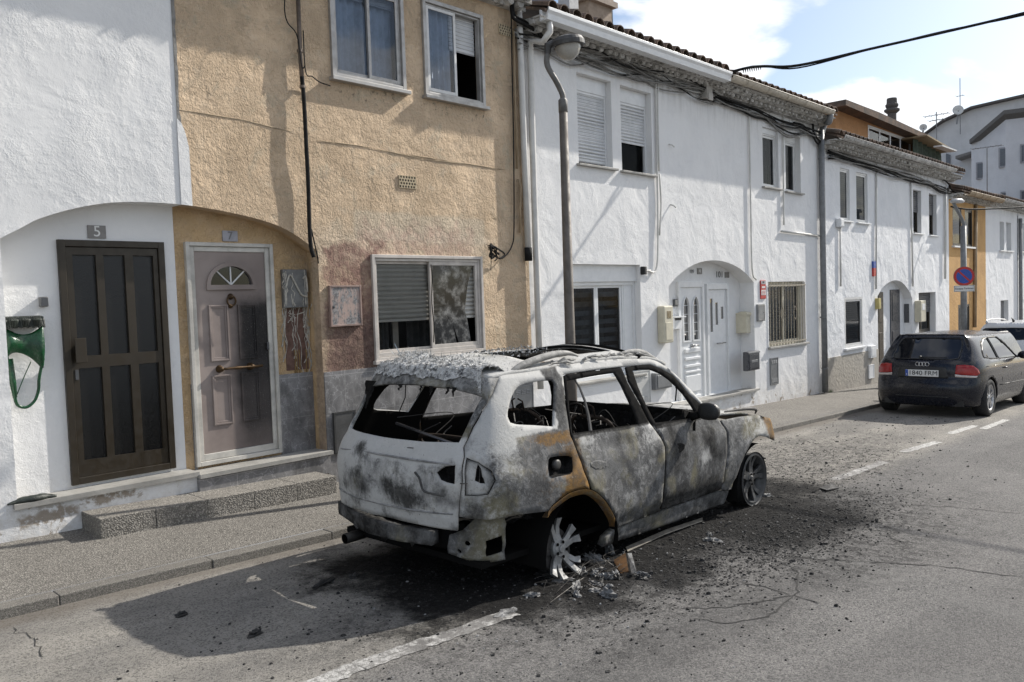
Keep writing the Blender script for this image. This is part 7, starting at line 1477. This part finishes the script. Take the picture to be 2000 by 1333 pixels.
# ---------------------------------------------------------------- cables
def cable(pts, r, mat, label, n=8, sag=None, group='cables on the facades'):
    P = [Vector(p) for p in spline(pts, n)]; c = P[0].copy(); b = MB(); b.tube([p-c for p in P], r, 6); return b.build('cable', mat, label=label, cat='cable', loc=tuple(c), smooth=True, group=group)
def cables():
    cable([(4.326, -0.05, 4.926), (4.313, -0.045, 4.734), (4.343, -0.04, 4.623), (4.425, -0.06, 4.515), (4.453, -0.08, 4.225), (4.488, -0.08, 4.241)], .006, CABLE, 'thin black cable bowed out left of the upper conduit on the ochre wall')
    cable([(4.486, -0.075, 4.572), (4.491, -0.078, 4.184), (4.582, -0.05, 4.157), (4.674, -0.04, 4.12), (4.799, -0.03, 4.107)], .006, CABLE, 'thin black cable running from the conduit to the upper window sill')
    cable([(4.46, -0.06, 4.134), (4.473, -0.055, 3.893), (4.472, -0.06, 3.5), (4.48, -0.05, 3.108), (4.473, -0.05, 2.761), (4.47, -0.06, 2.512), (4.493, -0.07, 2.397)], .021, CABLE, 'thick scorched black cable down the ochre wall beside the conduit')
    cable([(4.475, -0.06, 2.711), (4.508, -0.06, 2.562), (4.547, -0.05, 2.414), (4.561, -0.04, 2.339)], .007, CABLE, 'loose charred cable end above the melted meter box')
    cable([(7.446, -0.06, 5.504), (7.452, -0.04, 4.834), (7.436, -0.035, 3.839), (7.395, -0.035, 2.835), (7.346, -0.035, 2.583), (7.199, -0.04, 2.442), (7.072, -0.05, 2.427), (6.944, -0.06, 2.498)], .009, CABLE, 'black cable down the right edge of the ochre wall ending in a tangle')
    c = (6.945, -0.05, 2.499); b = MB(); rr = random.Random(8)
    for k in range(9): a = Vector((rr.gauss(0, .03), rr.uniform(-.03, .02), rr.gauss(0, .03))); b.tube(spline([a, a+Vector((rr.gauss(0, .05), rr.gauss(-.01, .02), rr.gauss(-.01, .05))), Vector((rr.gauss(.05, .05), -.01, rr.gauss(-.04, .05))), Vector((rr.gauss(.08, .05), -.01, rr.gauss(-.05, .03)))], 5), rr.uniform(.006, .016), 5)
    b.tube([(.0, -.01, -.05), (.005, -.01, -.12), (-.005, -.008, -.22)], .004, 5); b.tube([(-.02, 0, .02), (-.06, -.01, .09)], .003, 4); b.build('charred_cable_tangle', CABLE, loc=c, label='charred tangle of cable ends by the top right of the cracked window', cat='cable')
    # bundles slung under the eaves of the white houses
    rr = random.Random(14); A0, A1 = XW-.15, XAB; B0, B1 = XAB, XC-.1
    for k in range(13):
        y = rr.uniform(-.11, -.03); z = rr.uniform(5.04, 5.2); pts = [(A0+(A1-A0)*i/9, y+rr.gauss(0, .015), z+.015*i/9+rr.gauss(0, .022)-.05*math.sin(i*1.3+k)) for i in range(10)]; cable(pts, rr.uniform(.007, .014), rr.choice([CABLEGREY, CABLEGREY, CABLE, CABLEWHITE]), 'cable in the bundle under the eaves above the roller shutters', 5, group='cables under the eaves above the roller shutters')
    for k in range(11):
        y = rr.uniform(-.11, -.03); z = rr.uniform(5.06, 5.16); s = rr.uniform(.0, .25) if k < 4 else .02; pts = [(B0+(B1-B0)*i/9, y+rr.gauss(0, .012), z-.10*i/9+rr.gauss(0, .015)-s*math.sin(math.pi*min(1, max(0, (i-4)/3.5)))) for i in range(10)]; cable(pts, rr.uniform(.007, .016), rr.choice([CABLEGREY, CABLE, CABLE]), 'cable in the bundle under the eaves above the barred window', 5, group='cables under the eaves above the barred window')
    for k in range(8):
        y = rr.uniform(-.1, -.03); z = rr.uniform(4.62, 4.74); pts = [(XC+.3+(XCD-XC-.3)*i/9, y, z-.18*i/9+rr.gauss(0, .03)) for i in range(10)]; cable(pts, rr.uniform(.009, .017), rr.choice([CABLEGREY, CABLE]), 'cable in the bundle under the eaves of the far white house', 5, group='cables under the eaves of the far white house')
    cable([(7.404, -0.1, 5.496), (7.419, -0.12, 5.33), (7.608, -0.13, 5.288), (7.828, -0.1, 5.268), (8.141, -0.08, 5.197)], .024, CABLE, 'thick black cable joining the ochre house to the white house under the eaves'); cable([(7.412, -0.12, 5.541), (7.438, -0.13, 5.361), (7.667, -0.12, 5.322), (7.982, -0.09, 5.207)], .016, CABLE, 'thinner black cable looping over the top of the white drainpipes')
    cable([(11.388, -0.08, 5.311), (11.626, -0.12, 5.327), (11.988, -0.14, 5.401), (11.844, -0.1, 5.263), (11.52, -0.09, 5.268)], .022, CABLE, 'black cable knot by the junction box under the eaves')
    cable([(15.263, -0.05, 5.11), (15.647, -0.06, 5.11), (16.017, -0.07, 4.986), (16.253, -0.08, 4.831), (16.426, -0.08, 4.871)], .02, CABLE, 'thick black cable dropping to the corner drainpipe'); cable([(15.745, -0.06, 5.251), (16.049, -0.07, 5.21), (16.114, -0.08, 4.996), (16.355, -0.1, 4.88)], .022, CABLE, 'second black cable looping behind the corner drainpipe')
    cable([(24.147, -0.06, 4.84), (24.924, -0.07, 4.693), (25.155, -0.07, 4.542), (25.73, -0.07, 4.497), (27.229, -0.08, 4.449), (28.707, -0.06, 4.359)], .02, CABLE, 'black cable passing from the far white house across the orange house')
    cable([(24.264, -0.3, 4.013), (24.688, -0.6, 3.938), (26.021, -0.9, 3.997), (28.326, -1.3, 4.147), (30.244, -1.6, 4.322)], .022, CABLE, 'black cable crossing in front of the orange house at the lamp head')
    P = [(11.85, -0.2, 5.349), (12.188, -0.35, 5.448), (12.398, -0.6, 5.513), (12.627, -0.75, 5.546), (12.959, -1.2, 5.523), (13.858, -2, 5.772), (14.72, -2.9, 6.008), (15.088, -3.9, 6.122)]; e = Vector(P[-1])-Vector(P[-2]); P += [tuple(Vector(P[-1])+e*1.2+Vector((0, 0, .05))), tuple(Vector(P[-1])+e*4+Vector((0, 0, .6)))]
    cable(P, .022, CABLE, 'thick black overhead cable slung from the eaves across the street', 6, group='overhead cables'); Q = [tuple(Vector(p)+Vector((0, .01, -.03*math.sin(i*1.9)-.01))) for i, p in enumerate(P)]; cable(Q, .012, CABLE, 'thinner cable twisted round the thick overhead cable', 6, group='overhead cables')
    b = MB(); a, c = Vector(P[1]), Vector(P[3])
    for k in range(9): p = a+(c-a)*(.45+.06*k); b.tube([p, p+Vector((.015, 0, -.05))], [.012, .004], 5)
    b.v = [tuple(Vector(v)-a) for v in b.v]; b.build('cable_clamp', CABLE, loc=tuple(a), label='toothed black clamp on the overhead cable above the gutter joint', cat='clamp')
cables()
# ---------------------------------------------------------------- what the fire left on the street
def debris():
    rr = random.Random(77); 
    def chip(b, x, y, s, z0, flat=.35):
        n = rr.randint(4, 6); a0 = rr.random()*6.3; t = rr.uniform(-.5, .5); P = [(x+s*math.cos(a0+6.28*k/n)*rr.uniform(.5, 1.2), y+s*math.sin(a0+6.28*k/n)*rr.uniform(.4, 1.0)) for k in range(n)]; h = s*flat*rr.uniform(.3, 1.2)
        vs = [(p[0], p[1], z0-.002) for p in P]+[(x+(p[0]-x)*.7+h*t, y+(p[1]-y)*.7, z0+h*rr.uniform(.6, 1.3)) for p in P]; b.add(vs, [tuple(range(n, 2*n))]+[(k, (k+1) % n, (k+1) % n+n, k+n) for k in range(n)])
    # three densities: cinders under and beside the wreck, flakes farther off, pale ash crumbs
    b = MB()
    for k in range(10500):
        q_ = rr.random()
        if q_ < .4: x, y = SX+rr.gauss(1.9, 1.0), SY-1.35+rr.gauss(-.12, .28)
        elif q_ < .72: x, y = SX+rr.gauss(.9, 1.45), SY-.35+rr.gauss(-.35, .75)
        else: x, y = SX+rr.gauss(3.2, 1.7), SY+rr.gauss(-.45, .6)
        if y > YK-.03 or y < -6: continue
        chip(b, x, y, rr.uniform(.003, .013)*(1 if rr.random() < .93 else 2.0), zr(x), .6)
    b.build('charred_debris', simple('cinder', (.014, .0135, .013), .75, 0, .6, 30), kind='stuff')
    b = MB()
    for k in range(260):
        x, y = SX+rr.gauss(.3, .9), SY-.55+rr.gauss(-.45, .5)
        if rr.random() < .3: x, y = SX+rr.gauss(2.6, 1.3), SY-1.15+rr.gauss(-.2, .35)
        if y > YK-.03: continue
        chip(b, x, y, rr.uniform(.003, .014), zr(x), .5)
    b.build('pale_ash_crumbs', simple('pale_ash', (.24, .24, .24), .9, 0, .5, 30), kind='stuff')
    b = MB()
    for k in range(520):
        x, y = rr.uniform(3.0, 13), rr.gauss(-.9, .45)
        if y > -.05 or y < YK+.05: continue
        chip(b, x, y, rr.uniform(.003, .010), zs(x, y))
    b.build('pavement_cinders', simple('pavement_cinder', (.02, .019, .018), .85), kind='stuff')
    b = MB()
    for k in range(900):
        x, y = rr.uniform(8.2, 14.6), rr.gauss(-2.3, .6)
        if y > YK-.03: continue
        chip(b, x, y, rr.uniform(.004, .016)*(1 if rr.random() < .92 else 2.2), zr(x))
    b.build('scattered_cinders', simple('scattered_cinder', (.022, .021, .02), .8, 0, .6, 30), kind='stuff')
    # lumps one can tell apart
    MELT = simple('resolidified_aluminium', (.23, .23, .23), .55, .2, .7, 22, .006); SOOTY = simple('sooty_lump', (.03, .029, .028), .7, 0, .6, 14, .006)
    def lump(x, y, sx, sy, sz, mat, label, seed, name='molten_metal_lump', cat='debris', group=None, rot=0.0):
        b = MB(); n, m_ = 7, 14; P = []; r2 = random.Random(seed)
        for i in range(n+1):
            for j in range(m_):
                a, f = math.pi/2*i/n, 2*math.pi*j/m_; d = Vector((math.cos(f)*math.sin(a), math.sin(f)*math.sin(a), math.cos(a))); k = 1+.75*noise.noise(d*2.2+Vector((seed, 0, 0)))+.5*noise.noise(d*6+Vector((seed, 0, 0))); P.append((d.x*sx*k, d.y*sy*k, max(0, d.z*sz*k*.75)+(0 if i < n else -.004)))
        b.add(P, [(i*m_+j, (i+1)*m_+j, (i+1)*m_+(j+1) % m_, i*m_+(j+1) % m_) for i in range(n) for j in range(m_)]); o = b.build(name, mat, loc=(x, y, zr(x)), label=label, cat=cat, group=group); o.rotation_euler = (0, 0, rot); return o
    for i, (px_, py_, s, lab) in enumerate((((4.332, -3.379)+(.11, 'bright melted metal lump against the rear wheel'))[:2]+(0, 0),) if False else ()): pass
    spots = [(4.36, -3.286), (4.313, -3.462), (4.558, -3.383), (4.089, -3.49), (4.041, -3.639), (4.793, -3.344), (3.726, -3.533), (3.388, -3.623), (5.738, -3.629), (5.597, -3.741), (7.326, -3.331), (4.145, -3.305)]
    labs = ['pale melted metal lump touching the rear wheel spokes', 'ridged pale metal lump just right of the rear wheel', 'grey twisted metal lump behind the rear wheel', 'flat pale metal splash below the rear wheel', 'bright metal splash nearest the camera below the rear wheel', 'upright grey metal scrap beside the rear wheel arch', 'pale grey lump left of the rear wheel splash', 'pale ash lump on the end of the white road line', 'small pale scrap on the cinders beside the front door', 'larger pale scrap on the cinders beside the front door', 'white scrap at the foot of the front wheel', 'sooty metal lump under the rear wheel']
    dims = [(.10, .07, .07), (.09, .045, .06), (.10, .05, .09), (.10, .05, .03), (.12, .04, .035), (.06, .03, .12), (.06, .035, .04), (.11, .05, .02), (.05, .025, .03), (.08, .045, .035), (.06, .035, .04), (.13, .09, .07)]
    for i, (p, l, d) in enumerate(zip(spots, labs, dims)): lump(p[0], p[1], d[0]*.8, d[1]*.8, d[2]*.8, SOOTY if i == 11 else MELT, l, i*3+1, group='lumps of melted metal', rot=i*.9)
    r2 = random.Random(31)
    for k in range(16):
        x, y = SX+r2.gauss(.12, .2), SY-1.0+r2.gauss(-.08, .1); lump(x, y, r2.uniform(.025, .07), r2.uniform(.015, .035), r2.uniform(.015, .05), MELT if k % 3 else SOOTY, 'small %s scrap of melted metal in the heap under the rear wheel' % ('pale' if k % 3 else 'sooty'), 90+k, 'melted_scrap', group='%s scraps heaped under the rear wheel' % ('pale' if k % 3 else 'sooty'), rot=r2.random()*6)
    def plate(pts, mat, label, name, t=.006, lift=(0, 0, 0, 0)):
        c = pts[0]; b = MB(); n = len(pts); vs = [(p[0]-c[0], p[1]-c[1], .006+l+zr(p[0])-zr(c[0])) for p, l in zip(pts, lift)]; b.add(vs+[(x, y, z+t) for x, y, z in vs], [tuple(range(n))[::-1], tuple(range(n, 2*n))]+[(k, (k+1) % n, (k+1) % n+n, k+n) for k in range(n)]); b.build(name, mat, loc=(c[0], c[1], zr(c[0])), label=label, cat='debris')
    plate([(4.649, -3.488), (4.717, -3.547), (4.438, -3.773), (4.446, -3.699)], simple('rusty_plate', (.22, .11, .04), .8, .2, .6, 14), 'rusty bent plate right of the rear wheel', 'rusty_plate', lift=(0, .05, .03, 0))
    plate([(4.716, -3.565), (4.746, -3.58), (4.508, -3.787), (4.469, -3.776)], MELT, 'narrow pale strip leaning on the rusty plate', 'metal_strip', lift=(.05, .05, .02, .0))
    plate([(4.982, -3.356), (5.578, -3.323), (6.155, -3.322), (6.062, -3.377), (5.473, -3.392), (4.904, -3.431)], simple('pale_trim', (.36, .33, .28), .6, 0, .5, 9), 'long pale trim strip lying along the sill of the burnt car', 'trim_strip', lift=(0, .01, 0, 0, .01, 0))
    plate([(7.987, -3.568), (8.189, -3.614), (8.117, -3.722), (7.873, -3.693)], SOOTY, 'black scrap lying by the broken white line', 'charred_scrap', lift=(0, .02, 0, .01))
    for i, (p, lab) in enumerate((((2.976, -2.334), 'long black cinder lying in the shadow behind the burnt car'), ((3.202, -2.363), 'bulky black cinder behind the left rear corner'), ((2.081, -2.186), 'single black cinder in the middle of the car shadow'), ((2.228, -2.792), 'black cinder near the lower edge of the car shadow'))): lump(p[0], p[1], .12 if i == 0 else .045, .03, .03, SOOTY, lab, 50+i, 'cinder', rot=.35)
    b = MB()
    for k in range(40):                              # wire from the burst tyres, curled on the ground
        p = Vector((SX+rr.gauss(.1, .22), SY-.85+rr.gauss(0, .12), zr(SX)+.01)); b.tube(spline([p, p+Vector((rr.gauss(0, .12), rr.gauss(0, .08), rr.uniform(0, .07))), p+Vector((rr.gauss(0, .2), rr.gauss(0, .12), rr.uniform(0, .03)))], 4), .0018, 4)
    b.v = [(v[0]-SX, v[1]-SY, v[2]-zr(SX)) for v in b.v]; b.build('tyre_wire', simple('burnt_tyre_wire', (.06, .055, .05), .6, .4), loc=(SX, SY, zr(SX)), label='nest of burnt tyre wire round the rear wheel', cat='debris')
    # a tuft of weeds at the foot of the corner pipe
    c = (16.765, -0.244); b = MB()
    for k in range(60): a = rr.random()*6.3; l = rr.uniform(.03, .1); x, y = rr.gauss(0, .05), rr.uniform(-.08, 0); b.add([(x-.005, y, 0), (x+.005, y, 0), (x+l*.6*math.cos(a), y+l*.4*math.sin(a), l)], [(0, 1, 2)])
    b.build('weeds', simple('weed_green', (.06, .10, .03), .7), loc=(c[0], -.02, zs(c[0])), label='small tuft of weeds at the foot of the grey corner drainpipe', cat='plant')
debris()
# ---------------------------------------------------------------- put every house's empty at its foot
bpy.context.view_layer.update()
for h in [o for o in bpy.data.objects if o.type == 'EMPTY' and o.parent is None and o.location.length < 1e-6]:
    w = next((c for c in h.children if c.name.split('.')[0] == 'wall'), None) or next(c for c in h.children if c.type == 'MESH')
    xs = [v.co.x for v in w.data.vertices]; ys = [v.co.y for v in w.data.vertices]; zz = [v.co.z for v in w.data.vertices]
    c = Vector(((min(xs)+max(xs))/2, min(ys), min(zz))); h.location = c
    for k in h.children: k.location = Vector(k.location)-c
